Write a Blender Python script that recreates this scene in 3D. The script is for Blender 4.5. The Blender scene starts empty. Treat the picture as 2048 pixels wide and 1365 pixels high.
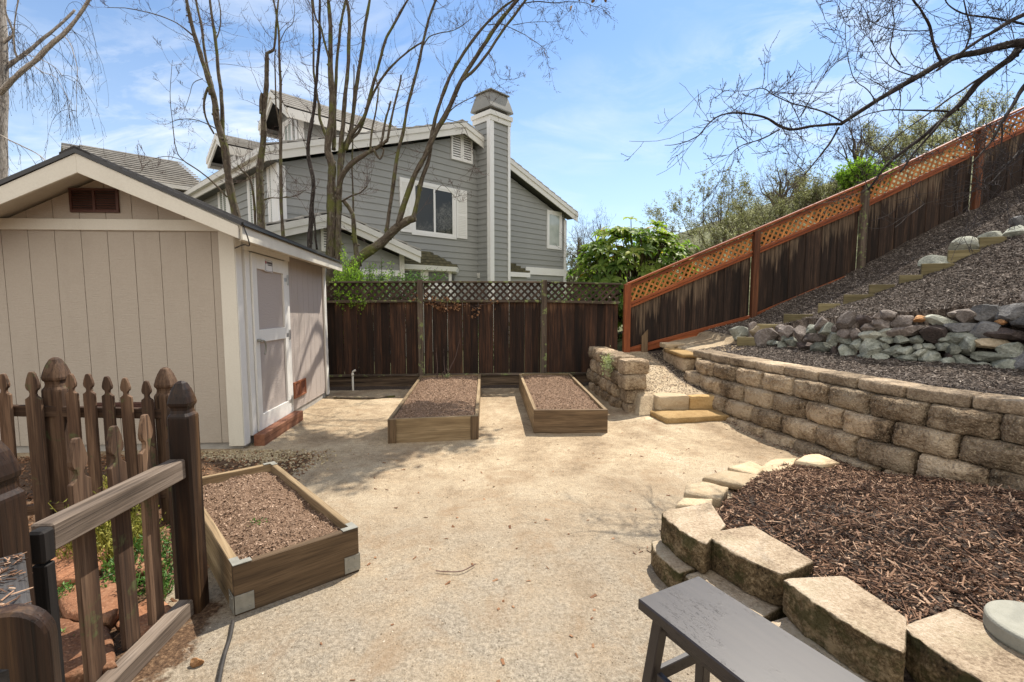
import bpy, bmesh, math, random
import numpy as np
from mathutils import Vector, Matrix, Euler, noise

random.seed(11)
rng = np.random.default_rng(11)
SC = bpy.context.scene
COL = SC.collection
R = math.radians

# ------------------------------------------------------------------ camera
FPX, CX, CY = 960.0, 1024.0, 682.5          # focal length and centre in photo pixels (2048 x 1365)
CAM = Vector((0, 0, 1.55))
YAW, PITCH = math.atan(59 / 960), math.atan(84.5 / 960)
FWD = Vector((math.sin(YAW) * math.cos(PITCH), math.cos(YAW) * math.cos(PITCH), -math.sin(PITCH)))
RIGHT = Vector((math.cos(YAW), -math.sin(YAW), 0))
UP = RIGHT.cross(FWD)
cam_data = bpy.data.cameras.new("camera")
cam = bpy.data.objects.new("camera", cam_data)
COL.objects.link(cam)
cam.matrix_world = Matrix.Translation(CAM) @ Matrix((RIGHT, UP, -FWD)).transposed().to_4x4()
cam_data.sensor_width = 36
cam_data.lens = 36 * FPX / 2048
cam_data.clip_end = 2000
cam_data.clip_start = 0.05
SC.camera = cam


def ray(px, py):
    return RIGHT * ((px - CX) / FPX) + UP * ((CY - py) / FPX) + FWD


def atY(px, py, y):
    d = ray(px, py); return CAM + d * (y / d.y)


def atX(px, py, x):
    d = ray(px, py); return CAM + d * (x / d.x)


def atZ(px, py, z):
    d = ray(px, py); return CAM + d * ((z - CAM.z) / d.z)


# ------------------------------------------------------------------ terrain
def ip(v, xs, ys):
    if v <= xs[0]: return ys[0]
    for i in range(1, len(xs)):
        if v <= xs[i]:
            t = (v - xs[i - 1]) / (xs[i] - xs[i - 1])
            return ys[i - 1] + t * (ys[i] - ys[i - 1])
    return ys[-1]


def sm(t):
    t = min(1, max(0, t)); return t * t * (3 - 2 * t)


WY = [0.4, 1.2, 2.0, 2.8, 3.3, 3.65, 4.04, 4.5, 5.5, 6.6, 7.1, 8.6]
WX = [5.1, 4.8, 4.48, 4.15, 3.88, 3.70, 3.59, 3.52, 3.31, 3.10, 3.12, 3.2]
RY = [0.5, 1.5, 2.5, 3.2, 3.9, 4.54, 5.3, 7.0, 7.4, 8.6]
RX = [9.0, 8.0, 7.0, 6.2, 5.6, 5.1, 4.5, 4.12, 3.9, 3.9]


def wall_x(y): return ip(y, WY, WX)
def rock_x(y): return ip(y, RY, RX)
def hill(x): return ip(min(x, 14.0), [2.5, 3.2, 4.0, 4.78, 6.63, 8.54, 9.6, 12, 20, 60], [.6, .76, .95, 1.15, 1.95, 2.95, 3.45, 4.7, 7.5, 18])


# front line of the low planter's edging blocks
EX = [(1.70, 0.7), (1.69, 1.5), (1.50, 1.72), (1.36, 2.17), (1.18, 2.5), (1.09, 2.9)]


def edge_x(y):
    return ip(y, [0.5, 1.2, 1.52, 1.97, 2.3, 2.7, 2.9, 3.2, 3.58, 4.0, 4.2, 4.5], [1.75, 1.68, 1.48, 1.35, 1.15, 1.05, 1.38, 1.68, 2.0, 2.45, 2.8, 3.4])


def planter_z(y):
    return .215 * (1 - sm((y - 2.5) / 1.7)) + .03


def T(x, y):
    """ground height"""
    n = .012 * noise.noise(Vector((x * 1.3, y * 1.3, 3))) + .006 * noise.noise(Vector((x * 5, y * 5, 9)))
    if y > 8.6:
        z = 0.0
        if x > 2.6:
            z = hill(x) + (min(y, 16.0) - 8.6) * .11 * sm((x - 2.6) / 3)
        else:
            z = .6 * sm((x - 1.6) / 1.0) * (1 if x > 1.6 else 0)
        return z + n * 3
    xb = wall_x(y) + .12
    if x < xb:
        if y > 6.03 and x > 2.02:
            return ip(y, [6.03, 7.4, 8.55], [.285, .45, .6]) + n * 1.5
        z = .06 * sm((x - 1.5) / .7) * sm((y - 4.9) / .7)
        e = edge_x(y)
        if x > e and y < 4.9:
            if y < 2.75:
                z = planter_z(y) * sm((x - e - .10) / .08) + .02 * noise.noise(Vector((x * 3, y * 3, 1)))
            else:
                z = planter_z(y) * sm((x - e) / .18) + .03 * noise.noise(Vector((x * 3, y * 3, 1)))
        if x < -1.5:
            z += .13 * sm((-1.55 - x) / .9) * sm((y - .8) / 1.2) * sm((4.95 - y) / .8)
        return z + n
    rx = rock_x(y)
    back = .30 * sm((7.2 - y) / .6)
    if x < rx + back:
        t = min(1, (x - xb) / max(.05, rx - xb))
        return .74 + .13 * t + n * 2
    z = hill(x) + ip(y, [3.0, 4.54, 5.35, 6.5, 7.3], [0, .06, .24, .16, .0]) * math.exp(-max(0, x - rx - .3) / .9)
    # footpath cut between fence and mulch slope
    return z + n * 2 + .03 * noise.noise(Vector((x * 2.1, y * 2.1, 5)))


def hit(px, py, tmax=40, off=0):
    d = ray(px, py).normalized()
    t, st = .5, .04
    while t < tmax:
        p = CAM + d * t
        if p.z <= T(p.x, p.y) + off: return p
        t += st
    return CAM + d * tmax


# ------------------------------------------------------------------ node helpers
class NT:
    def __init__(s, m):
        m.use_nodes = True
        s.t = m.node_tree
        s.t.nodes.clear()

    def n(s, typ, **kw):
        nd = s.t.nodes.new(typ)
        for k, v in kw.items():
            if k.startswith("i_"):
                key = k[2:]
                nd.inputs[int(key) if key.isdigit() else key.replace("_", " ")].default_value = v
            else:
                setattr(nd, k, v)
        return nd

    def l(s, a, b): s.t.links.new(a, b)

    def noise(s, vec, scale, detail=4, rough=.55, dist=0):
        nd = s.n("ShaderNodeTexNoise", i_Scale=scale, i_Detail=detail, i_Roughness=rough, i_Distortion=dist)
        if vec: s.l(vec, nd.inputs["Vector"])
        return nd.outputs["Fac"]

    def voro(s, vec, scale, out="Distance", feature="F1"):
        nd = s.n("ShaderNodeTexVoronoi", i_Scale=scale, feature=feature)
        if vec: s.l(vec, nd.inputs["Vector"])
        return nd.outputs[out]

    def ramp(s, fac, stops, interp="LINEAR"):
        nd = s.n("ShaderNodeValToRGB")
        cr = nd.color_ramp
        cr.interpolation = interp
        while len(cr.elements) < len(stops): cr.elements.new(.5)
        for e, (p, c) in zip(cr.elements, stops):
            e.position = p
            e.color = (c, c, c, 1) if isinstance(c, (int, float)) else (*c, 1)
        s.l(fac, nd.inputs[0])
        return nd.outputs[0]

    def mix(s, fac, a, b, mode="MIX"):
        nd = s.n("ShaderNodeMix", data_type="RGBA", blend_type=mode)
        for sock, v in ((nd.inputs[0], fac), (nd.inputs[6], a), (nd.inputs[7], b)):
            if isinstance(v, (int, float)):
                sock.default_value = v if sock == nd.inputs[0] else (v, v, v, 1)
            elif isinstance(v, tuple): sock.default_value = (*v, 1)
            else: s.l(v, sock)
        return nd.outputs[2]

    def math(s, op, a, b=0.0, clamp=False):
        nd = s.n("ShaderNodeMath", operation=op, use_clamp=clamp)
        for k, v in enumerate((a, b)):
            if isinstance(v, (int, float)): nd.inputs[k].default_value = v
            else: s.l(v, nd.inputs[k])
        return nd.outputs[0]

    def attr(s, name):
        return s.n("ShaderNodeAttribute", attribute_name=name)

    def pos(s): return s.n("ShaderNodeNewGeometry").outputs["Position"]

    def mapv(s, vec, scale, loc=(0, 0, 0)):
        nd = s.n("ShaderNodeMapping")
        nd.inputs["Scale"].default_value = scale
        nd.inputs["Location"].default_value = loc
        s.l(vec, nd.inputs["Vector"])
        return nd.outputs[0]

    def finish(s, color, rough=.8, bump=None, bdist=.01, bstr=.6, metal=0, spec=.3, **kw):
        b = s.n("ShaderNodeBsdfPrincipled", i_Metallic=metal)
        b.inputs["Specular IOR Level"].default_value = spec
        for v, k in ((color, "Base Color"), (rough, "Roughness")):
            if isinstance(v, (int, float)): b.inputs[k].default_value = v
            elif isinstance(v, tuple): b.inputs[k].default_value = (*v, 1)
            else: s.l(v, b.inputs[k])
        for k, v in kw.items(): b.inputs[k.replace("_", " ")].default_value = v
        if bump is not None:
            bp = s.n("ShaderNodeBump", i_Strength=bstr, i_Distance=bdist)
            s.l(bump, bp.inputs["Height"])
            s.l(bp.outputs[0], b.inputs["Normal"])
        o = s.n("ShaderNodeOutputMaterial")
        s.l(b.outputs[0], o.inputs[0])
        return b


MATS = {}


def material(name):
    m = bpy.data.materials.new(name)
    MATS[name] = m
    return m, NT(m)


def wood(name, dark, mid, light, along=1.6, across=38, rough=.8, top=None, topcol=None, rv=(.7, 1.25), moss=None, bstr=.5, bd=.004):
    """sawn timber: grain runs along the piece ('loc' z), each board its own tone ('rnd')"""
    m, k = material(name)
    loc = k.attr("loc").outputs["Vector"]
    rnd = k.attr("rnd").outputs["Fac"]
    g1 = k.noise(k.mapv(loc, (across, across, along)), 1, 6, .62, .6)
    g2 = k.noise(k.mapv(loc, (7, 7, .9)), 1, 4, .6, .8)
    g3 = k.noise(k.mapv(loc, (160, 160, 5)), 1, 2, .5)
    f = k.math("ADD", k.math("MULTIPLY", g1, .55), k.math("MULTIPLY", g2, .45))
    c = k.ramp(f, [(.34, dark), (.50, mid), (.66, light)])
    g4 = k.noise(k.mapv(loc, (70, 70, .8)), 1, 3, .6, .4)
    tone = k.n("ShaderNodeMapRange", i_3=rv[0], i_4=rv[1])
    k.l(rnd, tone.inputs[0])
    tv = k.n("ShaderNodeCombineColor")
    for i in range(3): k.l(tone.outputs[0], tv.inputs[i])
    c = k.mix(1.0, c, tv.outputs[0], "MULTIPLY")
    if top:
        # bleached streaks running down from the head of each board (they fade with distance from the head)
        tp = k.attr("top").outputs["Fac"]
        st = k.noise(k.mapv(loc, (26, 26, 1.0)), 1, 5, .6, .3)
        lim = k.math("MULTIPLY", k.math("MULTIPLY", k.math("POWER", st, 2.2), top), k.math("MULTIPLY", k.math("ADD", k.math("FRACT", k.math("MULTIPLY", rnd, 7.31)), .12), 2.1))
        msk = k.math("MULTIPLY", k.math("SUBTRACT", lim, tp), 7, True)
        fine = k.ramp(g1, [(.36, 0.15), (.6, 1.0)])
        msk = k.math("MULTIPLY", k.math("MULTIPLY", msk, fine), .8)
        c = k.mix(msk, c, topcol)
    if moss:
        mm = k.noise(k.pos(), 9, 5, .65)
        c = k.mix(k.ramp(mm, [(moss[0], 0.0), (moss[0] + .08, 1.0)]), c, moss[1])
    c = k.mix(k.ramp(g3, [(.35, .45), (.5, 0.0)]), c, (dark[0] * .5, dark[1] * .5, dark[2] * .5))
    crk = k.ramp(g4, [(.30, 1.0), (.37, 0.0)])
    c = k.mix(k.math("MULTIPLY", crk, .75), c, (dark[0] * .35, dark[1] * .35, dark[2] * .35))
    h = k.math("SUBTRACT", k.math("ADD", k.math("MULTIPLY", g1, .8), k.math("MULTIPLY", g3, .3)), crk)
    k.finish(c, rough, h, bd, bstr)
    return m


def simple(name, c0, c1, scale=4, rough=.7, metal=0, bump=30, bstr=.25, bd=.004, spec=.35, stretch=None):
    m, k = material(name)
    p = k.pos()
    if stretch: p = k.mapv(k.attr("loc").outputs["Vector"], stretch)
    n = k.noise(p, scale, 6, .6)
    c = k.ramp(n, [(.3, c0), (.7, c1)])
    k.finish(c, rough, k.noise(p, bump, 4, .6), bd, bstr, metal, spec)
    return m


# ------------------------------------------------------------------ mesh builder
class MB:
    def __init__(s):
        s.V, s.F, s.L, s.Rn, s.Tp, s.n = [], [], [], [], [], 0
        s.smooth_from = []

    def add(s, verts, faces, loc=None, rnd=None, top=None):
        v = np.asarray(verts, dtype=np.float64).reshape(-1, 3)
        k = len(v)
        s.V.append(v)
        s.L.append(np.asarray(loc, float).reshape(-1, 3) if loc is not None else v)
        if rnd is None: rnd = random.random()
        s.Rn.append(np.full(k, rnd) if np.isscalar(rnd) else np.asarray(rnd))
        s.Tp.append(np.full(k, 9.0) if top is None else np.asarray(top, float))
        o = s.n
        s.F.extend([[i + o for i in f] for f in faces])
        s.n += k

    def box(s, c, dims, M=None, grain=None, rnd=None, taper=None):
        """box centred at c; grain axis defaults to the longest"""
        dx, dy, dz = [d / 2 for d in dims]
        if grain is None: grain = max(range(3), key=lambda i: dims[i])
        vs = [Vector((sx * dx, sy * dy, sz * dz)) for sz in (-1, 1) for sy in (-1, 1) for sx in (-1, 1)]
        off = Vector((random.uniform(0, 50), random.uniform(0, 50), random.uniform(0, 50)))
        perm = {0: (1, 2, 0), 1: (0, 2, 1), 2: (0, 1, 2)}[grain]
        loc = [[v[perm[0]] + off.x, v[perm[1]] + off.y, v[perm[2]] + off.z] for v in vs]
        M = M or Matrix.Identity(3)
        ws = [M @ v + Vector(c) for v in vs]
        s.add(ws, [[0, 2, 3, 1], [4, 5, 7, 6], [0, 1, 5, 4], [2, 6, 7, 3], [0, 4, 6, 2], [1, 3, 7, 5]], loc, rnd)

    def beam(s, a, b, w, h, up=(0, 0, 1), rnd=None):
        """rectangular bar from a to b, h along up"""
        a, b = Vector(a), Vector(b)
        z = (b - a); L = z.length; z.normalize()
        u = Vector(up); x = z.cross(u).normalized(); y = x.cross(z)
        M = Matrix((x, y, z)).transposed()
        s.box((a + b) / 2, (w, h, L), M, 2, rnd)

    def prism(s, poly, off, rnd=None, locfn=None, top=None):
        """polygon (3-D points) pushed along off"""
        P = [Vector(p) for p in poly]
        o = Vector(off)
        n = len(P)
        # make front face look away from off
        nor = Vector((0, 0, 0))
        for i in range(n):
            a, b = P[i], P[(i + 1) % n]
            nor += Vector(((a.y - b.y) * (a.z + b.z), (a.z - b.z) * (a.x + b.x), (a.x - b.x) * (a.y + b.y)))
        if nor.dot(o) > 0:
            P.reverse()
            if top is not None: top = list(top)[::-1]
        vs = P + [p + o for p in P]
        fs = [list(range(n)), list(range(2 * n - 1, n - 1, -1))]
        for i in range(n):
            j = (i + 1) % n
            fs.append([j, i, i + n, j + n])
        loc = None
        if locfn:
            of = Vector((random.uniform(0, 50), random.uniform(0, 50), random.uniform(0, 50)))
            loc = [Vector(locfn(v)) + of for v in vs]
        s.add(vs, fs, loc, rnd, None if top is None else list(top) + list(top))

    def loft(s, rings, cap=True, rnd=None, loc=None):
        n = len(rings[0])
        vs = [v for r in rings for v in r]
        fs = []
        for i in range(len(rings) - 1):
            for j in range(n):
                k = (j + 1) % n
                fs.append([i * n + j, i * n + k, (i + 1) * n + k, (i + 1) * n + j])
        if cap:
            fs.append(list(range(n))[::-1])
            fs.append([(len(rings) - 1) * n + j for j in range(n)])
        s.add(vs, fs, loc, rnd)

    def tube(s, pts, rad, n=6, rnd=None, cap=True):
        P = [Vector(p) for p in pts]
        N = len(P)
        if N < 2: return
        if isinstance(rad, (int, float)): rad = [rad] * N
        rings, loc = [], []
        prev = None
        L = 0
        of = random.uniform(0, 60)
        for i in range(N):
            t = (P[min(i + 1, N - 1)] - P[max(i - 1, 0)])
            if t.length < 1e-9: t = Vector((0, 0, 1))
            t.normalize()
            if prev is None:
                u = Vector((1, 0, 0)) if abs(t.x) < .8 else Vector((0, 1, 0))
                u = (u - t * u.dot(t)).normalized()
            else:
                u = prev - t * prev.dot(t)
                if u.length < 1e-6: u = Vector((1, 0, 0)) - t * t.x
                u.normalize()
            prev = u
            w = t.cross(u)
            if i: L += (P[i] - P[i - 1]).length
            ring = []
            for j in range(n):
                a = 2 * math.pi * j / n
                o = (u * math.cos(a) + w * math.sin(a)) * rad[i]
                ring.append(P[i] + o)
                loc.append((o.x + of, o.y + of, L + of))
            rings.append(ring)
        s.loft(rings, cap, rnd, loc)

    def build(s, name, mat, parent=None, origin=None, bevel=0, smooth=False, link=True):
        me = bpy.data.meshes.new(name)
        if not s.V: s.add([(0, 0, 0), (.001, 0, 0), (0, .001, 0)], [[0, 1, 2]])
        V = np.concatenate(s.V)
        if parent is not None: org = Vector(parent["_org"])
        elif origin is not None: org = Vector(origin)
        else:
            lo, hi = V.min(0), V.max(0)
            org = Vector(((lo[0] + hi[0]) / 2, (lo[1] + hi[1]) / 2, lo[2]))
        me.from_pydata((V - np.array(org)).tolist(), [], s.F)
        a = me.attributes.new("loc", "FLOAT_VECTOR", "POINT")
        a.data.foreach_set("vector", np.concatenate(s.L).astype(np.float32).ravel())
        a = me.attributes.new("rnd", "FLOAT", "POINT")
        a.data.foreach_set("value", np.concatenate(s.Rn).astype(np.float32))
        tp = np.concatenate(s.Tp)
        if tp.min() < 8.9:
            a = me.attributes.new("top", "FLOAT", "POINT")
            a.data.foreach_set("value", tp.astype(np.float32))
        if mat is not None: me.materials.append(mat)
        if smooth: me.polygons.foreach_set("use_smooth", [True] * len(me.polygons))
        me.update()
        o = bpy.data.objects.new(name, me)
        COL.objects.link(o)
        if parent is not None:
            o.parent = parent
            o["_org"] = tuple(org)
        else:
            o.location = org
            o["_org"] = tuple(org)
        if bevel:
            b = o.modifiers.new("bevel", "BEVEL")
            b.width = bevel; b.segments = 1; b.limit_method = "ANGLE"; b.angle_limit = R(40)
        return o


def tag(o, label=None, cat=None, group=None, kind="thing"):
    if label: o["label"] = label
    if cat: o["category"] = cat
    if group: o["group"] = group
    if kind: o["kind"] = kind
    return o


def thing(name, label, cat, loc, group=None):
    o = bpy.data.objects.new(name, None)
    COL.objects.link(o)
    o.location = loc
    o.empty_display_size = .1
    o["_org"] = tuple(loc)
    return tag(o, label, cat, group)


def clip(poly, a, b, c):
    """keep the part of a 2-D polygon with a*x + b*y <= c"""
    out = []
    n = len(poly)
    for i in range(n):
        p, q = poly[i], poly[(i + 1) % n]
        dp, dq = a * p[0] + b * p[1] - c, a * q[0] + b * q[1] - c
        if dp <= 0: out.append(p)
        if (dp < 0 < dq) or (dq < 0 < dp):
            t = dp / (dp - dq)
            out.append((p[0] + t * (q[0] - p[0]), p[1] + t * (q[1] - p[1])))
    return out


def clip_poly(poly, win):
    """clip by a convex window given counter-clockwise"""
    for i in range(len(win)):
        (x0, y0), (x1, y1) = win[i], win[(i + 1) % len(win)]
        a, b = (y1 - y0), -(x1 - x0)
        poly = clip(poly, a, b, a * x0 + b * y0)
        if len(poly) < 3: return []
    return poly


def smooth_path(P, per=4):
    """Catmull-Rom through points"""
    P = [Vector(p) for p in P]
    out = []
    for i in range(len(P) - 1):
        p0, p1, p2, p3 = P[max(i - 1, 0)], P[i], P[i + 1], P[min(i + 2, len(P) - 1)]
        for k in range(per):
            t = k / per
            out.append(.5 * ((2 * p1) + (p2 - p0) * t + (2 * p0 - 5 * p1 + 4 * p2 - p3) * t * t + (3 * p1 - p0 - 3 * p2 + p3) * t ** 3))
    out.append(P[-1])
    return out
# ------------------------------------------------------------------ materials
W_BOARD = wood("dark stained fence boards", (.010, .007, .006), (.028, .017, .012), (.075, .042, .026), 1.2, 30, .85,
               top=.85, topcol=(.20, .14, .09), rv=(.55, 1.6))
W_BOARD2 = wood("old reddish fence boards", (.011, .007, .006), (.032, .016, .010), (.085, .038, .020), 1.2, 30, .85,
                top=.40, topcol=(.19, .10, .055), rv=(.5, 1.7))
W_REDWOOD = wood("new redwood", (.17, .042, .014), (.27, .072, .022), (.36, .11, .035), 1.5, 30, .6, rv=(.8, 1.15))
W_REDPOST = wood("weathered redwood post", (.055, .020, .010), (.12, .042, .018), (.20, .075, .03), 1.5, 30, .7, rv=(.8, 1.15))
W_LATTICE_NEW = wood("new cedar lattice", (.34, .12, .03), (.48, .19, .05), (.60, .27, .08), 2, 40, .6, rv=(.75, 1.2))
W_OLD = wood("mossy old wood", (.030, .022, .017), (.085, .062, .045), (.17, .13, .10), 1.5, 30, .9, moss=(.55, (.22, .26, .10)))
W_LATTICE_OLD = wood("old lattice", (.022, .014, .011), (.058, .037, .028), (.12, .083, .062), 2, 40, .9, moss=(.66, (.16, .17, .09)))
W_PICKET = wood("weathered picket wood", (.028, .015, .009), (.085, .047, .027), (.185, .115, .07), 1.3, 26, .8, rv=(.6, 1.3), moss=(.60, (.085, .085, .035)))
W_POST = wood("dark post wood", (.010, .005, .003), (.032, .015, .008), (.13, .07, .032), 1.0, 26, .55, rv=(.7, 1.1))  # dark brown tone over the whole piece
W_GATE = wood("black gate wood", (.004, .003, .003), (.010, .008, .007), (.02, .016, .014), 1.2, 30, .8)  # near-black tone over the whole piece
W_GREY = wood("silvered rail wood", (.065, .047, .034), (.165, .125, .095), (.28, .225, .18), 1.4, 34, .85, rv=(.85, 1.1), bd=.006)
W_BED = wood("raised bed lumber", (.13, .085, .045), (.25, .175, .095), (.36, .265, .155), 1.3, 24, .8, rv=(.8, 1.15))
W_BED2 = wood("dark raised bed lumber", (.055, .035, .02), (.125, .08, .043), (.21, .14, .08), 1.3, 24, .8, rv=(.8, 1.15))
W_STEP = wood("green treated timber", (.12, .095, .045), (.21, .17, .085), (.30, .25, .135), 1.5, 24, .85)
W_STEPR = wood("red side timber", (.08, .03, .017), (.14, .055, .03), (.20, .085, .045), 1.5, 24, .85)
BLACKWOOD = None
m, k = material("dark painted bench")
loc = k.attr("loc").outputs["Vector"]
sc_ = k.noise(k.mapv(loc, (30, 30, 3)), 1, 5, .65)
wr = k.noise(k.mapv(loc, (90, 90, 22)), 1, 3, .7, 1.5)
big = k.noise(k.mapv(loc, (4, 4, 2.4)), 1, 3, .6)
wm = k.math("MULTIPLY", k.ramp(wr, [(.56, 0.0), (.62, 1.0)]), k.ramp(big, [(.50, 0.0), (.62, 1.0)]))
c = k.ramp(sc_, [(.3, (.019, .014, .013)), (.7, (.028, .021, .019))])
c = k.mix(wm, c, (.010, .009, .009))
k.finish(c, k.math("ADD", k.ramp(sc_, [(.3, .40), (.7, .46)]), k.math("MULTIPLY", wm, .2)), k.math("SUBTRACT", k.math("MULTIPLY", sc_, .25), wm), .0015, .35, spec=.5)
BENCH = m


def painted(name, c, dirt, rough=.55, grain=(60, 60, 3), bstr=.35):
    m, k = material(name)
    loc = k.attr("loc").outputs["Vector"]
    g = k.noise(k.mapv(loc, grain), 1, 4, .6)
    d = k.noise(k.mapv(k.pos(), (2.5, 2.5, 1.1)), 1, 6, .65)
    col = k.mix(k.ramp(d, [(.50, 0.0), (.78, .55)]), c, dirt)
    fine = k.noise(k.pos(), 70, 3, .6)
    col = k.mix(k.ramp(fine, [(.3, .12), (.6, 0.0)]), col, (c[0] * .55, c[1] * .5, c[2] * .45))
    k.finish(col, rough, g, .005, bstr)
    return m


TRIM = painted("cream shed trim", (.66, .62, .53), (.50, .45, .36))
DOORTRIM = painted("white shed trim", (.76, .74, .69), (.62, .58, .50))
SIDING = painted("taupe shed siding", (.415, .36, .297), (.33, .282, .225), .7, (14, 14, 90), .8)
SIDING2 = painted("mauve taupe shed siding", (.43, .372, .335), (.36, .305, .25), .7, (14, 14, 90), .8)
HTRIM = painted("house white trim", (.70, .68, .63), (.58, .55, .49))
HWHITE = painted("house bright white", (.78, .77, .75), (.68, .66, .62))
HGREY = painted("house grey siding", (.295, .298, .285), (.335, .338, .325), .75)
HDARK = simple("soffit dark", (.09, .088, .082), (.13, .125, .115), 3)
VENTRED = simple("red brown vent", (.070, .028, .020), (.10, .042, .03), 6, .6)
VENTORANGE = simple("rust orange vent", (.22, .075, .035), (.30, .11, .05), 6, .6)
SHINGLE = simple("dark shingle", (.020, .019, .019), (.055, .05, .048), 22, .9, bump=120, bstr=.8)
FLASH = simple("dark metal edge", (.018, .017, .018), (.03, .028, .028), 3, .4, spec=.5)
TILE = simple("grey brown roof tile", (.31, .29, .26), (.47, .445, .405), 3, .85, bump=40, bstr=.6)
TILEDARK = simple("dark roof underlay", (.03, .028, .025), (.05, .045, .04), 5, .9)
MOSSTILE = simple("mossy roof tile", (.045, .04, .022), (.15, .13, .07), 9, .95, bump=50, bstr=.9)
METAL = simple("galvanised steel", (.42, .42, .42), (.58, .58, .57), 14, .42, .85, bump=60, spec=.5)
METALW = simple("pale zinc bracket", (.20, .195, .165), (.30, .29, .25), 20, .55, .2, spec=.5)
WHITEPLASTIC = simple("white plastic", (.62, .60, .54), (.72, .70, .64), 8, .5)
BLACKHOSE = simple("black hose", (.02, .018, .016), (.05, .043, .038), 12, .6)
CONCRETE = simple("grey concrete", (.30, .285, .26), (.42, .40, .365), 7, .9, bump=130, bstr=.7)
CONCRETE2 = simple("pale green grey concrete", (.22, .215, .175), (.31, .30, .25), 9, .9, bump=150, bstr=.6)
CHIMCAP = simple("chimney sheet metal", (.19, .185, .16), (.25, .24, .21), 2, .6, spec=.4)
LABELW = simple("sign white", (.74, .73, .72), (.78, .77, .76), 5, .5)
LABELR = simple("sign red", (.30, .05, .05), (.36, .07, .06), 5, .5)
LABELK = simple("sign dark ink", (.10, .08, .08), (.16, .13, .13), 5, .5)
m, k = material("window glass")
p = k.pos()
n1 = k.noise(p, .9, 4, .6)
n1b = k.noise(p, 9, 6, .75, 1.5)
c = k.mix(k.ramp(n1, [(.45, 0.0), (.55, 1.0)]), (.018, .02, .019), k.ramp(n1b, [(.42, (.02, .024, .02)), (.6, (.13, .125, .11))]))  # mottle painted in for tree reflections and a dim interior
k.finish(c, .05, spec=.35)
GLASS = m
m, k = material("curtained glass")
z = k.n("ShaderNodeSeparateXYZ"); k.l(k.pos(), z.inputs[0])
n1 = k.noise(k.pos(), 2.2, 3, .5)
c = k.ramp(n1, [(.35, (.34, .38, .35)), (.7, (.50, .53, .50))])
k.finish(c, .06, spec=.6)
GLASSC = m
m, k = material("blinds")
z = k.n("ShaderNodeSeparateXYZ"); k.l(k.pos(), z.inputs[0])
w = k.math("FRACT", k.math("MULTIPLY", z.outputs[2], 18.0))
c = k.ramp(w, [(.35, (.33, .35, .31)), (.5, (.05, .06, .05)), (.62, (.07, .085, .07)), (.75, (.40, .42, .38))])
k.finish(c, .25, spec=.5)
BLINDS = m


def stone_mat(name, stops, moss=None, scale=3.0, fine=60, bd=.010, bstr=.9, speck=.25):
    m, k = material(name)
    p = k.pos()
    oi = k.n("ShaderNodeObjectInfo").outputs["Random"]
    n1 = k.noise(p, scale, 6, .65, .4)
    n2 = k.noise(p, fine, 5, .7)
    v = k.voro(p, fine * 1.6)
    f = k.math("ADD", k.math("MULTIPLY", n1, .6), k.math("MULTIPLY", n2, .4))
    c = k.ramp(f, stops)
    tone = k.math("ADD", k.math("MULTIPLY", oi, .65), .68)
    tv = k.n("ShaderNodeCombineColor")
    for i in range(3): k.l(tone, tv.inputs[i])
    c = k.mix(1.0, c, tv.outputs[0], "MULTIPLY")
    c = k.mix(k.math("MULTIPLY", k.ramp(k.noise(p, fine * 2.2, 2, .5), [(.60, 0.0), (.70, 1.0)]), speck), c, tuple(min(.8, x * 1.9) for x in stops[-1][1]))
    if moss:
        mm = k.noise(p, 5.5, 5, .7)
        c = k.mix(k.ramp(mm, [(moss[0], 0.0), (moss[0] + .12, 1.0)]), c, moss[1])
    h = k.math("SUBTRACT", k.math("ADD", n2, k.math("MULTIPLY", n1, .6)), k.math("MULTIPLY", v, .5))
    k.finish(c, .92, h, bd, bstr, spec=.2)
    return m


BLOCK = stone_mat("tan concrete block", [(.36, (.06, .040, .024)), (.47, (.265, .19, .12)), (.57, (.46, .355, .24))], fine=34, bd=.03, bstr=1.0, speck=.4, moss=(.64, (.13, .115, .06)))
BLOCKCAP = stone_mat("tan cap block", [(.36, (.09, .063, .04)), (.48, (.28, .208, .138)), (.60, (.46, .36, .25))], fine=36, bd=.018)
BLOCKMOSS = stone_mat("mossy edging block", [(.30, (.20, .14, .075)), (.48, (.36, .27, .165)), (.70, (.46, .36, .235))], fine=90, bd=.007)
m, k = material("edging block with mossy face")
p = k.pos()
n1 = k.noise(p, 4, 6, .65, .4); n2 = k.noise(p, 62, 5, .75)
f = k.math("ADD", k.math("MULTIPLY", n1, .5), k.math("MULTIPLY", n2, .5))
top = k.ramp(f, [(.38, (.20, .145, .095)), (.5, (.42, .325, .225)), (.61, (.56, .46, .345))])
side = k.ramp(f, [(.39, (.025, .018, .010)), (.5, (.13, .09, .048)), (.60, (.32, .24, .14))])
mo = k.noise(p, 6.5, 5, .7)
side = k.mix(k.ramp(mo, [(.50, 0.0), (.60, .75)]), side, (.05, .05, .018))
grn = k.math("MULTIPLY", k.ramp(k.noise(p, 3.0, 4, .6), [(.50, 0.0), (.62, .5)]), 1.0)
top = k.mix(k.math("MULTIPLY", grn, .55), top, (.36, .32, .21))
sp = k.ramp(k.noise(p, 16, 3, .7), [(.70, 0.0), (.74, .8)])
top = k.mix(sp, top, (.14, .11, .075))
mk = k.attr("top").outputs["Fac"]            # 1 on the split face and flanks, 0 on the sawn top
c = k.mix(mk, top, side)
k.finish(c, .95, k.math("ADD", n2, k.math("MULTIPLY", n1, .5)), .014, 1.0, spec=.15)
EDGING = m

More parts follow.
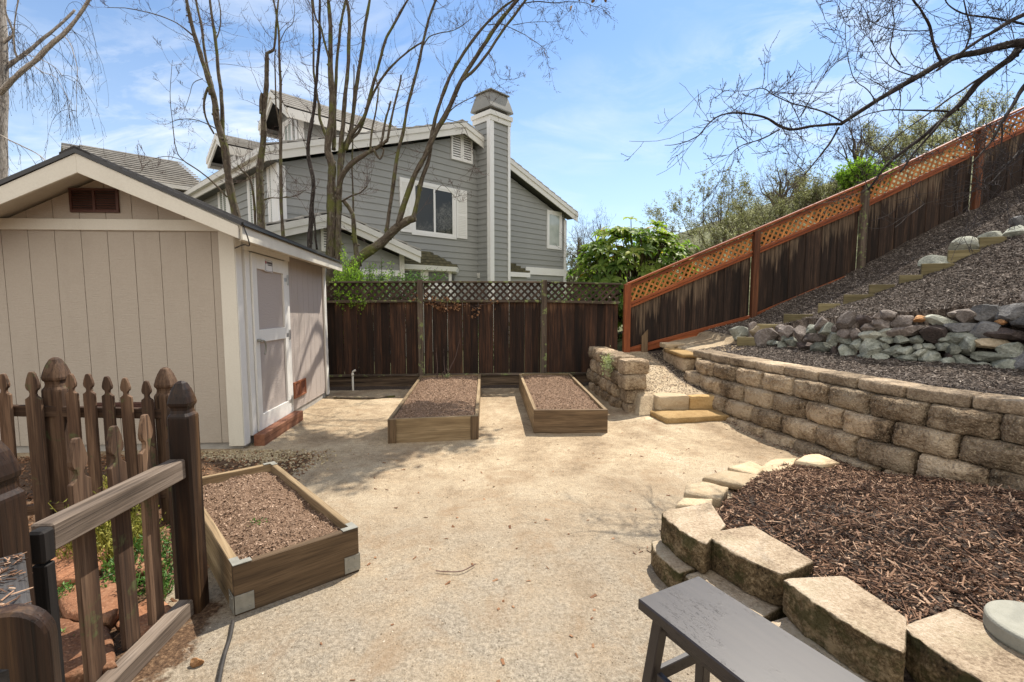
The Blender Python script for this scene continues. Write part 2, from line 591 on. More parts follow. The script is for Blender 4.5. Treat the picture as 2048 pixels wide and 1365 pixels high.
ROCK = {}
for key, st in {
    "g": [(.32, (.085, .088, .07)), (.5, (.25, .258, .213)), (.68, (.46, .46, .39))],
    "p": [(.32, (.07, .055, .047)), (.5, (.19, .158, .137)), (.68, (.36, .315, .28))],
    "k": [(.28, (.06, .06, .062)), (.5, (.155, .15, .147)), (.70, (.29, .28, .27))],
    "d": [(.28, (.035, .028, .026)), (.5, (.085, .066, .06)), (.72, (.16, .125, .11))],
    "w": [(.32, (.17, .17, .135)), (.5, (.36, .36, .295)), (.68, (.52, .515, .43))],
    "o": [(.28, (.26, .12, .05)), (.5, (.42, .22, .10)), (.72, (.55, .34, .18))],
    "t": [(.28, (.22, .17, .11)), (.5, (.36, .29, .20)), (.72, (.50, .42, .31))],
}.items():
    ROCK[key] = stone_mat("rock " + {"g": "green grey", "p": "purple brown", "k": "slate grey", "d": "dark maroon", "w": "pale", "o": "orange", "t": "tan"}[key], st, scale=7, fine=34, bd=.012, bstr=1.0, speck=.12)
FLAG = stone_mat("tan flagstone", [(.3, (.33, .24, .145)), (.5, (.47, .36, .23)), (.7, (.56, .45, .31))], scale=4, fine=50, bd=.006)
REDFLAG = stone_mat("red flagstone", [(.3, (.12, .05, .025)), (.5, (.25, .115, .06)), (.7, (.34, .20, .12))], scale=4, fine=40, bd=.01)
ORANGESTONE = stone_mat("ochre stone", [(.3, (.26, .155, .06)), (.5, (.42, .27, .115)), (.7, (.52, .36, .18))], scale=5, fine=50, bd=.008)


def bark(name, c0, c1, c2, moss, mossamt):
    m, k = material(name)
    loc = k.attr("loc").outputs["Vector"]
    p = k.pos()
    n1 = k.noise(k.mapv(loc, (26, 26, 7)), 1, 5, .65, 1.0)
    n2 = k.noise(p, 3.2, 5, .65)
    c = k.ramp(n1, [(.3, c0), (.5, c1), (.72, c2)])
    c = k.mix(k.ramp(n2, [(mossamt, 0.0), (mossamt + .12, .85)]), c, moss)
    li = k.noise(p, 16, 5, .7)
    c = k.mix(k.ramp(li, [(.60, 0.0), (.66, .7)]), c, (.23, .225, .17))
    k.finish(c, .9, n1, .03, 1.0, spec=.12)
    return m


BARK = bark("mossy grey bark", (.035, .026, .019), (.095, .075, .056), (.17, .145, .112), (.115, .12, .035), .50)
BARKDARK = bark("dark wet bark", (.014, .011, .010), (.038, .031, .028), (.085, .072, .066), (.07, .07, .04), .66)
BIRCH = bark("pale birch bark", (.10, .085, .07), (.33, .29, .25), (.48, .44, .39), (.07, .06, .05), .62)
TWIG = simple("twig brown", (.060, .038, .032), (.11, .07, .058), 5, .8)
TWIGDARK = simple("dark twig", (.028, .022, .021), (.06, .047, .043), 5, .8)
TWIGRED = simple("reddish twig", (.085, .045, .035), (.14, .082, .065), 5, .8)


def leaf_mat(name, stops, rough=.5, trans=.25):
    m, k = material(name)
    rnd = k.attr("rnd").outputs["Fac"]
    c = k.ramp(rnd, stops)
    b = k.n("ShaderNodeBsdfPrincipled")
    b.inputs["Specular IOR Level"].default_value = .22
    b.inputs["Roughness"].default_value = rough
    k.l(c, b.inputs["Base Color"])
    tr = k.n("ShaderNodeBsdfTranslucent")
    k.l(k.mix(1.0, c, (1.35, 1.5, .75), "MULTIPLY"), tr.inputs[0])
    mx = k.n("ShaderNodeMixShader"); mx.inputs[0].default_value = trans
    k.l(b.outputs[0], mx.inputs[1]); k.l(tr.outputs[0], mx.inputs[2])
    o = k.n("ShaderNodeOutputMaterial"); k.l(mx.outputs[0], o.inputs[0])
    return m


LOQUAT = leaf_mat("loquat leaf", [(0, (.06, .115, .025)), (.45, (.155, .225, .045)), (.80, (.30, .36, .085)), (.93, (.40, .43, .12)), (.955, (.45, .30, .03)), (1, (.48, .22, .03))], .5, .5)
FRESH = leaf_mat("fresh bright leaf", [(0, (.10, .19, .025)), (.5, (.22, .36, .045)), (1, (.38, .52, .09))], .5, .4)
FRESH2 = leaf_mat("mid green leaf", [(0, (.035, .085, .02)), (.5, (.08, .17, .035)), (1, (.16, .28, .07))], .5, .3)
OLIVE = leaf_mat("olive shrub leaf", [(0, (.09, .095, .045)), (.5, (.19, .19, .095)), (1, (.32, .305, .17))], .6, .25)
BLOSSOM = leaf_mat("cream blossom", [(0, (.36, .34, .24)), (.5, (.55, .53, .43)), (1, (.72, .70, .62))], .6, .3)
YELLOWGRASS = leaf_mat("yellow green weeds", [(0, (.10, .11, .02)), (.5, (.24, .23, .045)), (1, (.40, .36, .09))], .6, .3)
LICHEN = leaf_mat("pale lichen green", [(0, (.25, .29, .13)), (.5, (.38, .42, .22)), (1, (.52, .55, .34))], .7, .2)
DRYLEAF = leaf_mat("dry brown leaf", [(0, (.13, .06, .03)), (.5, (.26, .13, .065)), (1, (.40, .24, .14))], .7, .2)

# ---- ground
m, k = material("sandy ground")
p = k.pos()
a = k.attr("zone")
sep = k.n("ShaderNodeSeparateColor"); k.l(a.outputs["Color"], sep.inputs[0])
big = k.noise(p, .75, 5, .6, .3)
mid = k.noise(p, 3.1, 5, .62)
fin = k.noise(p, 110, 3, .75)
grn = k.noise(p, 48, 4, .7)
fin2 = k.noise(p, 260, 2, .7)
f = k.math("ADD", k.math("MULTIPLY", big, .55), k.math("MULTIPLY", mid, .45))
sand = k.ramp(f, [(.34, (.195, .145, .095)), (.45, (.31, .24, .16)), (.56, (.41, .333, .23)), (.70, (.475, .40, .295))])
grit = k.ramp(fin, [(.34, (.45, .40, .33)), (.5, (.98, .96, .94)), (.66, (1.45, 1.42, 1.38))])
sand = k.mix(k.math("ADD", .45, k.math("MULTIPLY", big, .5)), sand, grit, "MULTIPLY")
pebb = k.voro(p, 20.0)
sand = k.mix(k.math('MULTIPLY', k.ramp(pebb, [(.07, 1.0), (.13, 0.0)]), k.ramp(k.noise(p, 1.7, 4, .7), [(.45, 0.0), (.6, .8)])), sand, (.10, .075, .05))
mot = k.noise(p, 17, 5, .75)
sand = k.mix(.55, sand, k.ramp(mot, [(.33, (.62, .58, .52)), (.5, (1.0, 1.0, 1.0)), (.67, (1.3, 1.28, 1.25))]), 'MULTIPLY')
greyish = k.ramp(k.noise(p, .55, 3, .5), [(.42, 0.0), (.62, .65)])
sy = k.n("ShaderNodeSeparateXYZ"); k.l(p, sy.inputs[0])
neary = k.n("ShaderNodeMapRange", i_1=4.6, i_2=2.2, i_3=0.0, i_4=.9); k.l(sy.outputs[1], neary.inputs[0])
# decomposed granite: the worn-through grey gravel patch by the bench, sandier further in
sand = k.mix(k.math("MULTIPLY", neary.outputs[0], k.ramp(mid, [(.3, .35), (.6, 1.0)])), sand,
             k.ramp(k.math("ADD", k.math("MULTIPLY", grn, .5), k.math("MULTIPLY", fin2, .5)), [(.38, (.09, .076, .059)), (.5, (.225, .193, .150)), (.62, (.38, .333, .265))]))
cv = k.voro(k.mapv(k.mix(.30, p, k.n('ShaderNodeTexNoise', i_Scale=2.5, i_Detail=5.0).outputs['Color']), (1.5, 1.9, .01)), 1.0, 'Distance', 'DISTANCE_TO_EDGE')
sx2 = k.math('SUBTRACT', 1.0, k.math('ABSOLUTE', k.math('DIVIDE', k.math('SUBTRACT', sy.outputs[0], 1.75), 1.15)), True)
sy2 = k.math('SUBTRACT', 1.0, k.math('ABSOLUTE', k.math('DIVIDE', k.math('SUBTRACT', sy.outputs[1], 4.05), 1.0)), True)
creg = k.math('MULTIPLY', k.ramp(k.math('MULTIPLY', sx2, sy2), [(.0, 0.0), (.18, 1.0)]), k.ramp(mid, [(.42, 0.0), (.55, 1.0)]))
crack = k.math('MULTIPLY', k.ramp(cv, [(.004, 1.0), (.030, 0.0)]), creg)
sand = k.mix(k.math('MULTIPLY', crack, 0.0), sand, (.075, .05, .03))
stain = k.noise(p, 2.0, 6, .72, .8)
sand = k.mix(k.ramp(stain, [(.52, 0.0), (.68, .6)]), sand, (.23, .15, .085))
mulch = k.ramp(k.math("ADD", k.math("MULTIPLY", grn, .6), k.math("MULTIPLY", fin, .4)), [(.36, (.022, .015, .012)), (.5, (.062, .046, .036)), (.66, (.16, .125, .10))])
jit = k.math("MULTIPLY", k.math("SUBTRACT", k.noise(p, 9, 5, .7), .5), .9)
mf = k.ramp(k.math("ADD", sep.outputs[0], jit), [(.42, 0.0), (.56, 1.0)])
c = k.mix(mf, sand, mulch)
soil = k.ramp(grn, [(.36, (.045, .026, .016)), (.55, (.12, .072, .042)), (.7, (.24, .155, .09))])
c = k.mix(k.ramp(k.math("ADD", sep.outputs[1], jit), [(.42, 0.0), (.56, 1.0)]), c, soil)
earth = k.ramp(k.noise(p, 7, 6, .7), [(.35, (.05, .06, .025)), (.5, (.12, .125, .06)), (.65, (.22, .21, .12))])
c = k.mix(sep.outputs[2], c, earth)
h = k.math("ADD", k.math("MULTIPLY", fin, .5), k.math("ADD", grn, k.math("MULTIPLY", mid, 1.5)))
k.finish(c, .95, h, .012, .75, spec=.15)
GROUND = m

m, k = material("bed soil")
p = k.pos()
grn = k.noise(p, 40, 5, .75); fin = k.noise(p, 120, 3, .7); md = k.noise(p, 5, 4, .6)
c = k.ramp(k.math("ADD", k.math("MULTIPLY", grn, .5), k.math("MULTIPLY", fin, .5)), [(.34, (.065, .04, .025)), (.48, (.21, .132, .085)), (.60, (.35, .235, .16)), (.72, (.54, .40, .30))])
k.finish(c, .95, k.math("ADD", grn, k.math("MULTIPLY", fin, .5)), .03, 1.0, spec=.15)
SOIL = m


def chip_mat(name, stops):
    m, k = material(name)
    rnd = k.attr("rnd").outputs["Fac"]
    c = k.ramp(rnd, stops)
    n = k.noise(k.pos(), 90, 3, .6)
    c = k.mix(.6, c, k.ramp(n, [(.3, .5), (.7, 1.35)]), "MULTIPLY")
    k.finish(c, .85, n, .003, .5, spec=.2)
    return m


CHIP_LOW = chip_mat("coarse shredded bark", [(0, (.014, .008, .005)), (.3, (.055, .029, .018)), (.55, (.155, .083, .050)), (.78, (.34, .205, .13)), (1, (.54, .38, .26))])
CHIP_HILL = chip_mat("grey brown bark", [(0, (.026, .020, .016)), (.35, (.080, .063, .051)), (.7, (.18, .146, .121)), (1, (.40, .34, .29))])
CHIP_SOIL = chip_mat("soil crumbs", [(0, (.075, .045, .028)), (.4, (.23, .145, .095)), (1, (.50, .36, .26))])
CHIP_STONE = chip_mat("pebble tones", [(0, (.12, .09, .06)), (.5, (.32, .25, .17)), (1, (.55, .47, .37))])

# ------------------------------------------------------------------ light and sky
TS = Vector((.607 * .55, .794 * .55, .835)).normalized()          # towards the sun: high, ahead and to the right
EL = math.asin(TS.z); AZ = math.atan2(TS.x, TS.y)
sd = bpy.data.lights.new("sun", "SUN"); sd.energy = 5.5; sd.angle = R(.45); sd.color = (1.0, .93, .82)
so = bpy.data.objects.new("sun", sd); COL.objects.link(so)
so.rotation_euler = TS.to_track_quat("Z", "Y").to_euler()
so.location = (3, 3, 12)
w = bpy.data.worlds.new("World"); SC.world = w
k = NT(w)
sky = k.n("ShaderNodeTexSky", sky_type="NISHITA", sun_disc=False, sun_elevation=EL, sun_rotation=AZ, air_density=1.0, dust_density=.6, ozone_density=2.2, altitude=200)
tc = k.n("ShaderNodeTexCoord")
sx = k.n("ShaderNodeSeparateXYZ"); k.l(tc.outputs["Generated"], sx.inputs[0])
den = k.math("ADD", k.math("MAXIMUM", sx.outputs[2], 0.0), .22)
cb = k.n("ShaderNodeCombineXYZ")
k.l(k.math("DIVIDE", sx.outputs[0], den), cb.inputs[0]); k.l(k.math("DIVIDE", sx.outputs[1], den), cb.inputs[1])
wv = k.noise(k.mapv(cb.outputs[0], (1.1, 2.3, 1)), 1.5, 8, .62, .9)
lg = k.noise(k.mapv(cb.outputs[0], (.55, .9, 1), (3.1, 1.7, 0)), 1.3, 3, .5)
cm = k.math("MULTIPLY", k.ramp(wv, [(.44, 0.0), (.74, 1.0)]), k.ramp(lg, [(.42, 0.0), (.60, 1.0)]))
# added white cloud, unseen behind the viewer: neutral fill light for camera-facing surfaces
fill_cloud = k.math("MULTIPLY", k.ramp(k.math("ADD", k.math("MULTIPLY", sx.outputs[1], -.5), .5), [(.50, 0.0), (.68, 1.0)]), k.ramp(wv, [(.25, .55), (.55, 1.0)]))
hz = k.ramp(sx.outputs[2], [(.0, .62), (.2, .36), (.45, .10), (.7, .03)])
col = k.mix(1.0, sky.outputs[0], (.68, .94, 1.13), "MULTIPLY")
col = k.mix(hz, col, (6.6, 7.3, 7.9))
col = k.mix(k.math("MULTIPLY", cm, .85), col, (7.2, 7.5, 7.8))
col = k.mix(fill_cloud, col, (10.6, 10.2, 9.5))
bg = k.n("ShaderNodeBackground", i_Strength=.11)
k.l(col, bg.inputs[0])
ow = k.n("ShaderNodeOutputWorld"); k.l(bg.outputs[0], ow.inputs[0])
SC.view_settings.view_transform = "Standard"
SC.view_settings.look = "None"
SC.view_settings.exposure = 0.54
SC.view_settings.gamma = 1
try:
    SC.cycles.use_denoising = True
    SC.cycles.max_bounces = 6
    SC.cycles.transparent_max_bounces = 4
except Exception: pass

# ------------------------------------------------------------------ ground sheet
def axis(lo, hi, fine0, fine1, st):
    a = list(np.arange(fine0, fine1 + 1e-6, st))
    v, d = fine1, st
    while v < hi:
        d *= 1.35; v += d; a.append(v)
    v, d = fine0, st
    while v > lo:
        d *= 1.35; v -= d; a.insert(0, v)
    return a


gx, gy = axis(-400, 400, -4.6, 9.4, .05), axis(-60, 600, .3, 8.8, .05)
V, Z = [], []
for y in gy:
    for x in gx:
        V.append((x, y, T(x, y)))
        mul = soil = beh = 0.0
        if y > 8.62: beh = 1.0
        else:
            xb = wall_x(y) + .1
            if x > xb:
                mul = 1.0
                if y > 6.75 and x < 4.05: mul = .5 * sm((x - 3.6) / .5)
                if x > 4.0:
                    pass
            elif x > edge_x(y) and y < 4.85 and y > -2: mul = sm((x - edge_x(y)) / .12)
            elif y > 8.15 and x < 2.1: mul = .75 * sm((y - 8.1) / .2)
            elif x > 2.75 and y > 4.85: mul = .85 * sm((x - (xb - .50)) / .3)
            if x < -1.58 and y < 4.85: soil = sm((-1.55 - x) / .25) * sm((4.9 - y) / .15)
            if x < -1.0 and y < 2.6: soil = max(soil, .62 * sm((-1.05 - x) / .35) * sm((2.7 - y) / .4))
        Z.append((mul, soil, beh, 1))
nx = len(gx)
F = [(j * nx + i, j * nx + i + 1, (j + 1) * nx + i + 1, (j + 1) * nx + i) for j in range(len(gy) - 1) for i in range(nx - 1)]
me = bpy.data.meshes.new("ground")
me.from_pydata(V, [], F)
a = me.attributes.new("zone", "FLOAT_COLOR", "POINT")
a.data.foreach_set("color", np.array(Z, dtype=np.float32).ravel())
me.polygons.foreach_set("use_smooth", [True] * len(me.polygons))
me.materials.append(GROUND)
ground = bpy.data.objects.new("ground", me); COL.objects.link(ground)
tag(ground, "bare sandy ground of the yard rising into a mulched slope", "ground", kind="structure")
# ------------------------------------------------------------------ scatter
BOXF = [[0, 2, 3, 1], [4, 5, 7, 6], [0, 1, 5, 4], [2, 6, 7, 3], [0, 4, 6, 2], [1, 3, 7, 5]]


def scatter(name, mat, sampler, n, l, wd, th, label, tilt=.35, lift=.004, pw=1.0, blocky=False):
    """many small chips lying on a surface; sampler() -> (x, y, z)"""
    P = np.array([sampler() for _ in range(n)])
    L = l[0] + (l[1] - l[0]) * rng.uniform(0, 1, n) ** pw
    W = rng.uniform(*wd, n); H = rng.uniform(*th, n)
    az = rng.uniform(0, 2 * np.pi, n); el = rng.normal(0, tilt, n); ro = rng.normal(0, tilt * 1.4, n)
    ca, sa, ce, se, cr, sr = np.cos(az), np.sin(az), np.cos(el), np.sin(el), np.cos(ro), np.sin(ro)
    ex = np.stack([ca * ce, sa * ce, se], 1)
    ey0 = np.stack([-sa, ca, np.zeros(n)], 1)
    ez0 = np.cross(ex, ey0)
    ey = ey0 * cr[:, None] + ez0 * sr[:, None]
    ez = np.cross(ex, ey)
    V = []
    for sz in (-1, 1):
        for sy in (-1, 1):
            for sx in (-1, 1):
                wj = rng.uniform(.35, 1.0, n); lj = rng.uniform(.75, 1, n)
                V.append(P + ex * (sx * L / 2 * lj)[:, None] + ey * (sy * W / 2 * wj)[:, None] + ez * (sz * H / 2)[:, None] + np.array([0, 0, lift]))
    V = np.stack(V, 1).reshape(-1, 3)
    base = (np.arange(n) * 8)[:, None, None]
    F = (np.array(BOXF)[None] + base).reshape(-1, 4).tolist()
    b = MB(); b.add(V, F, rnd=np.repeat(rng.beta(1.5, 1.6, n), 8))
    o = b.build(name, mat, origin=(0, 0, 0))
    return tag(o, label, None, None, "stuff") if label else o


# ------------------------------------------------------------------ raised beds
def quad_bed(corners, h, lumber, label, soil_label, th=.04, soil_drop=.05, brackets=False, posts=False, sub=None):
    """corners: near-left, near-right, far-right, far-left on the ground"""
    c = [Vector((p[0], p[1], 0)) for p in corners]
    mid = sum(c, Vector()) / 4
    t = thing("raised_bed", label, "raised bed", (mid.x, mid.y, 0))
    names = ["end_board", "side_board", "end_board", "side_board"]
    for i in range(4):
        a, b_ = c[i], c[(i + 1) % 4]
        d = (b_ - a).normalized()
        inw = Vector((-d.y, d.x, 0))
        if inw.dot(mid - a) < 0: inw = -inw
        m = MB()
        cut = th if i in (1, 3) else 0
        A = a + d * cut + inw * th / 2; B = b_ - d * cut + inw * th / 2
        m.beam(A + Vector((0, 0, h / 2 - .01)), B + Vector((0, 0, h / 2 - .01)), th, h + .02)
        m.build(names[i], lumber[i] if isinstance(lumber, list) else lumber, t, bevel=.004)
    if posts:
        for i in (0, 1):
            d = (c[(i + 1) % 4] - c[i]).normalized() if i == 0 else (c[0] - c[1]).normalized()
            inw = Vector((-d.y, d.x, 0))
            if inw.dot(mid - c[i]) < 0: inw = -inw
            m = MB(); p = c[i] + d * .045 - inw * .008
            m.box((p.x, p.y, h / 2), (.085, .016, h - .004), Matrix.Rotation(math.atan2(d.y, d.x), 3, "Z"), 2)
            m.build("corner_batten", W_BED2, t, bevel=.003)
    if brackets:
        for i in range(4):
            a = c[i]; d1 = (c[(i + 1) % 4] - a).normalized(); d2 = (c[(i - 1) % 4] - a).normalized()
            z = Vector((0, 0, 1))
            m = MB()
            o1 = -d2 * .003; o2 = -d1 * .003
            lo, hi = .012, .105
            for d, o in ((d1, o1), (d2, o2)):
                q = [a + o + z * lo, a + o + d * .085 + z * lo, a + o + d * .085 + z * hi, a + o + z * hi]
                m.prism(q, o * 1.0)
                for kx, kz in ((.025, .03), (.062, .03), (.025, .085), (.062, .085)):
                    m.tube([a + o * 2 + d * kx + z * kz, a + o * 3.2 + d * kx + z * kz], .006, 6)
            m.build("corner_bracket", METALW, t)
            m = MB()
            zt = z * (h + .002)
            q = [a + zt, a + zt + d1 * .085, a + zt + d1 * .085 + d2 * .04, a + zt + d1 * .04 + d2 * .04, a + zt + d1 * .04 + d2 * .085, a + zt + d2 * .085]
            m.prism(q, z * .003)
            m.build("corner_strap", METALW, t)
    # soil
    m = MB()
    u = (c[1] - c[0]); v = (c[3] - c[0])
    du, dv = th * 1.0 / u.length, th * 1.0 / v.length
    NU, NV = max(20, int(u.length / .022)), max(30, int(v.length / .022))
    vs = []
    for j in range(NV + 1):
        for i in range(NU + 1):
            s_, t_ = du + (1 - 2 * du) * i / NU, dv + (1 - 2 * dv) * j / NV
            p = c[0] * (1 - s_) * (1 - t_) + c[1] * s_ * (1 - t_) + c[2] * s_ * t_ + c[3] * (1 - s_) * t_
            e = min(i, NU - i, j, NV - j) * .022
            z = h - soil_drop + .035 * sm(e / .22) + .022 * noise.noise(Vector((p.x * 4, p.y * 4, 2))) + .020 * noise.noise(Vector((p.x * 15, p.y * 15, 7))) + .012 * noise.noise(Vector((p.x * 38, p.y * 38, 3)))
            vs.append((p.x, p.y, z))
    m.add(vs, [(j * (NU + 1) + i, j * (NU + 1) + i + 1, (j + 1) * (NU + 1) + i + 1, (j + 1) * (NU + 1) + i) for j in range(NV) for i in range(NU)])
    so_ = m.build("soil", SOIL, origin=(mid.x, mid.y, h - .1), smooth=True)
    tag(so_, soil_label, None, None, "stuff")
    grid = vs

    def samp():
        g = grid[random.randrange(len(grid))]
        return (g[0] + random.uniform(-.01, .01), g[1] + random.uniform(-.01, .01), g[2] - .002)
    n = int(u.length * v.length * 3600)
    cr = scatter("soil_crumbs", CHIP_SOIL, samp, n, (.004, .020), (.004, .011), (.003, .009), soil_label.replace("soil", "loose soil crumbs"), .5, .002)
    return t


quad_bed([(-1.02, 5.11), (-.05, 5.22), (-.035, 8.15), (-1.05, 8.05)], .265, W_BED,
         "long timber raised bed with plain tan front board, holding bare rose canes",
         "crumbly brown soil filling the long raised bed nearer the shed", posts=True, soil_drop=.03)
quad_bed([(.585, 5.40), (1.44, 5.37), (1.50, 8.10), (.62, 8.12)], .275, [W_BED2, W_BED, W_BED, W_BED],
         "long timber raised bed with dark stained front board, nearest the stone steps",
         "crumbly brown soil filling the long raised bed by the steps", soil_drop=.035)
quad_bed([(-1.215, 2.30), (-.71, 2.67), (-1.665, 3.84), (-2.16, 3.46)], .255, [W_BED2, W_BED, W_BED, W_BED],
         "short timber raised bed with zinc corner brackets beside the picket fence",
         "fine brown soil with white flecks in the short bracketed bed", brackets=True, soil_drop=.055)


# ------------------------------------------------------------------ fences by the boundary
def board_panel(name, x0, x1, y, zb, zt, mat, parent, bw=.135, rowtop=True):
    """vertical boards between two lines zb(x), zt(x)"""
    m = MB()
    x, i = x0, 0
    while x < x1 - .01:
        wv = min(bw * random.uniform(.86, 1.14), x1 - x)
        yo = .006 if i % 2 else -.006
        yo += random.uniform(-.002, .002)
        a, b_ = x + .002, x + wv - .002 + (.004 if i % 2 else 0)
        nseg = 7
        pa = [(a, y + yo, zb(a) + (zt(a) - zb(a)) * q / nseg) for q in range(nseg + 1)]
        pb = [(b_, y + yo, zb(b_) + (zt(b_) - zb(b_)) * q / nseg) for q in range(nseg, -1, -1)]
        ta = [(zt(a) - zb(a)) * (1 - q / nseg) for q in range(nseg + 1)]
        tb = [(zt(b_) - zb(b_)) * (1 - q / nseg) for q in range(nseg, -1, -1)]
        of = Vector((random.uniform(0, 50), random.uniform(0, 50), random.uniform(0, 50)))
        r = random.random()
        th = .018
        # strips of quads so the streak distance interpolates down the board
        vs, tp, loc, fs = [], [], [], []
        for q in range(nseg + 1):
            A, B = pa[q], pb[nseg - q]
            for P_ in (A, B):
                for dy in (0, th):
                    vs.append((P_[0], P_[1] + dy, P_[2])); tp.append(ta[q]); loc.append((P_[0] - x + of.x, dy + of.y, P_[2] + of.z))
        for q in range(nseg):
            o = q * 4
            fs += [[o, o + 2, o + 6, o + 4], [o + 1, o + 5, o + 7, o + 3], [o, o + 4, o + 5, o + 1], [o + 2, o + 3, o + 7, o + 6]]
        fs += [[0, 1, 3, 2], [nseg * 4, nseg * 4 + 2, nseg * 4 + 3, nseg * 4 + 1]]
        m.add(vs, fs, loc, r, tp)
        x += wv; i += 1
    return m.build(name, mat, parent)


def lattice_panel(name, quad, y, ang, pitch, sw, mat, parent):
    """crossing slats clipped to the quad (x, z corners counter-clockwise)"""
    m = MB()
    cx = sum(p[0] for p in quad) / 4; cz = sum(p[1] for p in quad) / 4
    span = max(abs(quad[2][0] - quad[0][0]), abs(quad[2][1] - quad[0][1])) + .5
    for layer, s in ((0, 1), (1, -1)):
        th = ang + s * math.pi / 4
        dx, dz = math.cos(th), math.sin(th)
        nx_, nz_ = -dz, dx
        kmax = int(span / pitch) + 2
        for q in range(-kmax, kmax + 1):
            ox, oz = cx + nx_ * q * pitch + random.uniform(-.004, .004), cz + nz_ * q * pitch
            w2 = sw / 2
            poly = [(ox - dx * span - nx_ * w2, oz - dz * span - nz_ * w2), (ox + dx * span - nx_ * w2, oz + dz * span - nz_ * w2),
                    (ox + dx * span + nx_ * w2, oz + dz * span + nz_ * w2), (ox - dx * span + nx_ * w2, oz - dz * span + nz_ * w2)]
            poly = clip_poly(poly, quad)
            if not poly: continue
            yy = y + layer * .010
            m.prism([(p[0], yy, p[1]) for p in poly], (0, .009, 0), None,
                    lambda v: ((v.x - ox) * nx_ + (v.z - oz) * nz_, v.y, (v.x - ox) * dx + (v.z - oz) * dz))
    return m.build(name, mat, parent)


FY = 8.55
bf = thing("back_fence", "old dark board fence with mossy lattice top behind the raised beds, level all along", "fence", (-.5, FY, 0))
posts_x = [-4.6, -2.9, -1.085, 1.095]


def capz(px): return 1.55 + (598 - np.interp(px, [560, 660, 843, 1088, 1247], [569, 567, 565, 565, 569])) * FY / 960


def bz(x): return np.interp(x, [-4.6, -1.085, 1.095, 2.5], [1.82, 1.845, 1.845, 1.81])     # cap height along x
for x in posts_x:
    m = MB(); m.box((x, FY - .035, .95), (.095, .095, 1.9 - .04), None, 2)
    m.build("post", W_OLD, bf, bevel=.004)
bays = [(-4.6, -2.9), (-2.9, -1.085), (-1.085, 1.095), (1.095, 2.50)]
for x0, x1 in bays:
    a, b_ = x0 + .05, x1 - .05
    m = MB(); m.beam((a - .05, FY - .01, bz(a) - .0), (b_ + .05, FY - .01, bz(b_)), .10, .03); m.build("top_rail", W_OLD, bf, bevel=.003)
    m = MB(); m.beam((a, FY - .012, bz(a) - .335), (b_, FY - .012, bz(b_) - .335), .07, .045); m.build("middle_rail", W_OLD, bf, bevel=.003)
    lattice_panel("lattice", [(a, bz(a) - .313), (b_, bz(b_) - .313), (b_, bz(b_) - .016), (a, bz(a) - .016)], FY + .005, 0, .088, .036, W_LATTICE_OLD, bf)
    board_panel("board_panel", a, b_, FY + .02, lambda x: .19, lambda x: float(bz(x)) - .34, W_BOARD2, bf)
    m = MB(); m.beam((a, FY - .01, .20), (b_, FY - .01, .20), .06, .035); m.build("bottom_rail", W_OLD, bf, bevel=.003)
    m = MB(); m.beam((a, FY + .015, .075), (b_, FY + .015, .075), .03, .21); m.build("kickboard", W_BOARD, bf)

# sloping fence
sf = thing("slope_fence", "dark board fence with orange new lattice and redwood trim, climbing the slope", "fence", (2.57, FY, .5))
px_posts = [1253, 1505, 1714, 1930, 2150]
caps_py = [570, 461, 368, 258, 145]
base_py = [705, 637, 548, 432, 318]
PX = [atY(a, 600, FY).x for a in px_posts]
PZT = [atY(a, b_, FY).z for a, b_ in zip(px_posts, caps_py)]
PZB = [atY(a, b_, FY).z for a, b_ in zip(px_posts, base_py)]
for i, x in enumerate(PX):
    m = MB()
    top = PZT[i] + (.01 if i == 0 else -.02)
    m.box((x, FY - .04, (top + PZB[i] - .35) / 2), (.115 if i == 0 else .105, .10, top - PZB[i] + .35), None, 2)
    m.build("post", W_REDWOOD if i == 0 else (W_REDPOST if i in (1, 3) else W_OLD), sf, bevel=.004)
LH = .335
for i in range(len(PX) - 1):
    x0, x1 = PX[i], PX[i + 1]
    zt = lambda x: float(np.interp(x, PX, PZT)); zb = lambda x: float(np.interp(x, PX, PZB))
    a, b_ = x0 + .055, x1 - .055
    sl = math.atan2(PZT[i + 1] - PZT[i], x1 - x0); cs = 1 / math.cos(sl)
    m = MB(); m.beam((x0, FY - .02, zt(x0) + .01), (x1, FY - .02, zt(x1) + .01), .13, .035); m.build("cap_rail", W_REDWOOD, sf, bevel=.003)
    m = MB(); m.beam((a, FY - .015, zt(a) - .055), (b_, FY - .015, zt(b_) - .055), .04, .05); m.build("top_rail", W_REDWOOD, sf, bevel=.003)
    m = MB()
    m.beam((a, FY - .025, zt(a) - LH - .03), (b_, FY - .025, zt(b_) - LH - .03), .05, .045)
    m.beam((a, FY - .012, zt(a) - LH - .085), (b_, FY - .012, zt(b_) - LH - .085), .03, .045)
    m.build("middle_rail", W_REDWOOD, sf, bevel=.003)
    lattice_panel("lattice", [(a, zt(a) - LH - .02), (b_, zt(b_) - LH - .02), (b_, zt(b_) - .065), (a, zt(a) - .065)], FY - .004, sl, .086, .036, W_LATTICE_NEW, sf)
    board_panel("board_panel", a, b_, FY + .022, lambda x: zb(x) - .12, lambda x: zt(x) - LH - .10, W_BOARD, sf, .15)
    m = MB()
    m.beam((a, FY - .02, zb(a) + .045), (b_, FY - .02, zb(b_) + .045), .05, .05)
    m.beam((a, FY - .008, zb(a) - .03), (b_, FY - .008, zb(b_) - .03), .03, .09)
    m.build("bottom_rail", W_REDWOOD, sf, bevel=.003)
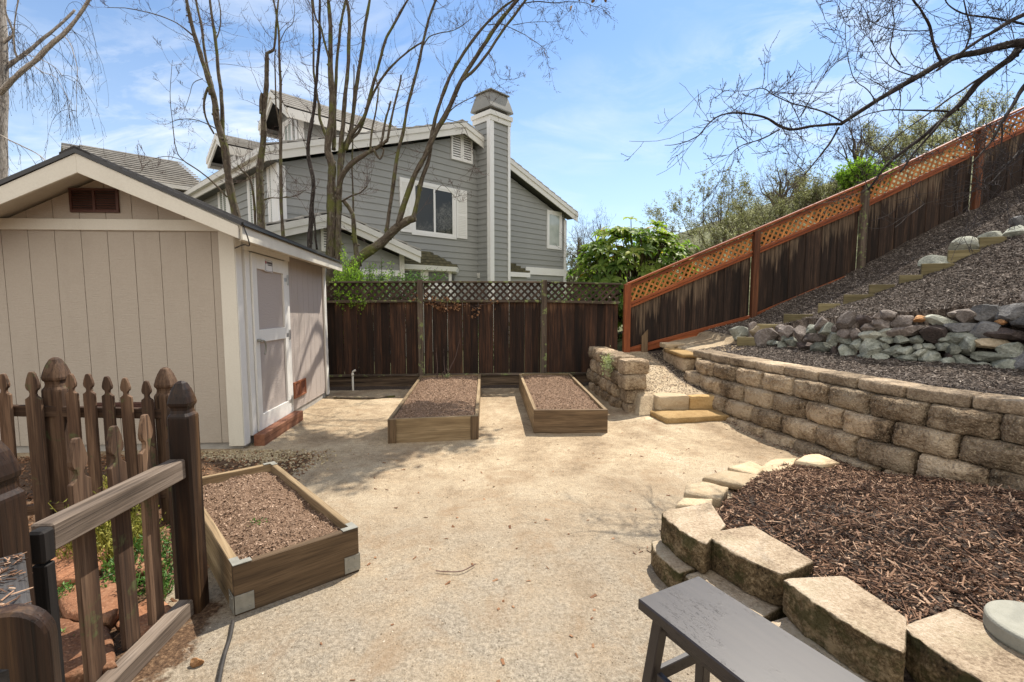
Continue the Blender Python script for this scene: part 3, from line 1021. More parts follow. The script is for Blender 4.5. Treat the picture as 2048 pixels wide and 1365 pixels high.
# lone cut-off board standing before the sloping fence
m = MB(); p0 = atY(1289, 715, FY - .09)
m.prism([(p0.x - .055, FY - .09, .4), (p0.x + .055, FY - .09, .4), (p0.x + .055, FY - .09, 1.0), (p0.x - .055, FY - .09, .88)], (0, .03, 0), .9, lambda v: (v.x, v.y, v.z))
tag(m.build("stub_post", W_BED2, bevel=.003), "short tan board stub standing before the slope fence beside its corner post", "board")

# ------------------------------------------------------------------ picket fences
PICK = [(0, .010), (-.012, .018), (-.045, .029), (-.082, .0375), (-.100, .036), (-.112, .030), (-.118, .020), (-.135, .016), (-.150, .020), (-.160, .032), (-.168, .044)]


def picket(parent, p, zt, zb, width_dir, face_dir, th=.02, s=1.0, mat=None, lean=0):
    """spade-topped picket, p on its centre line"""
    wd, fd = Vector(width_dir).normalized(), Vector(face_dir).normalized()
    L = [(w_ * s, zt + dz * s) for dz, w_ in PICK] + [(.0445 * s, zb)]
    Rr = [(-a, b_) for a, b_ in L][::-1]
    pts = L + Rr
    jit = random.uniform(-.014, .014)
    P = [Vector((p[0], p[1], 0)) + wd * (a + (lean + jit) * (z - zb)) + Vector((0, 0, z)) + fd * (th / 2) for a, z in pts]
    m = MB()
    m.prism(P, -fd * th, None, lambda v: (v.dot(wd), v.dot(fd), v.z))
    return m.build("picket", mat or W_PICKET, parent, bevel=.0025)


FIN = [(0, .008), (-.010, .020), (-.040, .033), (-.075, .043), (-.105, .049), (-.118, .047), (-.128, .040), (-.142, .0385), (-.156, .041), (-.170, .050), (-.18, .0515)]


def picket_post(parent, p, zt, zb, s=1.0, mat=None, rot=0, n=4, name="post"):
    m = MB()
    rings = []
    for dz, r in FIN + [(zb - zt, .0515)]:
        ring = []
        for j in range(12):
            a = math.pi / 4 * 0 + math.radians((0, 38, 52, 90, 128, 142, 180, 218, 232, 270, 308, 322)[j]) + rot
            # squared section with softened corners
            c_, s_ = math.cos(a - rot), math.sin(a - rot)
            q = (abs(c_) ** 40 + abs(s_) ** 40) ** (-1 / 40)
            ring.append(Vector((p[0] + r * s * q * math.cos(a), p[1] + r * s * q * math.sin(a), zt + dz * (s if dz > -.3 else 1))))
        rings.append(ring)
    rings = rings[::-1]
    loc = [(v.x * 1.0 + 7.3, v.y, v.z) for r in rings for v in r]
    m.loft(rings, True, None, loc)
    o = m.build(name, mat or W_PICKET, parent, bevel=0)
    return o


near = thing("picket_fence", "short run of picket fence with grey rails and a dark carved end post", "fence", (-1.47, 2.0, 0))
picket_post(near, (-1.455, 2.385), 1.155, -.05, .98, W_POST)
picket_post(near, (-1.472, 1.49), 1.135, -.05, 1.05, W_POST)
for px, py in ((150, 876), (228, 851), (282, 831), (338, 812)):
    q = atX(px + 3, py, -1.525)
    picket(near, (-1.525, q.y), q.z, .06, (0, 1, 0), (1, 0, 0), mat=W_PICKET)
m = MB(); m.beam((-1.475, 1.635, .752), (-1.465, 2.40, .735), .075, .095); m.build("upper_rail", W_GREY, near, bevel=.006)
m = MB(); m.beam((-1.475, 1.45, .035), (-1.465, 2.40, .035), .07, .08); m.build("lower_rail", W_GREY, near, bevel=.006)

far = thing("picket_fence", "low picket fence with thin spade-topped pickets standing across the shed's end wall", "fence", (-2.6, 3.05, 0))


def faxy(px): # fence line plane: from (110 px, 3.0) to (330 px, 3.2)
    return 3.0 + (px - 110) / 220 * .18


for px, py, z0 in ((110, 715, .05), (330, 735, .02)):
    y = faxy(px) + .04; q = atY(px, py, y)
    picket_post(far, (q.x, q.y), q.z, z0, 1.12 if px == 110 else 1.05)
for px, py in ((-108, 742), (-50, 745), (2, 748), (62, 744), (140, 748), (175, 748), (213, 753), (253, 756), (293, 762)):
    y = faxy(px) - .03; q = atY(px, py, y)
    picket(far, (q.x, q.y), q.z, .20, (1, .05, 0), (0, -1, 0), s=.72 if px != 62 else .95, mat=W_PICKET)
a, b_ = atY(-130, 818, faxy(-130) + .01), atY(345, 828, faxy(345) + .01)
m = MB(); m.beam(a, b_, .035, .065); m.build("upper_rail", W_PICKET, far, bevel=.004)
m = MB(); m.beam((a.x, a.y, .30), (b_.x, b_.y, .28), .035, .06); m.build("lower_rail", W_PICKET, far, bevel=.004)

gate = thing("picket_gate", "dark gate leaf swung toward the camera with debris along its rail", "gate", (-1.38, 1.34, 0))
gd = Vector((.69, -.72, 0)).normalized(); gn = Vector((gd.y, -gd.x, 0)) * -1
g0 = Vector((-1.40, 1.43, 0))
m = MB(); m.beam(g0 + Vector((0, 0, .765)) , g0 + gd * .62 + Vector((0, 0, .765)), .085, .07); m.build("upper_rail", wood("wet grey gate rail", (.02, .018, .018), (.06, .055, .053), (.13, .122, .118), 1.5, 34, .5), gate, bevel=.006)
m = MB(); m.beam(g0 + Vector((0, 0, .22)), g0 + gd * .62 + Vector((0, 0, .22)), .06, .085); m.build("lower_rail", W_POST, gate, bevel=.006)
p = Vector((-.985, 1.0, 0))
wd_, fd_ = Vector((.93, .36, 0)).normalized(), Vector((.36, -.93, 0)).normalized()
arch = [(-.072, .06), (.072, .06)] + [(.072 * math.cos(a_), .835 + .078 * math.sin(a_)) for a_ in [math.pi * q_ / 14 for q_ in range(15)]]
m = MB()
m.prism([p + wd_ * u_ + Vector((0, 0, z_)) + fd_ * .022 for u_, z_ in arch], -fd_ * .044, None, lambda v: (v.dot(wd_), v.dot(fd_), v.z))
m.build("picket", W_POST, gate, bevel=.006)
p = g0 + gd * .20 - gn * .06
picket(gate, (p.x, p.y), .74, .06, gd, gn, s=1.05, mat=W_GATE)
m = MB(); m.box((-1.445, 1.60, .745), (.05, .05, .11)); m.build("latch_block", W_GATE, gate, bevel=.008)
p = Vector((-1.445, 1.60, 0))
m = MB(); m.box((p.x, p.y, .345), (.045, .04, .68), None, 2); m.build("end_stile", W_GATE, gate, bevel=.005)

def gate_deb():
    t_ = random.random() ** 1.6
    q = g0 + gd * (.03 + .36 * t_) + Vector((gd.y, -gd.x, 0)) * random.uniform(-.036, .036)
    return (q.x, q.y, .802)
scatter("leaf_debris", CHIP_LOW, gate_deb, 70, (.010, .05), (.002, .006), (.001, .003), "brown leaf debris lying on the gate rail", .2)
# ------------------------------------------------------------------ shed
XW, Y0, Y1 = -2.475, 5.01, 7.74            # right wall, front and back planes
XC = -3.60                                 # ridge
XL = -5.32
RZ, EZ, XE = 2.875, 2.255, -2.215              # ridge height, eave edge height and x
SL = (RZ - EZ) / (XE - XC)
YF, YB = 4.64, 7.84
shed = thing("garden_shed", "taupe plank garden shed with white trimmed door and dark shingled gable roof", "shed", (XC, (Y0 + Y1) / 2, 0))


def roofz(x): return RZ - SL * abs(x - XC)


# front gable wall from vertical siding strips
win = [(XL, .075), (XW, .075), (XW, roofz(XW) - .10), (XC, RZ - .10), (XL, roofz(XL) - .10)]
m = MB(); x = XL - .06; i = 0
while x < XW:
    pl = clip_poly([(x + .003, 0), (x + .242, 0), (x + .242, 4), (x + .003, 4)], win)
    if pl: m.prism([(a, Y0, z) for a, z in pl], (0, .02, 0), .5, lambda v: (v.x, v.y, v.z))
    x += .245
m.prism([(a, Y0 + .008, z) for a, z in win], (0, .05, 0), .3, lambda v: (v.x, v.y, v.z))
m.build("gable_wall", SIDING, shed)
m = MB(); y = Y0 + .06
while y < Y1 - .05:
    m.box((XW - .01, y + .098, (.09 + roofz(XW) - .1) / 2), (.02, .190 if y + .2 < Y1 else Y1 - y, roofz(XW) - .1 - .09), None, 2, .5)
    y += .196
m.box((XW - .035, (Y0 + Y1) / 2 + .03, 1.2), (.04, Y1 - Y0 - .08, 2.2), None, 2, .3)
m.build("side_wall", SIDING2, shed)
m = MB(); m.box((XL + .03, (Y0 + Y1) / 2 + .03, 1.15), (.05, Y1 - Y0 - .1, 2.1), None, 2); m.build("side_wall", SIDING, shed)
m = MB(); m.prism([(a, Y1, z) for a, z in win], (0, -.05, 0)); m.build("gable_wall", SIDING, shed)
m = MB(); m.box(((XL + XW) / 2, (Y0 + Y1) / 2 + .012, .03), (XW - XL - .03, Y1 - Y0 - .03, .11)); m.build("foundation", CONCRETE, shed)
# corner trims
m = MB(); m.box((XW - .055, Y0 - .013, 1.135), (.15, .024, 2.19), None, 2); m.build("corner_trim", TRIM, shed, bevel=.003)
m = MB(); m.box((XW + .013, Y0 + .045, 1.14), (.024, .12, 2.20), None, 2); m.build("corner_trim", DOORTRIM, shed, bevel=.003)
m = MB(); m.box((XW + .013, Y1 - .04, 1.14), (.024, .10, 2.20), None, 2); m.build("corner_trim", DOORTRIM, shed, bevel=.003)
m = MB(); m.box(((XL + XW) / 2 - .02, Y0 - .0135, 2.283), (XW - XL - .1, .025, .108), None, 0); m.build("gable_band", TRIM, shed, bevel=.003)
# roof slabs
for s_ in (1, -1):
    def rx(d): return XC + s_ * d
    w_ = XE - XC if s_ > 0 else XC - XL + .26
    EZ = RZ - SL * w_
    m = MB()
    up = .03
    m.prism([(rx(0), YF + .012, RZ - .065), (rx(w_ - .012), YF + .012, EZ - .065), (rx(w_ - .012), YF + .012, EZ - .02), (rx(0), YF + .012, RZ - .02)], (0, YB - YF - .02, 0), .5)
    m.build("roof_deck", TRIM, shed)
    m = MB()
    nrow = 11
    for r in range(nrow):                     # shingle courses, each lapping the one below
        d0, d1 = w_ * r / nrow - (.03 if r else 0), w_ * (r + 1) / nrow + .012
        z0, z1 = RZ - SL * d0, RZ - SL * d1
        x = YF - .02
        m.prism([(rx(d0), YF - .025, z0 - .012), (rx(d1), YF - .025, z1 - .006), (rx(d1), YF - .025, z1 + .010), (rx(d0), YF - .025, z0 - .004)], (0, YB - YF + .03, 0))
    m.build("shingles", SHINGLE, shed)
    m = MB()
    m.prism([(rx(0), YF - .03, RZ - .035), (rx(w_ + .014), YF - .03, EZ - .035), (rx(w_ + .014), YF - .03, EZ + .004), (rx(0), YF - .03, RZ + .004)], (0, .012, 0), .4)
    m.build("drip_edge", FLASH, shed)
    m = MB()
    m.prism([(rx(0), YF - .018, RZ - .205), (rx(w_ - .02), YF - .018, EZ - .155), (rx(w_ - .02), YF - .018, EZ - .036), (rx(0), YF - .018, RZ - .036)], (0, .028, 0), None,
            lambda v: (v.y, v.z + SL * abs(v.x - XC), v.x))
    m.build("rake_board", TRIM, shed, bevel=.003)
    m = MB()
    m.box((rx(w_ - .010), (YF + YB) / 2, EZ - .098), (.022, YB - YF - .03, .125), None, 1); m.build("eave_board", TRIM, shed, bevel=.003)
    m = MB(); m.box((rx(w_ - .11), (Y0 + YB) / 2, EZ - .11), (.20, YB - Y0, .012), None, 1); m.build("soffit", TRIM, shed)
m = MB(); m.prism([(XC - .13, YF - .03, RZ - .055), (XC, YF - .03, RZ + .006), (XC + .13, YF - .03, RZ - .055), (XC + .13, YF - .03, RZ - .035), (XC, YF - .03, RZ + .026), (XC - .13, YF - .03, RZ - .035)], (0, YB - YF + .05, 0))
m.build("ridge_cap", SHINGLE, shed)
EZ = RZ - SL * (XE - XC)
m = MB(); m.prism([(XE + .004, YF - .005, EZ - .018), (XE + .03, YF - .005, EZ - .030), (XE + .03, YF - .005, EZ - .004), (XE + .004, YF - .005, EZ + .004)], (0, YB - YF, 0)); m.build("drip_edge", FLASH, shed)


def louvre(x0, x1, z0, z1, put, mat, parent, slats=9, name="vent"):
    """louvred vent; put(u, v, depth) maps to the wall"""
    fr = MB(); b = .022
    for (a0, a1, c0, c1) in ((x0, x1, z0, z0 + b), (x0, x1, z1 - b, z1), (x0, x0 + b, z0 + b, z1 - b), (x1 - b, x1, z0 + b, z1 - b), ((x0 + x1) / 2 - b / 2, (x0 + x1) / 2 + b / 2, z0 + b, z1 - b)):
        q = [put(a0, c0, .02), put(a1, c0, .02), put(a1, c1, .02), put(a0, c1, .02)]
        fr.prism(q, put(a0, c0, .0) - put(a0, c0, .02))
    n = slats
    for half in ((x0 + b, (x0 + x1) / 2 - b / 2), ((x0 + x1) / 2 + b / 2, x1 - b)):
        for r in range(n):
            za = z0 + b + (z1 - z0 - 2 * b) * r / n
            h = (z1 - z0 - 2 * b) / n
            q = [put(half[0], za, .016), put(half[1], za, .016), put(half[1], za + h * .75, .004), put(half[0], za + h * .75, .004)]
            fr.prism(q, put(0, za, .0) - put(0, za, .003))
    o = fr.build(name, mat, parent)
    bk = MB(); q = [put(x0 + b, z0 + b, .003), put(x1 - b, z0 + b, .003), put(x1 - b, z1 - b, .003), put(x0 + b, z1 - b, .003)]
    bk.prism(q, put(0, z0, 0) - put(0, z0, .002)); ob = bk.build("vent_back", TILEDARK, o)
    return o


front = lambda u, v, d: Vector((u, Y0 - .001 - d, v))
side = lambda u, v, d: Vector((XW + .001 + d, u, v))
a, b_ = atY(143, 422, Y0), atY(237, 375, Y0)
louvre(a.x, b_.x, a.z, b_.z, front, VENTRED, shed, 8, "gable_vent")
a, b_ = atY(187, 829, Y0), atY(335, 803, Y0)
louvre(a.x, b_.x, a.z, b_.z, front, VENTRED, shed, 5, "wall_vent")
a, b_ = atX(587, 790, XW), atX(609, 753, XW)
louvre(a.y, b_.y, .25, .47, side, VENTORANGE, shed, 11, "wall_vent")
# door
DY0, DY1, DZ0, DZ1 = 5.265, 6.165, .115, 2.06
dr = MB()
fw = .105
X = XW + .02
dpan = MB(); dpan.box((X - .004, (DY0 + DY1) / 2, (DZ0 + DZ1) / 2), (.03, DY1 - DY0 - .02, DZ1 - DZ0 - .02), None, 2, .5)
door = dpan.build("door", SIDING2, shed)
zmid = 1.16
for (y0, y1, z0, z1) in ((DY0, DY0 + fw, DZ0, DZ1), (DY1 - fw, DY1, DZ0, DZ1), (DY0 + fw, DY1 - fw, DZ1 - .16, DZ1), (DY0 + fw, DY1 - fw, DZ0, DZ0 + .17), (DY0 + fw, DY1 - fw, zmid - .07, zmid + .07)):
    dr.box((X + .022, (y0 + y1) / 2, (z0 + z1) / 2), (.022, y1 - y0 - .001, z1 - z0 - .001))
dr.build("door_frame", DOORTRIM, door, bevel=.002)
for (y0, y1, z0, z1, nm) in ((DY0 - .105, DY0 - .006, .10, 2.10, "jamb_trim"), (DY1 + .006, DY1 + .105, .10, 2.10, "jamb_trim"), (DY0 - .125, DY1 + .125, 2.075, 2.185, "head_trim")):
    m = MB(); m.box((XW + (.017 if nm == "jamb_trim" else .022), (y0 + y1) / 2, (z0 + z1) / 2), (.034 if nm == "jamb_trim" else .044, y1 - y0, z1 - z0)); m.build(nm, DOORTRIM, shed, bevel=.002)
for z in (1.83, 1.13, .27):
    m = MB(); m.box((XW + .048, DY1 - .03, z), (.012, .10, .05)); m.box((XW + .048, DY1 + .035, z), (.012, .04, .13))
    m.tube([(XW + .058, DY1 + .003, z - .06), (XW + .058, DY1 + .003, z + .06)], .010, 8)
    m.build("hinge", METAL, door, bevel=.002)
m = MB(); m.box((XW + .046, DY0 + .05, 1.10), (.01, .05, .13)); m.tube([(XW + .05, DY0 + .05, 1.115), (XW + .09, DY0 + .05, 1.115)], .018, 10)
m.tube(smooth_path([(XW + .095, DY0 + .045, 1.115), (XW + .10, DY0 + .10, 1.105), (XW + .10, DY0 + .135, 1.06), (XW + .095, DY0 + .14, 1.0), (XW + .09, DY0 + .125, .955)], 4), [.010] * 17, 8)
m.build("handle", METALW, door, smooth=True)
# little maker's plate on the door head: white, red mark, rows of dark print too small to read
a, b_ = 5.56, 5.76
m = MB(); m.box((XW + .0545, (a + b_) / 2, 1.955), (.004, b_ - a, .135)); pl = m.build("door_plate", LABELW, door)
m = MB(); m.box((XW + .0575, a + .028, 1.99), (.002, .03, .03)); m.build("plate_mark", LABELR, pl)
m = MB()
for r, (u0, u1, zz, hh) in enumerate(((.052, .185, 1.99, .026), (.075, .19, 1.965, .012), (.02, .19, 1.895, .003), (.02, .19, 2.017, .003), (.017, .02, 1.955, .12), (.187, .190, 1.955, .12))):
    u = u0
    while u < u1:
        wv = random.uniform(.008, .016) if r < 2 else .2
        m.box((XW + .0575, a + min(u + wv / 2, (u0 + u1) / 2 if r >= 2 else 9), zz), (.002, (u1 - u0) if r >= 2 else wv * .8, hh))
        u += wv
m.build("plate_print", LABELK, pl)
# cable hanging off the eave corner
m = MB(); m.tube(smooth_path([(XE + .01, 4.66, EZ - .03), (XE + .035, 4.68, EZ - .13), (XE + .02, 4.74, EZ - .20), (XE - .06, 4.8, EZ - .185), (XW + .02, 5.0, EZ - .19)], 5), .006, 6); m.build("cable", BLACKHOSE, shed)
# the shed settles a little towards the back fence
for o in bpy.data.objects:
    pr = o
    while pr.parent: pr = pr.parent
    if pr is shed and o.type == 'MESH':
        oy = o['_org'][1]
        for v in o.data.vertices:
            v.co.z *= 1 - .0175 * max(0, v.co.y + oy - YF)
# redwood sill
m = MB(); m.box((XW + .115, 5.66, .06), (.11, 1.10, .125), None, 1)
tag(m.build("door_sill", wood("orange redwood sill", (.20, .075, .04), (.30, .125, .07), (.38, .18, .10), 1.4, 26, .75), bevel=.004), "reddish timber block lying below the shed door as a step", "timber")

# ------------------------------------------------------------------ retaining walls
def rough_block(w_, h_, d_, seed, p=15, amp=.015, cuts=11, face_bulge=.062, top_flag=False):
    """weathered concrete block; local x along the wall, -y is the split face, z up, centred"""
    bm = bmesh.new()
    bmesh.ops.create_cube(bm, size=2)
    bmesh.ops.subdivide_edges(bm, edges=bm.edges[:], cuts=cuts, use_grid_fill=True)
    sv = Vector((seed * 13.7, seed * 5.1, seed * 3.3))
    for v in bm.verts:
        c = v.co.copy()
        q = (abs(c.x) ** p + abs(c.y) ** p + abs(c.z) ** p) ** (1 / p)
        c = c / q
        f = max(0, -c.y) ** 3
        c2 = Vector((c.x * w_ / 2, c.y * d_ / 2, c.z * h_ / 2))
        c2.y -= f * face_bulge * (1 - .7 * c.x ** 2) * (1 - .55 * c.z ** 2)
        nz = noise.noise_vector(c2 * 9 + sv) * amp + noise.noise_vector(c2 * 24 + sv) * amp * .8 + noise.noise_vector(c2 * 60 + sv) * amp * .55
        k_ = .35 + .65 * max(f, 0)
        v.co = c2 + nz * k_
    me_ = bpy.data.meshes.new("block")
    bm.to_mesh(me_)
    a = me_.attributes.new("top", "FLOAT", "POINT")
    a.data.foreach_set("value", [0.0 if vv.co.z > h_ * .40 else 1.0 for vv in me_.vertices])
    a = me_.attributes.new("rnd", "FLOAT", "POINT"); a.data.foreach_set("value", [random.random()] * len(me_.vertices))
    me_.polygons.foreach_set("use_smooth", [True] * len(me_.polygons))
    me_.set_sharp_from_angle(angle=R(38))
    bm.free()
    return me_


def place(name, me_, mat, parent, loc, rz, scale=(1, 1, 1), tilt=0):
    o = bpy.data.objects.new(name, me_)
    if mat is not None and not me_.materials: me_.materials.append(mat)
    COL.objects.link(o)
    o.location = Vector(loc) - (Vector(parent["_org"]) if parent is not None else Vector())
    o.rotation_euler = (tilt, 0, rz)
    o.scale = scale
    if parent is not None: o.parent = parent
    o["_org"] = tuple(loc)
    return o


def walk(path, step):
    """points, headings every step along a polyline"""
    P = [Vector((a, b_, 0)) for a, b_ in path]
    out, i, rest = [], 0, 0.0
    total = sum((P[j + 1] - P[j]).length for j in range(len(P) - 1))
    def at(s_):
        for j in range(len(P) - 1):
            L_ = (P[j + 1] - P[j]).length
            if s_ <= L_ or j == len(P) - 2:
                return P[j] + (P[j + 1] - P[j]) * (s_ / L_), (P[j + 1] - P[j]).normalized()
            s_ -= L_
    return at, total


BM = [rough_block(.43, .199, .27, s_, 13, .016) for s_ in range(8)]
CM = [rough_block(.43, .105, .30, 20 + s_, 12, .006, 6, .012) for s_ in range(6)]
rw = thing("retaining_wall", "long curving retaining wall of tan split-faced concrete blocks below the mulch slope", "wall", (3.5, 4.5, 0))
path = smooth_path([(wall_x(y), y, 0) for y in (6.85, 6.1, 5.4, 4.6, 3.8, 3.0, 2.2, 1.3)], 6)
at, total = walk([(p.x, p.y) for p in path], .4)
for k_ in range(4):
    s_ = .2 + (.2 if k_ % 2 else 0)
    z = k_ * .198 + .0
    setb = .062 * (4 - k_)
    while s_ < total - .1:
        p, t_ = at(s_)
        nrm = Vector((t_.y, -t_.x, 0))
        if nrm.x > 0: nrm = -nrm
        q = p + nrm * (setb - .13)
        rz = math.atan2(-nrm.x, nrm.y) + math.pi
        place("block", random.choice(BM), BLOCK, rw, (q.x, q.y, z + random.uniform(-.003, .003)), rz + random.uniform(-.03, .03), (random.uniform(.98, 1.02), 1, 1))
        s_ += .434
s_ = .2
while s_ < total - .1:
    p, t_ = at(s_)
    nrm = Vector((t_.y, -t_.x, 0))
    if nrm.x > 0: nrm = -nrm
    q = p - nrm * .135
    place("cap_block", random.choice(CM), BLOCKCAP, rw, (q.x, q.y, .748 + random.uniform(-.003, .003)), math.atan2(-nrm.x, nrm.y) + math.pi + random.uniform(-.025, .025))
    s_ += .436
# stub wall beside the steps
sw = thing("stub_wall", "short stepped wall of tan blocks at the slope's foot, with a pale tuft", "wall", (2.15, 7.2, 0))
CORN = [rough_block(.32, .199, .27, 40 + s_, 9, .011, 7, .02) for s_ in range(3)]
for k_ in range(4):
    z = k_ * .196 + .045
    y = 6.62 + (.0 if k_ % 2 == 0 else .19) + .05 * k_
    x = 2.30 - .02 * k_
    # end block faces the yard
    place("block", CORN[k_ % 3], BLOCK, sw, (2.07 + (.03, .02, -.05, -.02)[k_], 6.33 + (-.03, .05, .0, .05)[k_], z), .06 + random.uniform(-.05, .05), (1.15 if k_ != 2 else 1.0, 1, 1.02))
    yy = 6.68 + (.0 if k_ % 2 == 0 else .15)
    while yy < 8.25:
        xx = 2.02 - (yy - 6.6) * .03
        place("block", random.choice(BM), BLOCK, sw, (xx - .0 + .03 * k_ * .3, yy, z + random.uniform(-.004, .004)), -math.pi / 2 + .03, (random.uniform(.85, .95), 1, 1))
        yy += .40

# steps
def stone_slab(name, poly, z0, z1, mat, label, cat, group=None, amp=.008, seed=0, parent=None, sub=6):
    """irregular slab: outline densified, roughened edge, slightly domed top"""
    n = len(poly)
    pts = []
    for i in range(n):
        a, b_ = Vector((*poly[i], 0)), Vector((*poly[(i + 1) % n], 0))
        for q in range(sub): pts.append(a.lerp(b_, q / sub))
    c = sum(pts, Vector()) / len(pts)
    sv = Vector((seed * 3.1, seed * 7.7, seed))
    m = MB()
    rings = []
    for fz, ins in ((z0, 1.0), (z0 + (z1 - z0) * .6, 1.01), (z1 - .008, 1.0), (z1, .965)):
        ring = []
        for p in pts:
            d = p - c
            j = noise.noise_vector(p * 9 + sv + Vector((0, 0, fz * 20))) * amp + noise.noise_vector(p * 30 + sv) * amp * .5
            ring.append(Vector((c.x + d.x * ins + j.x, c.y + d.y * ins + j.y, fz + j.z * .5)))
        rings.append(ring)
    for ins in (.7, .4, .1):
        rings.append([Vector((c.x + (p - c).x * ins, c.y + (p - c).y * ins, z1 + .004 + noise.noise(p * 6 * ins + sv) * amp * .8)) for p in pts])
    m.loft(rings, True)
    o = m.build(name, mat, parent, smooth=True)
    if parent is None: tag(o, label, cat, group)
    return o


stone_slab("step_slab", [(2.19, 5.52), (3.03, 5.62), (3.02, 5.98), (2.14, 5.94)], 0.03, .125, ORANGESTONE, "ochre flat stone slab forming the lowest step", "step", seed=1, amp=.012)
o = place("riser_block", rough_block(.44, .20, .26, 61, 12, .012, 9, .02), FLAG, None, (2.445, 6.08, .205), .02); tag(o, "tan block riser above the ochre slab, on the stub wall side", "step")
o = place("riser_block", rough_block(.40, .19, .26, 62, 12, .012, 9, .02), ORANGESTONE, None, (2.865, 6.09, .20), -.02); tag(o, "orange stained block riser above the ochre slab, against the retaining wall", "step")
q0 = atZ(1290, 849, 0.0); q1 = atZ(1337, 842, 0)
stone_slab("flat_stone", [(q0.x, q0.y), (q1.x, q1.y), (q1.x + .03, q1.y + .13), (q0.x + .04, q0.y + .14)], -.02, .05, FLAG, "thin flat stone lying beside the ochre step slab", "stone", seed=2)
# upper step onto the slope path
stone_slab("upper_slab", [(3.02, 7.05), (3.42, 7.02), (3.48, 7.95), (3.06, 7.92)], .66, .715, ORANGESTONE, "ochre slab at the head of the gravel landing, meeting the retaining wall", "step", seed=3)
o = place("cap_stone", rough_block(.36, .09, .28, 64, 9, .012, 7, .02), FLAG, None, (3.27, 8.08, .75), .05); tag(o, "mossy flat cap block at the far end of the ochre upper slab", "stone")
o = place("riser_block", rough_block(.46, .24, .2, 65, 9, .012, 7, .02), BLOCK, None, (3.19, 7.78, .55), -math.pi / 2); tag(o, "block riser holding up the ochre upper slab at its far end", "step")
o = place("riser_block", rough_block(.46, .22, .2, 66, 9, .012, 7, .02), BLOCK, None, (3.17, 7.30, .54), -math.pi / 2); tag(o, "block riser holding up the ochre upper slab beside the retaining wall", "step")

# low planter edging
pe = thing("planter_edging", "low curved planter edging of big mossy tan blocks around the bark bed", "planter edging", (1.4, 2.2, 0))


def edge_block(front, back, z0, z1, seed, bulge=.035):
    """front: two points along the outer face; back: two points behind them"""
    f0, f1 = Vector((*front[0], 0)), Vector((*front[1], 0))
    b0, b1 = Vector((*back[0], 0)), Vector((*back[1], 0))
    out = (f1 - f0).cross(Vector((0, 0, 1))).normalized()
    if out.dot((f0 + f1) / 2 - (b0 + b1) / 2) < 0: out = -out
    NX, NY, NZ = 22, 12, 12
    bm = bmesh.new()
    bmesh.ops.create_cube(bm, size=2)
    bmesh.ops.subdivide_edges(bm, edges=bm.edges[:], cuts=19, use_grid_fill=True)
    sv = Vector((seed * 13.7, seed * 5.1, seed * 3.3))
    tops = []
    for v in bm.verts:
        c = v.co
        q = (abs(c.x) ** 24 + abs(c.y) ** 24 + abs(c.z) ** 24) ** (1 / 24)
        c = c / q
        s_ = (c.x + 1) / 2; t_ = (c.y + 1) / 2
        p = f0.lerp(f1, s_).lerp(b0.lerp(b1, s_), t_)
        p = p + out * (bulge * (1 - c.x ** 2) * (1 - t_) ** 2)
        p.z = z0 + (z1 - z0) * (c.z + 1) / 2
        isf = max(0, -c.y) ** 6 * (1 if abs(c.z) < .97 else .4)
        nv = noise.noise_vector(p * 9 + sv) * .010 + noise.noise_vector(p * 30 + sv) * .007 + noise.noise_vector(p * 80 + sv) * .0055
        p = p + nv * (.16 + 1.0 * isf)
        v.co = p
        tops.append(0.0 if c.z > .9 else 1.0)
    me_ = bpy.data.meshes.new("edging")
    org = Vector(pe["_org"])
    for v in bm.verts: v.co -= org
    bm.verts.index_update()
    bm.to_mesh(me_)
    a = me_.attributes.new("top", "FLOAT", "POINT"); a.data.foreach_set("value", tops)
    me_.polygons.foreach_set("use_smooth", [True] * len(me_.polygons))
    bm.free()
    me_.set_sharp_from_angle(angle=R(42))
    me_.materials.append(EDGING)
    o = bpy.data.objects.new("edging_block", me_); COL.objects.link(o); o.parent = pe; o["_org"] = tuple(org)


EB = [([(1.045, 2.67), (1.132, 2.283)], [(1.40, 2.785), (1.338, 2.478)]),
      ([(1.18, 2.40), (1.359, 1.997)], [(1.488, 2.474), (1.577, 2.096)]),
      ([(1.335, 1.975), (1.482, 1.499)], [(1.632, 1.976), (1.656, 1.68)]),
      ([(1.60, 1.645), (1.68, 1.25)], [(1.90, 1.736), (2.02, 1.36)]),
      ([(1.70, 1.24), (1.74, .83)], [(2.03, 1.33), (2.05, .85)])]
for i, (f_, b2) in enumerate(EB):
    edge_block(f_, b2, .135, .305, i + 1)
lower = [([(.99, 2.66), (1.02, 2.33)], [(1.31, 2.68), (1.28, 2.40)]), ([(1.035, 2.31), (1.175, 1.92)], [(1.34, 2.4), (1.44, 2.06)]),
         ([(1.19, 1.91), (1.365, 1.51)], [(1.48, 2.0), (1.60, 1.62)]), ([(1.375, 1.50), (1.53, 1.06)], [(1.64, 1.58), (1.8, 1.12)]), ([(1.55, 1.05), (1.62, .65)], [(1.84, 1.1), (1.88, .68)])]
for i, (f_, b2) in enumerate(lower):
    edge_block(f_, b2, -.06, .133, 30 + i)

# flat stones continuing the planter edge out to the wall
def flag_px(pxs, z, th, seed, label, mat=None, name="flagstone"):
    return stone_slab(name, [(atZ(a, b_, z).x, atZ(a, b_, z).y) for a, b_ in pxs], z - th, z, mat or FLAG, label, "stone", "flat stones edging the bark bed" , .010, seed)


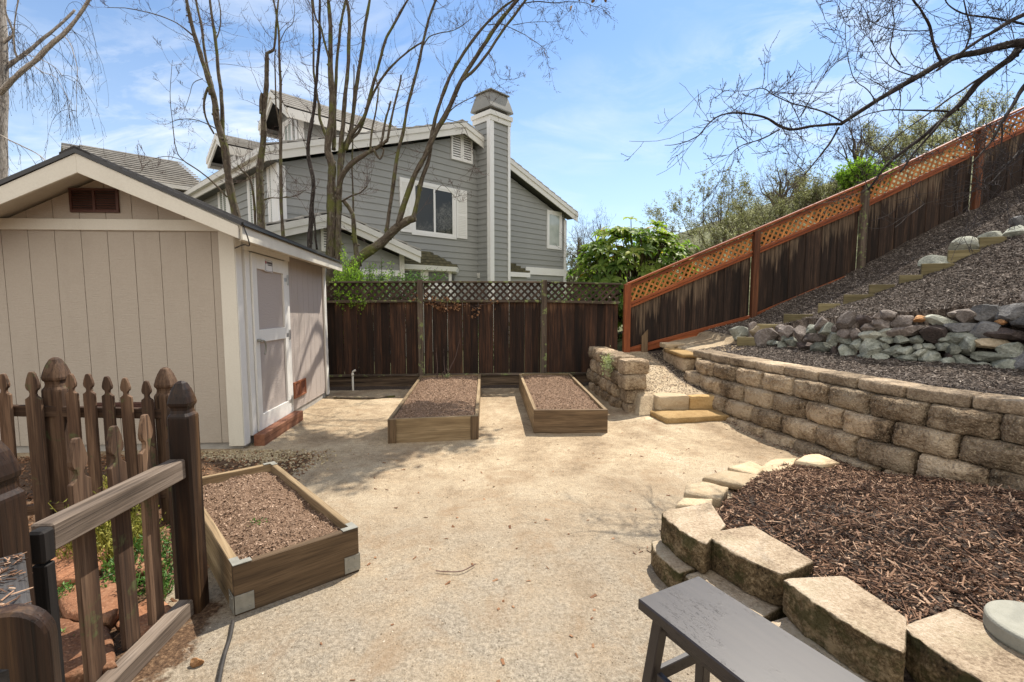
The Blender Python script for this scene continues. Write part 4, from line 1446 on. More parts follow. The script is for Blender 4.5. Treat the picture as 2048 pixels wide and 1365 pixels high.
flag_px([(1368, 985), (1372, 970), (1405, 962), (1456, 974), (1440, 998), (1410, 994)], .17, .09, 5, "thick pale flat stone sitting between the edging blocks and the cracked flagstones")
flag_px([(1352, 1010), (1368, 996), (1425, 998), (1423, 1012), (1390, 1012)], .255, .07, 6, "thin pale stone leaning on the first edging block")
flag_px([(1405, 955), (1448, 940), (1520, 950), (1496, 974), (1460, 966)], .075, .05, 7, "wide flat tan flagstone at the corner of the bark bed")
flag_px([(1455, 935), (1500, 922), (1530, 935), (1512, 950)], .065, .04, 8, "small flat tan flagstone behind the wide one at the bark's corner")
flag_px([(1515, 938), (1540, 920), (1592, 916), (1585, 933), (1540, 945)], .06, .04, 9, "flat tan flagstone midway along the bark bed's far edge")
flag_px([(1590, 922), (1612, 910), (1640, 908), (1680, 925), (1640, 930)], .085, .06, 10, "pale flat stone touching the foot of the retaining wall")
ped = atZ(2075, 1262, .335)
m = MB()
rings = []
for dz, r in ((-.07, .150), (-.055, .158), (-.008, .158), (0, .150)):
    rings.append([Vector((ped.x + r * math.cos(a / 40 * 6.2832), ped.y - .02 + r * math.sin(a / 40 * 6.2832), ped.z + .035 + dz)) for a in range(40)])
m.loft(rings, True)
tag(m.build("round_paver", CONCRETE2, smooth=False, bevel=.004), "round grey concrete disc resting on the last edging block", "paver")
# ------------------------------------------------------------------ rocks
def rock_mesh(size, seed, sub=3, cuts=13, jag=.06):
    bm = bmesh.new()
    bmesh.ops.create_icosphere(bm, subdivisions=sub, radius=1)
    rs = random.Random(seed)
    planes = []
    for _ in range(cuts):
        n = Vector((rs.gauss(0, 1), rs.gauss(0, 1), rs.gauss(0, .8))).normalized()
        planes.append((n, rs.uniform(.46, .78)))
    sv = Vector((seed * 1.7, seed * 2.3, seed * .7))
    for v in bm.verts:
        c = v.co * 1.0
        for n, r in planes:
            d = c.dot(n)
            if d > r: c = c - n * (d - r) * .93
        c = c + noise.noise_vector(c * 1.6 + sv) * jag * 1.6 + noise.noise_vector(c * 5 + sv) * jag
        v.co = Vector((c.x * size[0] * .62, c.y * size[1] * .62, c.z * size[2] * .62))
    me_ = bpy.data.meshes.new("rock")
    bm.to_mesh(me_); bm.free()
    a = me_.attributes.new("rnd", "FLOAT", "POINT"); a.data.foreach_set("value", [rs.random()] * len(me_.vertices))
    me_.polygons.foreach_set("use_smooth", [True] * len(me_.polygons))
    try: me_.set_sharp_from_angle(angle=R(24))
    except Exception: pass
    return me_


ROCKS = """205 340 150 110 p 35;300 290 70 60 p 0;345 305 100 80 p 0;110 300 75 85 t 0;10 330 90 70 w 10;595 245 110 85 p 30;780 220 150 100 p 15
910 215 105 72 d 0;1010 185 66 55 p 0;1085 190 115 66 p -15;1185 235 160 88 p 12;1025 255 140 78 p 0;1310 213 92 46 o 0;1455 225 205 72 w -10
1660 195 150 92 p 0;1800 165 180 112 k 0;1970 190 205 145 k 25;1600 275 215 74 k 5;1790 290 170 120 k 28;1950 320 235 115 d 0;1395 315 142 132 d 0
1230 290 222 92 p 12;430 300 85 66 p 0;520 290 85 62 g -10;640 290 125 92 g 20;700 280 66 56 p 0;775 305 95 84 p 0;850 320 75 64 p 0;930 275 95 54 p 0
955 325 155 78 w 0;1075 315 105 84 w 0;445 325 115 105 p 0;560 355 155 68 p 0;675 360 95 84 g 40;335 355 84 54 g -10;375 370 66 74 g 50;230 385 74 44 g 0
275 385 54 38 g 0;315 410 68 68 g 0;470 405 115 74 d 0;590 420 155 74 g -6;775 375 115 68 g -20;850 405 105 84 g -45;950 415 145 104 g 0;1075 370 120 48 g 0
1185 365 115 64 g 0;1280 360 115 54 g 0;1055 410 74 44 g 0;1080 450 115 54 g 15;1135 440 95 74 g 0;1210 435 115 64 g 15;1290 412 64 48 w 0;1370 415 105 64 g 10
1480 355 74 44 g 0;1480 410 95 88 g 0;1545 430 105 84 g 0;1610 345 185 98 g 15;1655 415 136 134 g 0;1840 400 235 78 t 0;1990 430 165 104 g 0;1290 465 115 54 w 25
1395 480 135 84 g 15;1500 515 95 64 g 0;780 465 125 114 g -30;900 495 155 64 g 0;1030 490 95 54 g 0;1210 500 115 64 g 0;1620 525 155 94 g 0;1800 480 245 74 g 0
1740 550 195 54 g 0;1930 540 235 94 g 12;1820 600 125 34 g 0;2000 600 125 64 g 0;690 450 64 90 d 0;1560 170 60 50 p 0;1890 230 60 40 o 0;1530 480 80 60 d 0;1130 520 90 60 d 0""".replace("\n", ";").split(";")
st = thing("stone_wall", "dry stacked wall of green, purple and grey rocks across the bark slope", "stone wall", (4.8, 5.2, .85))
for i, line in enumerate(ROCKS):
    cx, cy, w_, h_, col, rot = line.split()
    cx, cy, w_, h_, rot = float(cx), float(cy), float(w_) / 3.606, float(h_) / 3.606, float(rot)
    px, py = 1480 + cx / 3.606, 580 + cy / 3.606
    # meet the leaning face that stands on the rock line
    d = ray(px, py)
    lo, hi = 3.0, 9.0
    for _ in range(40):
        y = (lo + hi) / 2
        p = CAM + d * (y / d.y)
        if p.x < rock_x(y - .38 * (p.z - .85)): lo = y
        else: hi = y
    sc_ = y / 960
    rk = rock_mesh((w_ * sc_ * 1.08, max(.16, .8 * min(w_, h_) * sc_ + .08), h_ * sc_ * 1.12), i + 1)
    o = place("rock", rk, ROCK[col], st, (p.x, p.y + .02, p.z), -.55)
    o.rotation_euler = (random.uniform(-.15, .05), -R(rot), -.62 + random.uniform(-.15, .15))
# the wall runs on to the right past the picture's edge
y = 4.32
while y > 2.5:
    for z_, col in ((.93, "g"), (1.14, "g"), (1.36, "k"), (1.55, "p")):
        if z_ > .92 + ip(y, [2.5, 3.2, 4.3], [.3, .7, .7]): continue
        x = rock_x(y + .1 * (z_ - .9))
        rk = rock_mesh((random.uniform(.28, .42), .28, random.uniform(.20, .27)), int(y * 100) + int(z_ * 10))
        place("rock", rk, ROCK[random.choice(col + "gk")], st, (x + .06 + .2 * (z_ - .9), y + random.uniform(-.06, .06), z_), random.uniform(-.9, -.4))
    y -= .30

# loose rocks along the timber steps and by the wall end
for (px, py, w_, h_, col, label) in (
        (1932, 497, 58, 34, "w", "pale green rounded rock beside the upper timber steps, second from the top"),
        (1872, 528, 60, 30, "g", "flat grey green rock beside the timber steps, lowest of the row"),
        (1990, 478, 48, 22, "w", "small pale rock wedged between two upper timber steps"),
        (2034, 464, 44, 26, "g", "rounded dark green rock at the top end of the timber steps"),
        (2046, 446, 40, 22, "k", "bluish grey rock highest up the slope"),
        (1478, 668, 40, 34, "w", "pale rock at the foot of the slope fence, where the timber steps begin"),
        (1507, 662, 22, 26, "p", "small brown rock tucked beside the second timber step")):
    q = hit(px, py + h_ * .25)
    s_ = q.y / 960
    rk = rock_mesh((w_ * s_ * 1.05, w_ * s_ * .7, h_ * s_ * 1.2), int(px), jag=.03)
    o = place("slope_rock", rk, ROCK[col], None, (q.x, q.y, q.z + h_ * s_ * .25), -.5); tag(o, label, "rock")

# timber steps
steps = [(1477, 703, 1517, 22, 0), (1517, 671, 1553, 16, 0), (1572, 648, 1620, 13, 0), (1640, 626, 1675, 12, 0), (1693, 609, 1741, 13, 0), (1743, 590, 1782, 14, 0), (1803, 572, 1838, 15, 0),
         (1850, 552, 1898, 18, 28), (1903, 527, 1949, 20, 42), (1965, 501, 2003, 20, 50)]
ords = ["lowest", "second", "third", "fourth", "fifth", "sixth", "seventh", "eighth", "ninth", "topmost"]
for i, (x0, y1, x1, hh, side_) in enumerate(steps):
    q = hit((x0 + x1) / 2, y1 - hh * .5)
    s_ = q.y / 960
    w_ = (x1 - x0) * s_ * 1.10; h_ = hh * s_
    lab = f"greenish timber step board on the slope path, {ords[i]} of the flight"
    if side_: lab = f"greenish timber step with a red side board, {ords[i]} of the flight"
    t = thing("timber_step", lab, "step", (q.x, q.y, q.z - .05), "timber steps up the slope")
    m = MB()
    m.box((q.x, q.y, q.z + .0), (w_, .05, h_ + .10), Matrix.Rotation(R(-30), 3, "Z"), 0); m.build("riser_board", W_STEP, t, bevel=.004)
    if side_:
        a = Vector((q.x, q.y, q.z)) + Matrix.Rotation(R(-30), 3, "Z") @ Vector((w_ / 2, .02, h_ * .15))
        b_ = a + Vector((side_ * s_ * 1.1, -.10, side_ * s_ * .30))
        m = MB(); m.beam(a, b_, .04, h_ * .75); m.build("side_board", W_STEPR, t, bevel=.003)

# ------------------------------------------------------------------ bark mulch
def samp_low():
    while True:
        y = .8 + 3.9 * random.random() ** 1.4
        e, xw = edge_x(y), wall_x(y) - .22
        lo_ = e + (.27 if y < 2.7 else .0)
        x = random.uniform(lo_, xw)
        if x < lo_: continue
        if y < 2.7 or random.random() < sm((x - e + .03 * noise.noise(Vector((x * 5, y * 5, 0)))) / .12) + .03:
            hump = .02 + .025 * noise.noise(Vector((x * 4, y * 4, 4)))
            return (x, y, T(x, y) + hump * random.random())


scatter("bark_mulch", CHIP_LOW, samp_low, 42000, (.008, .10), (.003, .012), (.0015, .005), "shredded brown bark mulch filling the low curved planter", .32, .004, 2.2)
# stray chips along the wall foot
def samp_foot():
    y = random.uniform(4.4, 5.9)
    x = wall_x(y) - .2 - abs(random.gauss(0, .10))
    return (x, y, T(x, y))
scatter("stray_bark", CHIP_LOW, samp_foot, 900, (.008, .04), (.003, .010), (.002, .005), "stray bark crumbs along the retaining wall foot", .25, .002)


def samp_planter():
    while True:
        y = random.uniform(2.4, 7.2)
        x = random.uniform(wall_x(y) + .12, rock_x(y) - .02)
        if random.random() < (3.4 / y) ** 1.2: return (x, y, T(x, y))


scatter("bark_mulch", CHIP_HILL, samp_planter, 15000, (.010, .06), (.004, .014), (.003, .008), "dark bark mulch in the strip between the block wall and the stone wall", .3, .003)


def samp_hill():
    while True:
        y = random.uniform(3.3, 8.5)
        x = random.uniform(3.4, 10.2)
        rx = rock_x(y)
        if x < rx + .15: continue
        if y > 6.8 and x < 3.9: continue
        if x / y > 1.26: continue
        return (x, y, T(x, y))


scatter("bark_mulch", CHIP_HILL, samp_hill, 38000, (.010, .085), (.004, .016), (.003, .009), "grey brown bark mulch covering the slope beside the fence", .4, .004, 2.0)


def samp_gravel():
    while True:
        y = random.uniform(6.1, 8.4); x = random.uniform(2.15, wall_x(y) + .1)
        return (x, y, T(x, y))
scatter("landing_gravel", CHIP_STONE, samp_gravel, 3500, (.006, .02), (.005, .015), (.004, .010), "fine tan gravel on the stepped landing", .4, .001)


def samp_yard():
    while True:
        y = 1.55 + 4.6 * random.random() ** 2.1
        x = random.uniform(-1.35, 3.0)
        if x > min(edge_x(y) - .08, wall_x(y) - .3): continue
        return (x, y, T(x, y))
scatter("yard_grit", CHIP_STONE, samp_yard, 3200, (.003, .012), (.003, .009), (.001, .004), "scattered grit and tiny pebbles over the sandy yard", .4, .0)


CLOD = chip_mat("olive clods", [(0, (.22, .165, .09)), (.5, (.44, .35, .21)), (1, (.60, .50, .34))])


def samp_leafpatch():
    while True:
        q = atZ(random.gauss(500, 65), random.gauss(913, 15), 0)
        if q.y < 4.95 and q.x > -2.95: return (q.x, q.y, T(q.x, q.y))
scatter("dirt_clods", CLOD, samp_leafpatch, 1500, (.010, .034), (.008, .022), (.005, .013), "crumbled olive dirt clods heaped before the shed corner", .5, .004)


def samp_garden():
    while True:
        x = random.uniform(-4.6, -1.58); y = random.uniform(1.2, 4.9)
        return (x, y, T(x, y))
scatter("leaf_litter", DRYLEAF, samp_garden, 6500, (.012, .05), (.006, .02), (.001, .004), "brown leaf litter under the picket fences", .4, .006)

def samp_any():
    while True:
        y = 1.8 + 4.2 * random.random() ** 1.5; x = random.uniform(-1.3, 2.6)
        if x > edge_x(y) - .05 if y < 4.8 else x > wall_x(y) - .4: continue
        if y > 5.0 and (-1.1 < x < 0 or .5 < x < 1.5): continue
        return (x, y, T(x, y))
scatter("fallen_leaves", DRYLEAF, samp_any, 110, (.012, .045), (.006, .02), (.001, .003), "few dry leaf scraps blown over the yard", .2, .003)
def samp_spill():
    y = 2.75 + 1.6 * random.random(); x = edge_x(y) - abs(random.gauss(0, .14))
    return (x, y, T(x, y))
scatter("spilled_bark", CHIP_LOW, samp_spill, 420, (.008, .05), (.003, .010), (.001, .004), "bark bits spilled over the flat stones onto the yard", .2, .003)
# small loose things on the yard
q = atZ(393, 1330, 0); o = place("yellow_pebble", rock_mesh((.055, .04, .035), 901, 2), ROCK["o"], None, (q.x, q.y, .012), .3); tag(o, "single yellow pebble on the dirt by the lower fence rail", "pebble")
P = [atZ(a, b_, .012) for a, b_ in ((466, 1243), (460, 1275), (449, 1310), (441, 1345), (436, 1375))]
m = MB(); m.tube(smooth_path(P, 5), .009, 8); tag(m.build("drip_hose", BLACKHOSE, smooth=True), "black irrigation hose end curving out from under the bracketed bed", "hose")
P = [atZ(a, b_, .008) for a, b_ in ((872, 1142), (900, 1144), (925, 1142), (952, 1128))]
m = MB(); m.tube(smooth_path(P, 5), [.003] * 16, 5); tag(m.build("twig", TWIGRED), "thin red twig lying in the middle of the yard", "twig")
P = [atZ(a, b_, .012) for a, b_ in ((668, 796), (700, 797), (740, 797), (790, 793))]
m = MB(); m.tube(smooth_path(P, 4), .018, 6); tag(m.build("fallen_stick", BARK), "fallen stick lying on the dirt between shed and raised bed", "stick")
# white standpipe
a = atY(706, 775, 8.2)
m = MB(); m.tube(smooth_path([(a.x, 8.2, -.02), (a.x, 8.2, .16), (a.x + .003, 8.2, .295), (a.x + .02, 8.19, .33), (a.x + .055, 8.18, .345)], 4), .017, 10)
m.tube([(a.x, 8.2, .25), (a.x + .002, 8.2, .295)], .022, 10)
tag(m.build("water_pipe", WHITEPLASTIC, smooth=True), "white plastic water pipe with an elbow standing before the back fence", "pipe")

# ------------------------------------------------------------------ bench
bz_ = .45
A = atZ(1275, 1197, bz_); B = atZ(1397, 1151, bz_)
ld = Vector((.435, -.90, 0)).normalized(); wd = Vector((ld.y, -ld.x, 0)) * -1          # along, across
wd = (B - A).normalized(); ld = Vector((wd.y, -wd.x, 0))
if ld.y > 0: ld = -ld
bw = (B - A).length; BL = 1.15
bench = thing("garden_bench", "dark painted wooden bench with worn scuffed top, cropped at the lower edge", "bench", ((A + wd * bw / 2 + ld * BL / 2).x, (A + wd * bw / 2 + ld * BL / 2).y, 0))
Mb = Matrix((wd, ld, Vector((0, 0, 1)))).transposed()
c = A + wd * bw / 2 + ld * BL / 2
m = MB(); m.box((c.x, c.y, bz_ - .021), (bw, BL, .042), Mb, 1); m.build("seat", BENCH, bench, bevel=.005)
for e in (.075, BL - .075):
    pl = []
    for sgn in (-1, 1):
        base = c + ld * (e - BL / 2)
        topp = base + wd * sgn * (bw / 2 - .045); bot = base + wd * sgn * (bw / 2 - .005) + ld * (.035 if e > .5 else -.035)
        topp.z = bz_ - .043; bot.z = 0
        m = MB(); m.beam(bot, topp, .042, .042, up=wd); m.build("leg", BENCH, bench, bevel=.003)
        pl.append(bot.lerp(topp, .42))
    m = MB(); m.beam(pl[0], pl[1], .022, .05); m.build("cross_rail", BENCH, bench, bevel=.003)
for sgn in (-1, 1):
    a = c + wd * sgn * (bw / 2 - .025) + ld * (.09 - BL / 2); b_ = c + wd * sgn * (bw / 2 - .025) - ld * (.09 - BL / 2); a.z = b_.z = .19
    m = MB(); m.beam(a, b_, .022, .05); m.build("long_rail", BENCH, bench, bevel=.003)
for sgn in (-1, 1):
    a = c + wd * sgn * (bw / 2 - .05) + ld * (.10 - BL / 2); b_ = c + wd * sgn * (bw / 2 - .05) - ld * (.10 - BL / 2); a.z = b_.z = bz_ - .07
    m = MB(); m.beam(a, b_, .02, .05); m.build("apron", BENCH, bench, bevel=.003)
q = atZ(1625, 1343, bz_ + .001)
# ------------------------------------------------------------------ neighbour's house
HC = Vector((-4.87, 12.0, 0))
HD = Vector((.734, .679, 0)); HE = Vector((-.679, .734, 0))
def H(s, t, z): return HC + HD * s + HE * t + Vector((0, 0, z))


def onT(px, py, t):
    """photo point on a plane parallel to the gable wall at depth t -> (s, z)"""
    d = ray(px, py); n = HE
    k_ = ((HC + HE * t) - CAM).dot(n) / d.dot(n)
    p = CAM + d * k_
    return (p - HC).dot(HD), p.z


def onS(px, py, s):
    d = ray(px, py); n = HD
    k_ = ((HC + HD * s) - CAM).dot(n) / d.dot(n)
    p = CAM + d * k_
    return (p - HC).dot(HE), p.z


house = thing("neighbour_house", "grey lap-sided two storey house with cream trim and a tall chimney behind the back fence", "house", (HC.x + 4, HC.y + 6, 0))


def lap_wall(name, win, put, parent, expo=.19, mat=None, holes=None):
    """lap siding clipped to a convex outline; put(u, z, depth) -> world, depth outwards"""
    m = MB()
    z0 = min(p[1] for p in win); z1 = max(p[1] for p in win)
    u0 = min(p[0] for p in win) - .1; u1 = max(p[0] for p in win) + .1
    z = z0
    while z < z1:
        pl = clip_poly([(u0, z), (u1, z), (u1, z + expo), (u0, z + expo)], win)
        if pl:
            fr = [put(u, v, .028 - .022 * (v - z) / expo) for u, v in pl]
            bk = [put(u, v, -.03) for u, v in pl]
            n = len(fr)
            vs = fr + bk
            fs = [list(range(n)), list(range(2 * n - 1, n - 1, -1))] + [[(i + 1) % n, i, i + n, (i + 1) % n + n] for i in range(n)]
            # orient
            nn = (fr[1] - fr[0]).cross(fr[2] - fr[0])
            if nn.dot(put(0, 0, 1) - put(0, 0, 0)) < 0: fs = [f[::-1] for f in fs]
            m.add(vs, fs, [(v.z, v.x, v.y) for v in vs], .5)
        z += expo
    return m.build(name, mat or HGREY, parent)


def slab(name, p, off, mat, parent, bevel=0):
    m = MB(); m.prism(p, off, None, lambda v: (v.z, v.y, v.x)); return m.build(name, mat, parent, bevel=bevel)


def bar(name, a, b_, w_, h_, mat, parent, up=(0, 0, 1)):
    m = MB(); m.beam(a, b_, w_, h_, up); return m.build(name, mat, parent)


gab = lambda t0: (lambda u, z, d: H(u, t0 - d, z))
lef = lambda s0: (lambda u, z, d: H(s0 - d, u, z))
L_ = 11.25; PKS, PKZ = onT(930, 252, -.35); EVZ = onT(562, 300, -.35)[1] - .02
PKZ -= .05
pitch = (PKZ - EVZ) / PKS
OV = .35
# main gable wall and left facade
win = [(0, 0), (L_, 0), (L_, PKZ - .22 - (L_ - PKS) * pitch), (PKS, PKZ - .22), (0, EVZ - .22)]
lap_wall("gable_wall", win, gab(0), house)
lap_wall("side_wall", [(0, 0), (12.5, 0), (12.5, EVZ - .1), (0, EVZ - .1)], lef(0), house)
m = MB(); m.prism([H(L_ - .05, 0.04, 0), H(L_ - .05, 12, 0), H(L_ - .05, 12, 5), H(L_ - .05, .04, 5)], -HD * .05); m.build("side_wall", HGREY, house)
# corner boards
for (u, wv) in ((.10, .20), (L_ - .08, .16)):
    z1 = EVZ - .25 if u < 1 else PKZ - .25 - (L_ - PKS) * pitch
    slab("corner_trim", [H(u - wv / 2, -.03, 0), H(u + wv / 2, -.03, 0), H(u + wv / 2, -.03, z1), H(u - wv / 2, -.03, z1)], HE * -.025, HWHITE, house)
slab("corner_trim", [H(-.03, .0, 0), H(-.03, .2, 0), H(-.03, .2, EVZ - .25), H(-.03, .0, EVZ - .25)], HD * -.025, HWHITE, house)


def gable_roof(s0, z0, sp, zp, s1, z1, t0, t1, parent, fascia=.30, tiles=True, nm="roof"):
    """roof over a gable parallel to the main one: eave s0, ridge sp, eave s1; from t0 back to t1"""
    for (sa, za) in ((s0, z0), (s1, z1)):
        m = MB()
        m.prism([H(sa, t0 + .03, za - .02), H(sp, t0 + .03, zp - .02), H(sp, t0 + .03, zp + .03), H(sa, t0 + .03, za + .03)], HE * (t1 - t0 - .03)); m.build(nm, TILEDARK, parent)
        if tiles:
            m = MB(); n = max(4, int(abs(sp - sa) / .36))
            for r in range(n):
                f0, f1 = r / n, (r + 1) / n + .02
                a0 = (sa + (sp - sa) * f0, za + (zp - za) * f0); a1 = (sa + (sp - sa) * f1, za + (zp - za) * f1)
                m.prism([H(a0[0], t0 - .02, a0[1] + .07), H(a1[0], t0 - .02, a1[1] + .035), H(a1[0], t0 - .02, a1[1] + .06), H(a0[0], t0 - .02, a0[1] + .10)], HE * (t1 - t0 + .02))
            m.build("roof_tiles", TILE, parent)
        # soffit and two-step fascia
        m = MB()
        m.prism([H(sa, t0, za - fascia), H(sp, t0, zp - fascia), H(sp, t0, zp - .10), H(sa, t0, za - .10)], HE * .035, None, lambda v: (v.z, v.y, v.x))
        m.prism([H(sa, t0 - .03, za - .11), H(sp, t0 - .03, zp - .11), H(sp, t0 - .03, zp + .03), H(sa, t0 - .03, za + .03)], HE * .06, None, lambda v: (v.z, v.y, v.x))
        m.build("fascia", HTRIM, parent)
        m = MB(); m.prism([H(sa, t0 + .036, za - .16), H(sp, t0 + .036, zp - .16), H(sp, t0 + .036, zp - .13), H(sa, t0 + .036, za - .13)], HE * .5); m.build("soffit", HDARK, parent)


gable_roof(-OV, EVZ - pitch * OV + .12, PKS, PKZ + .12, L_ + OV, PKZ + .12 - (L_ + OV - PKS) * pitch, -.35, 12.5, house)
# eave gutter and fascia along the left facade
zE = EVZ - pitch * OV
bar("gutter", H(-OV - .05, -.35, zE + .04), H(-OV - .05, 12.5, zE + .04), .11, .13, HTRIM, house)
bar("eave_fascia", H(-OV + .02, -.33, zE - .06), H(-OV + .02, 12.5, zE - .06), .04, .22, HTRIM, house)
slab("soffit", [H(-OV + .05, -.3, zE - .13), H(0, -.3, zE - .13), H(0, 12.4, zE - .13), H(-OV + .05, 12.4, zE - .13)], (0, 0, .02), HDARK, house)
zR = PKZ + .12 - (L_ + OV - PKS) * pitch
bar("gutter", H(L_ + OV + .05, -.3, zR - .02), H(L_ + OV + .05, 12, zR - .02), .11, .12, HTRIM, house)


def window(parent, put, u0, u1, z0, z1, tr=.12, glass=GLASS, mull=1, name="window", proud=.05, frame_w=.05):
    m = MB()
    for (a0, a1, c0, c1) in ((u0 - tr, u1 + tr, z1, z1 + tr), (u0 - tr, u1 + tr, z0 - tr, z0), (u0 - tr, u0, z0, z1), (u1, u1 + tr, z0, z1)):
        m.prism([put(a0, c0, proud), put(a1, c0, proud), put(a1, c1, proud), put(a0, c1, proud)], put(0, 0, 0) - put(0, 0, proud), None, lambda v: (v.z, v.y, v.x))
    w_ = m.build(name, HWHITE, parent)
    m = MB()
    fr = frame_w
    pr = proud - .012
    segs = [(u0, u1, z0, z0 + fr), (u0, u1, z1 - fr, z1), (u0, u0 + fr, z0 + fr, z1 - fr), (u1 - fr, u1, z0 + fr, z1 - fr)]
    if mull: segs.append(((u0 + u1) / 2 - fr * .7, (u0 + u1) / 2 + fr * .7, z0 + fr, z1 - fr))
    for (a0, a1, c0, c1) in segs:
        m.prism([put(a0, c0, pr), put(a1, c0, pr), put(a1, c1, pr), put(a0, c1, pr)], put(0, 0, 0) - put(0, 0, .03))
    m.build("sash", HWHITE, w_)
    m = MB(); m.prism([put(u0 + .01, z0 + .01, .029), put(u1 - .01, z0 + .01, .029), put(u1 - .01, z1 - .01, .029), put(u0 + .01, z1 - .01, .029)], put(0, 0, 0) - put(0, 0, .01)); m.build("pane", glass, w_)
    return w_


def shutter(parent, put, u0, u1, z0, z1, slats=0, mat=HWHITE, name="shutter"):
    m = MB(); b = .06
    if not slats:
        m.prism([put(u0, z0, .06), put(u1, z0, .06), put(u1, z1, .06), put(u0, z1, .06)], put(0, 0, 0) - put(0, 0, .05), .5, lambda v: (v.z, v.y, v.x))
        for f in (.06, .52):
            zz0 = z0 + (z1 - z0) * f; zz1 = zz0 + (z1 - z0) * .42
            k_ = int((zz1 - zz0) / .05)
            for r in range(k_):
                za = zz0 + (zz1 - zz0) * r / k_
                m.prism([put(u0 + b, za, .062), put(u1 - b, za, .062), put(u1 - b, za + .03, .070), put(u0 + b, za + .03, .070)], put(0, 0, 0) - put(0, 0, .01))
    else:
        for (a0, a1, c0, c1) in ((u0, u1, z0, z0 + b), (u0, u1, z1 - b, z1), (u0, u0 + b, z0 + b, z1 - b), (u1 - b, u1, z0 + b, z1 - b)):
            m.prism([put(a0, c0, .06), put(a1, c0, .06), put(a1, c1, .06), put(a0, c1, .06)], put(0, 0, 0) - put(0, 0, .05))
        for r in range(slats):
            za = z0 + b + (z1 - z0 - 2 * b) * r / slats; h = (z1 - z0 - 2 * b) / slats
            m.prism([put(u0 + b, za, .055), put(u1 - b, za, .055), put(u1 - b, za + h * .62, .040), put(u0 + b, za + h * .62, .040)], put(0, 0, 0) - put(0, 0, .008))
        q = [put(u0 + b, z0 + b, .032), put(u1 - b, z0 + b, .032), put(u1 - b, z1 - b, .032), put(u0 + b, z1 - b, .032)]
        o = m.build(name, mat, parent)
        m = MB(); m.prism(q, put(0, 0, 0) - put(0, 0, .01)); m.build("vent_back", HDARK, o)
        return o
    return m.build(name, mat, parent)


# gable vent (two leaves), big window, small window
a, b_ = onT(901, 308, 0), onT(943, 285, 0)
zc = (onT(922, 297, 0)[1]); hh = .42
mid_ = (a[0] + b_[0]) / 2
shutter(house, gab(0), a[0], mid_, zc - hh, zc + hh, 10, name="gable_vent"); shutter(house, gab(0), mid_ + .004, b_[0], zc - hh, zc + hh, 10, name="gable_vent")
u0, u1 = onT(827, 420, 0)[0], onT(906, 430, 0)[0]
zb_, zt_ = onT(866, 468, 0)[1], onT(866, 376, 0)[1]
window(house, gab(0), u0, u1, zb_, zt_, .10)
sL = onT(799, 420, 0)[0]; sR = onT(932, 440, 0)[0]
shutter(house, gab(0), sL, u0 - .11, zb_ - .05, zt_ + .1); shutter(house, gab(0), u1 + .11, sR, zb_ - .05, zt_ + .1)
u0, u1 = onT(1096, 460, 0)[0], onT(1119, 460, 0)[0]
window(house, gab(0), u0, u1, onT(1107, 494, 0)[1], onT(1107, 428, 0)[1], .10, GLASSC, 0)
# chimney
c0, c1 = onT(981, 560, -.62)[0], onT(1018, 560, -.62)[0]
ztop = onT(1000, 247, -.62)[1]
lap_wall("chimney", [(c0, 0), (c1, 0), (c1, ztop), (c0, ztop)], gab(-.62), house)
ch = MB()
lap_wall("chimney", [(-.60, 0), (.10, 0), (.10, ztop), (-.60, ztop)], lambda u, z, d: H(c0 - d, u, z), house)
m = MB(); m.prism([H(c1 - .01, -.6, 0), H(c1 - .01, .10, 0), H(c1 - .01, .10, ztop), H(c1 - .01, -.6, ztop)], -HD * .05); m.build("chimney", HGREY, house)
for (aa, bb) in ((c0 - .03, c0 + .13), (c1 - .09, c1 + .02)):
    slab("corner_trim", [H(aa, -.65, 0), H(bb, -.65, 0), H(bb, -.65, ztop), H(aa, -.65, ztop)], HE * -.025, HWHITE, house)
slab("corner_trim", [H(c0 - .031, -.675, 0), H(c0 - .031, -.53, 0), H(c0 - .031, -.53, ztop), H(c0 - .031, -.675, ztop)], HD * -.022, HWHITE, house)
for z0, z1, g in ((ztop - .02, ztop + .14, .04), (ztop + .14, ztop + .28, .08)):
    m = MB(); m.prism([H(c0 - g, -.65 - g, z0), H(c1 + g, -.65 - g, z0), H(c1 + g, .13 + g, z0), H(c0 - g, .13 + g, z0)], (0, 0, z1 - z0)); m.build("chimney_band", HTRIM, house)
m = MB(); m.prism([H(c0 + .02, -.56, ztop + .28), H(c1 - .02, -.56, ztop + .28), H(c1 - .02, .06, ztop + .28), H(c0 + .02, .06, ztop + .28)], (0, 0, .2)); m.build("flue_gap", TILEDARK, house)
m = MB()
zc0, zc1, zc2 = ztop + .38, ztop + .42, ztop + .93
rings = []
for z, g in ((zc0, .09), (zc1, .09), (ztop + .72, .01), (zc2 - .02, -.05), (zc2, -.06)):
    rings.append([H(c0 - g, -.65 - g, z), H(c1 + g, -.65 - g, z), H(c1 + g, .12 + g, z), H(c0 - g, .12 + g, z)])
m.loft(rings)
m.prism([H(c0 - .0, -.66, zc2 + .002), H(c1 + .0, -.66, zc2 + .002), H(c1, .13, zc2 + .002), H(c0, .13, zc2 + .002)], (0, 0, .035))
for ss, tt in ((c0 - .02, -.67), (c1 + .02, -.67), (c0 - .02, .14), (c1 + .02, .14)):
    m.beam(H(ss, tt, ztop + .26), H(ss, tt, zc1), .10, .10)
m.build("chimney_cap", CHIMCAP, house)
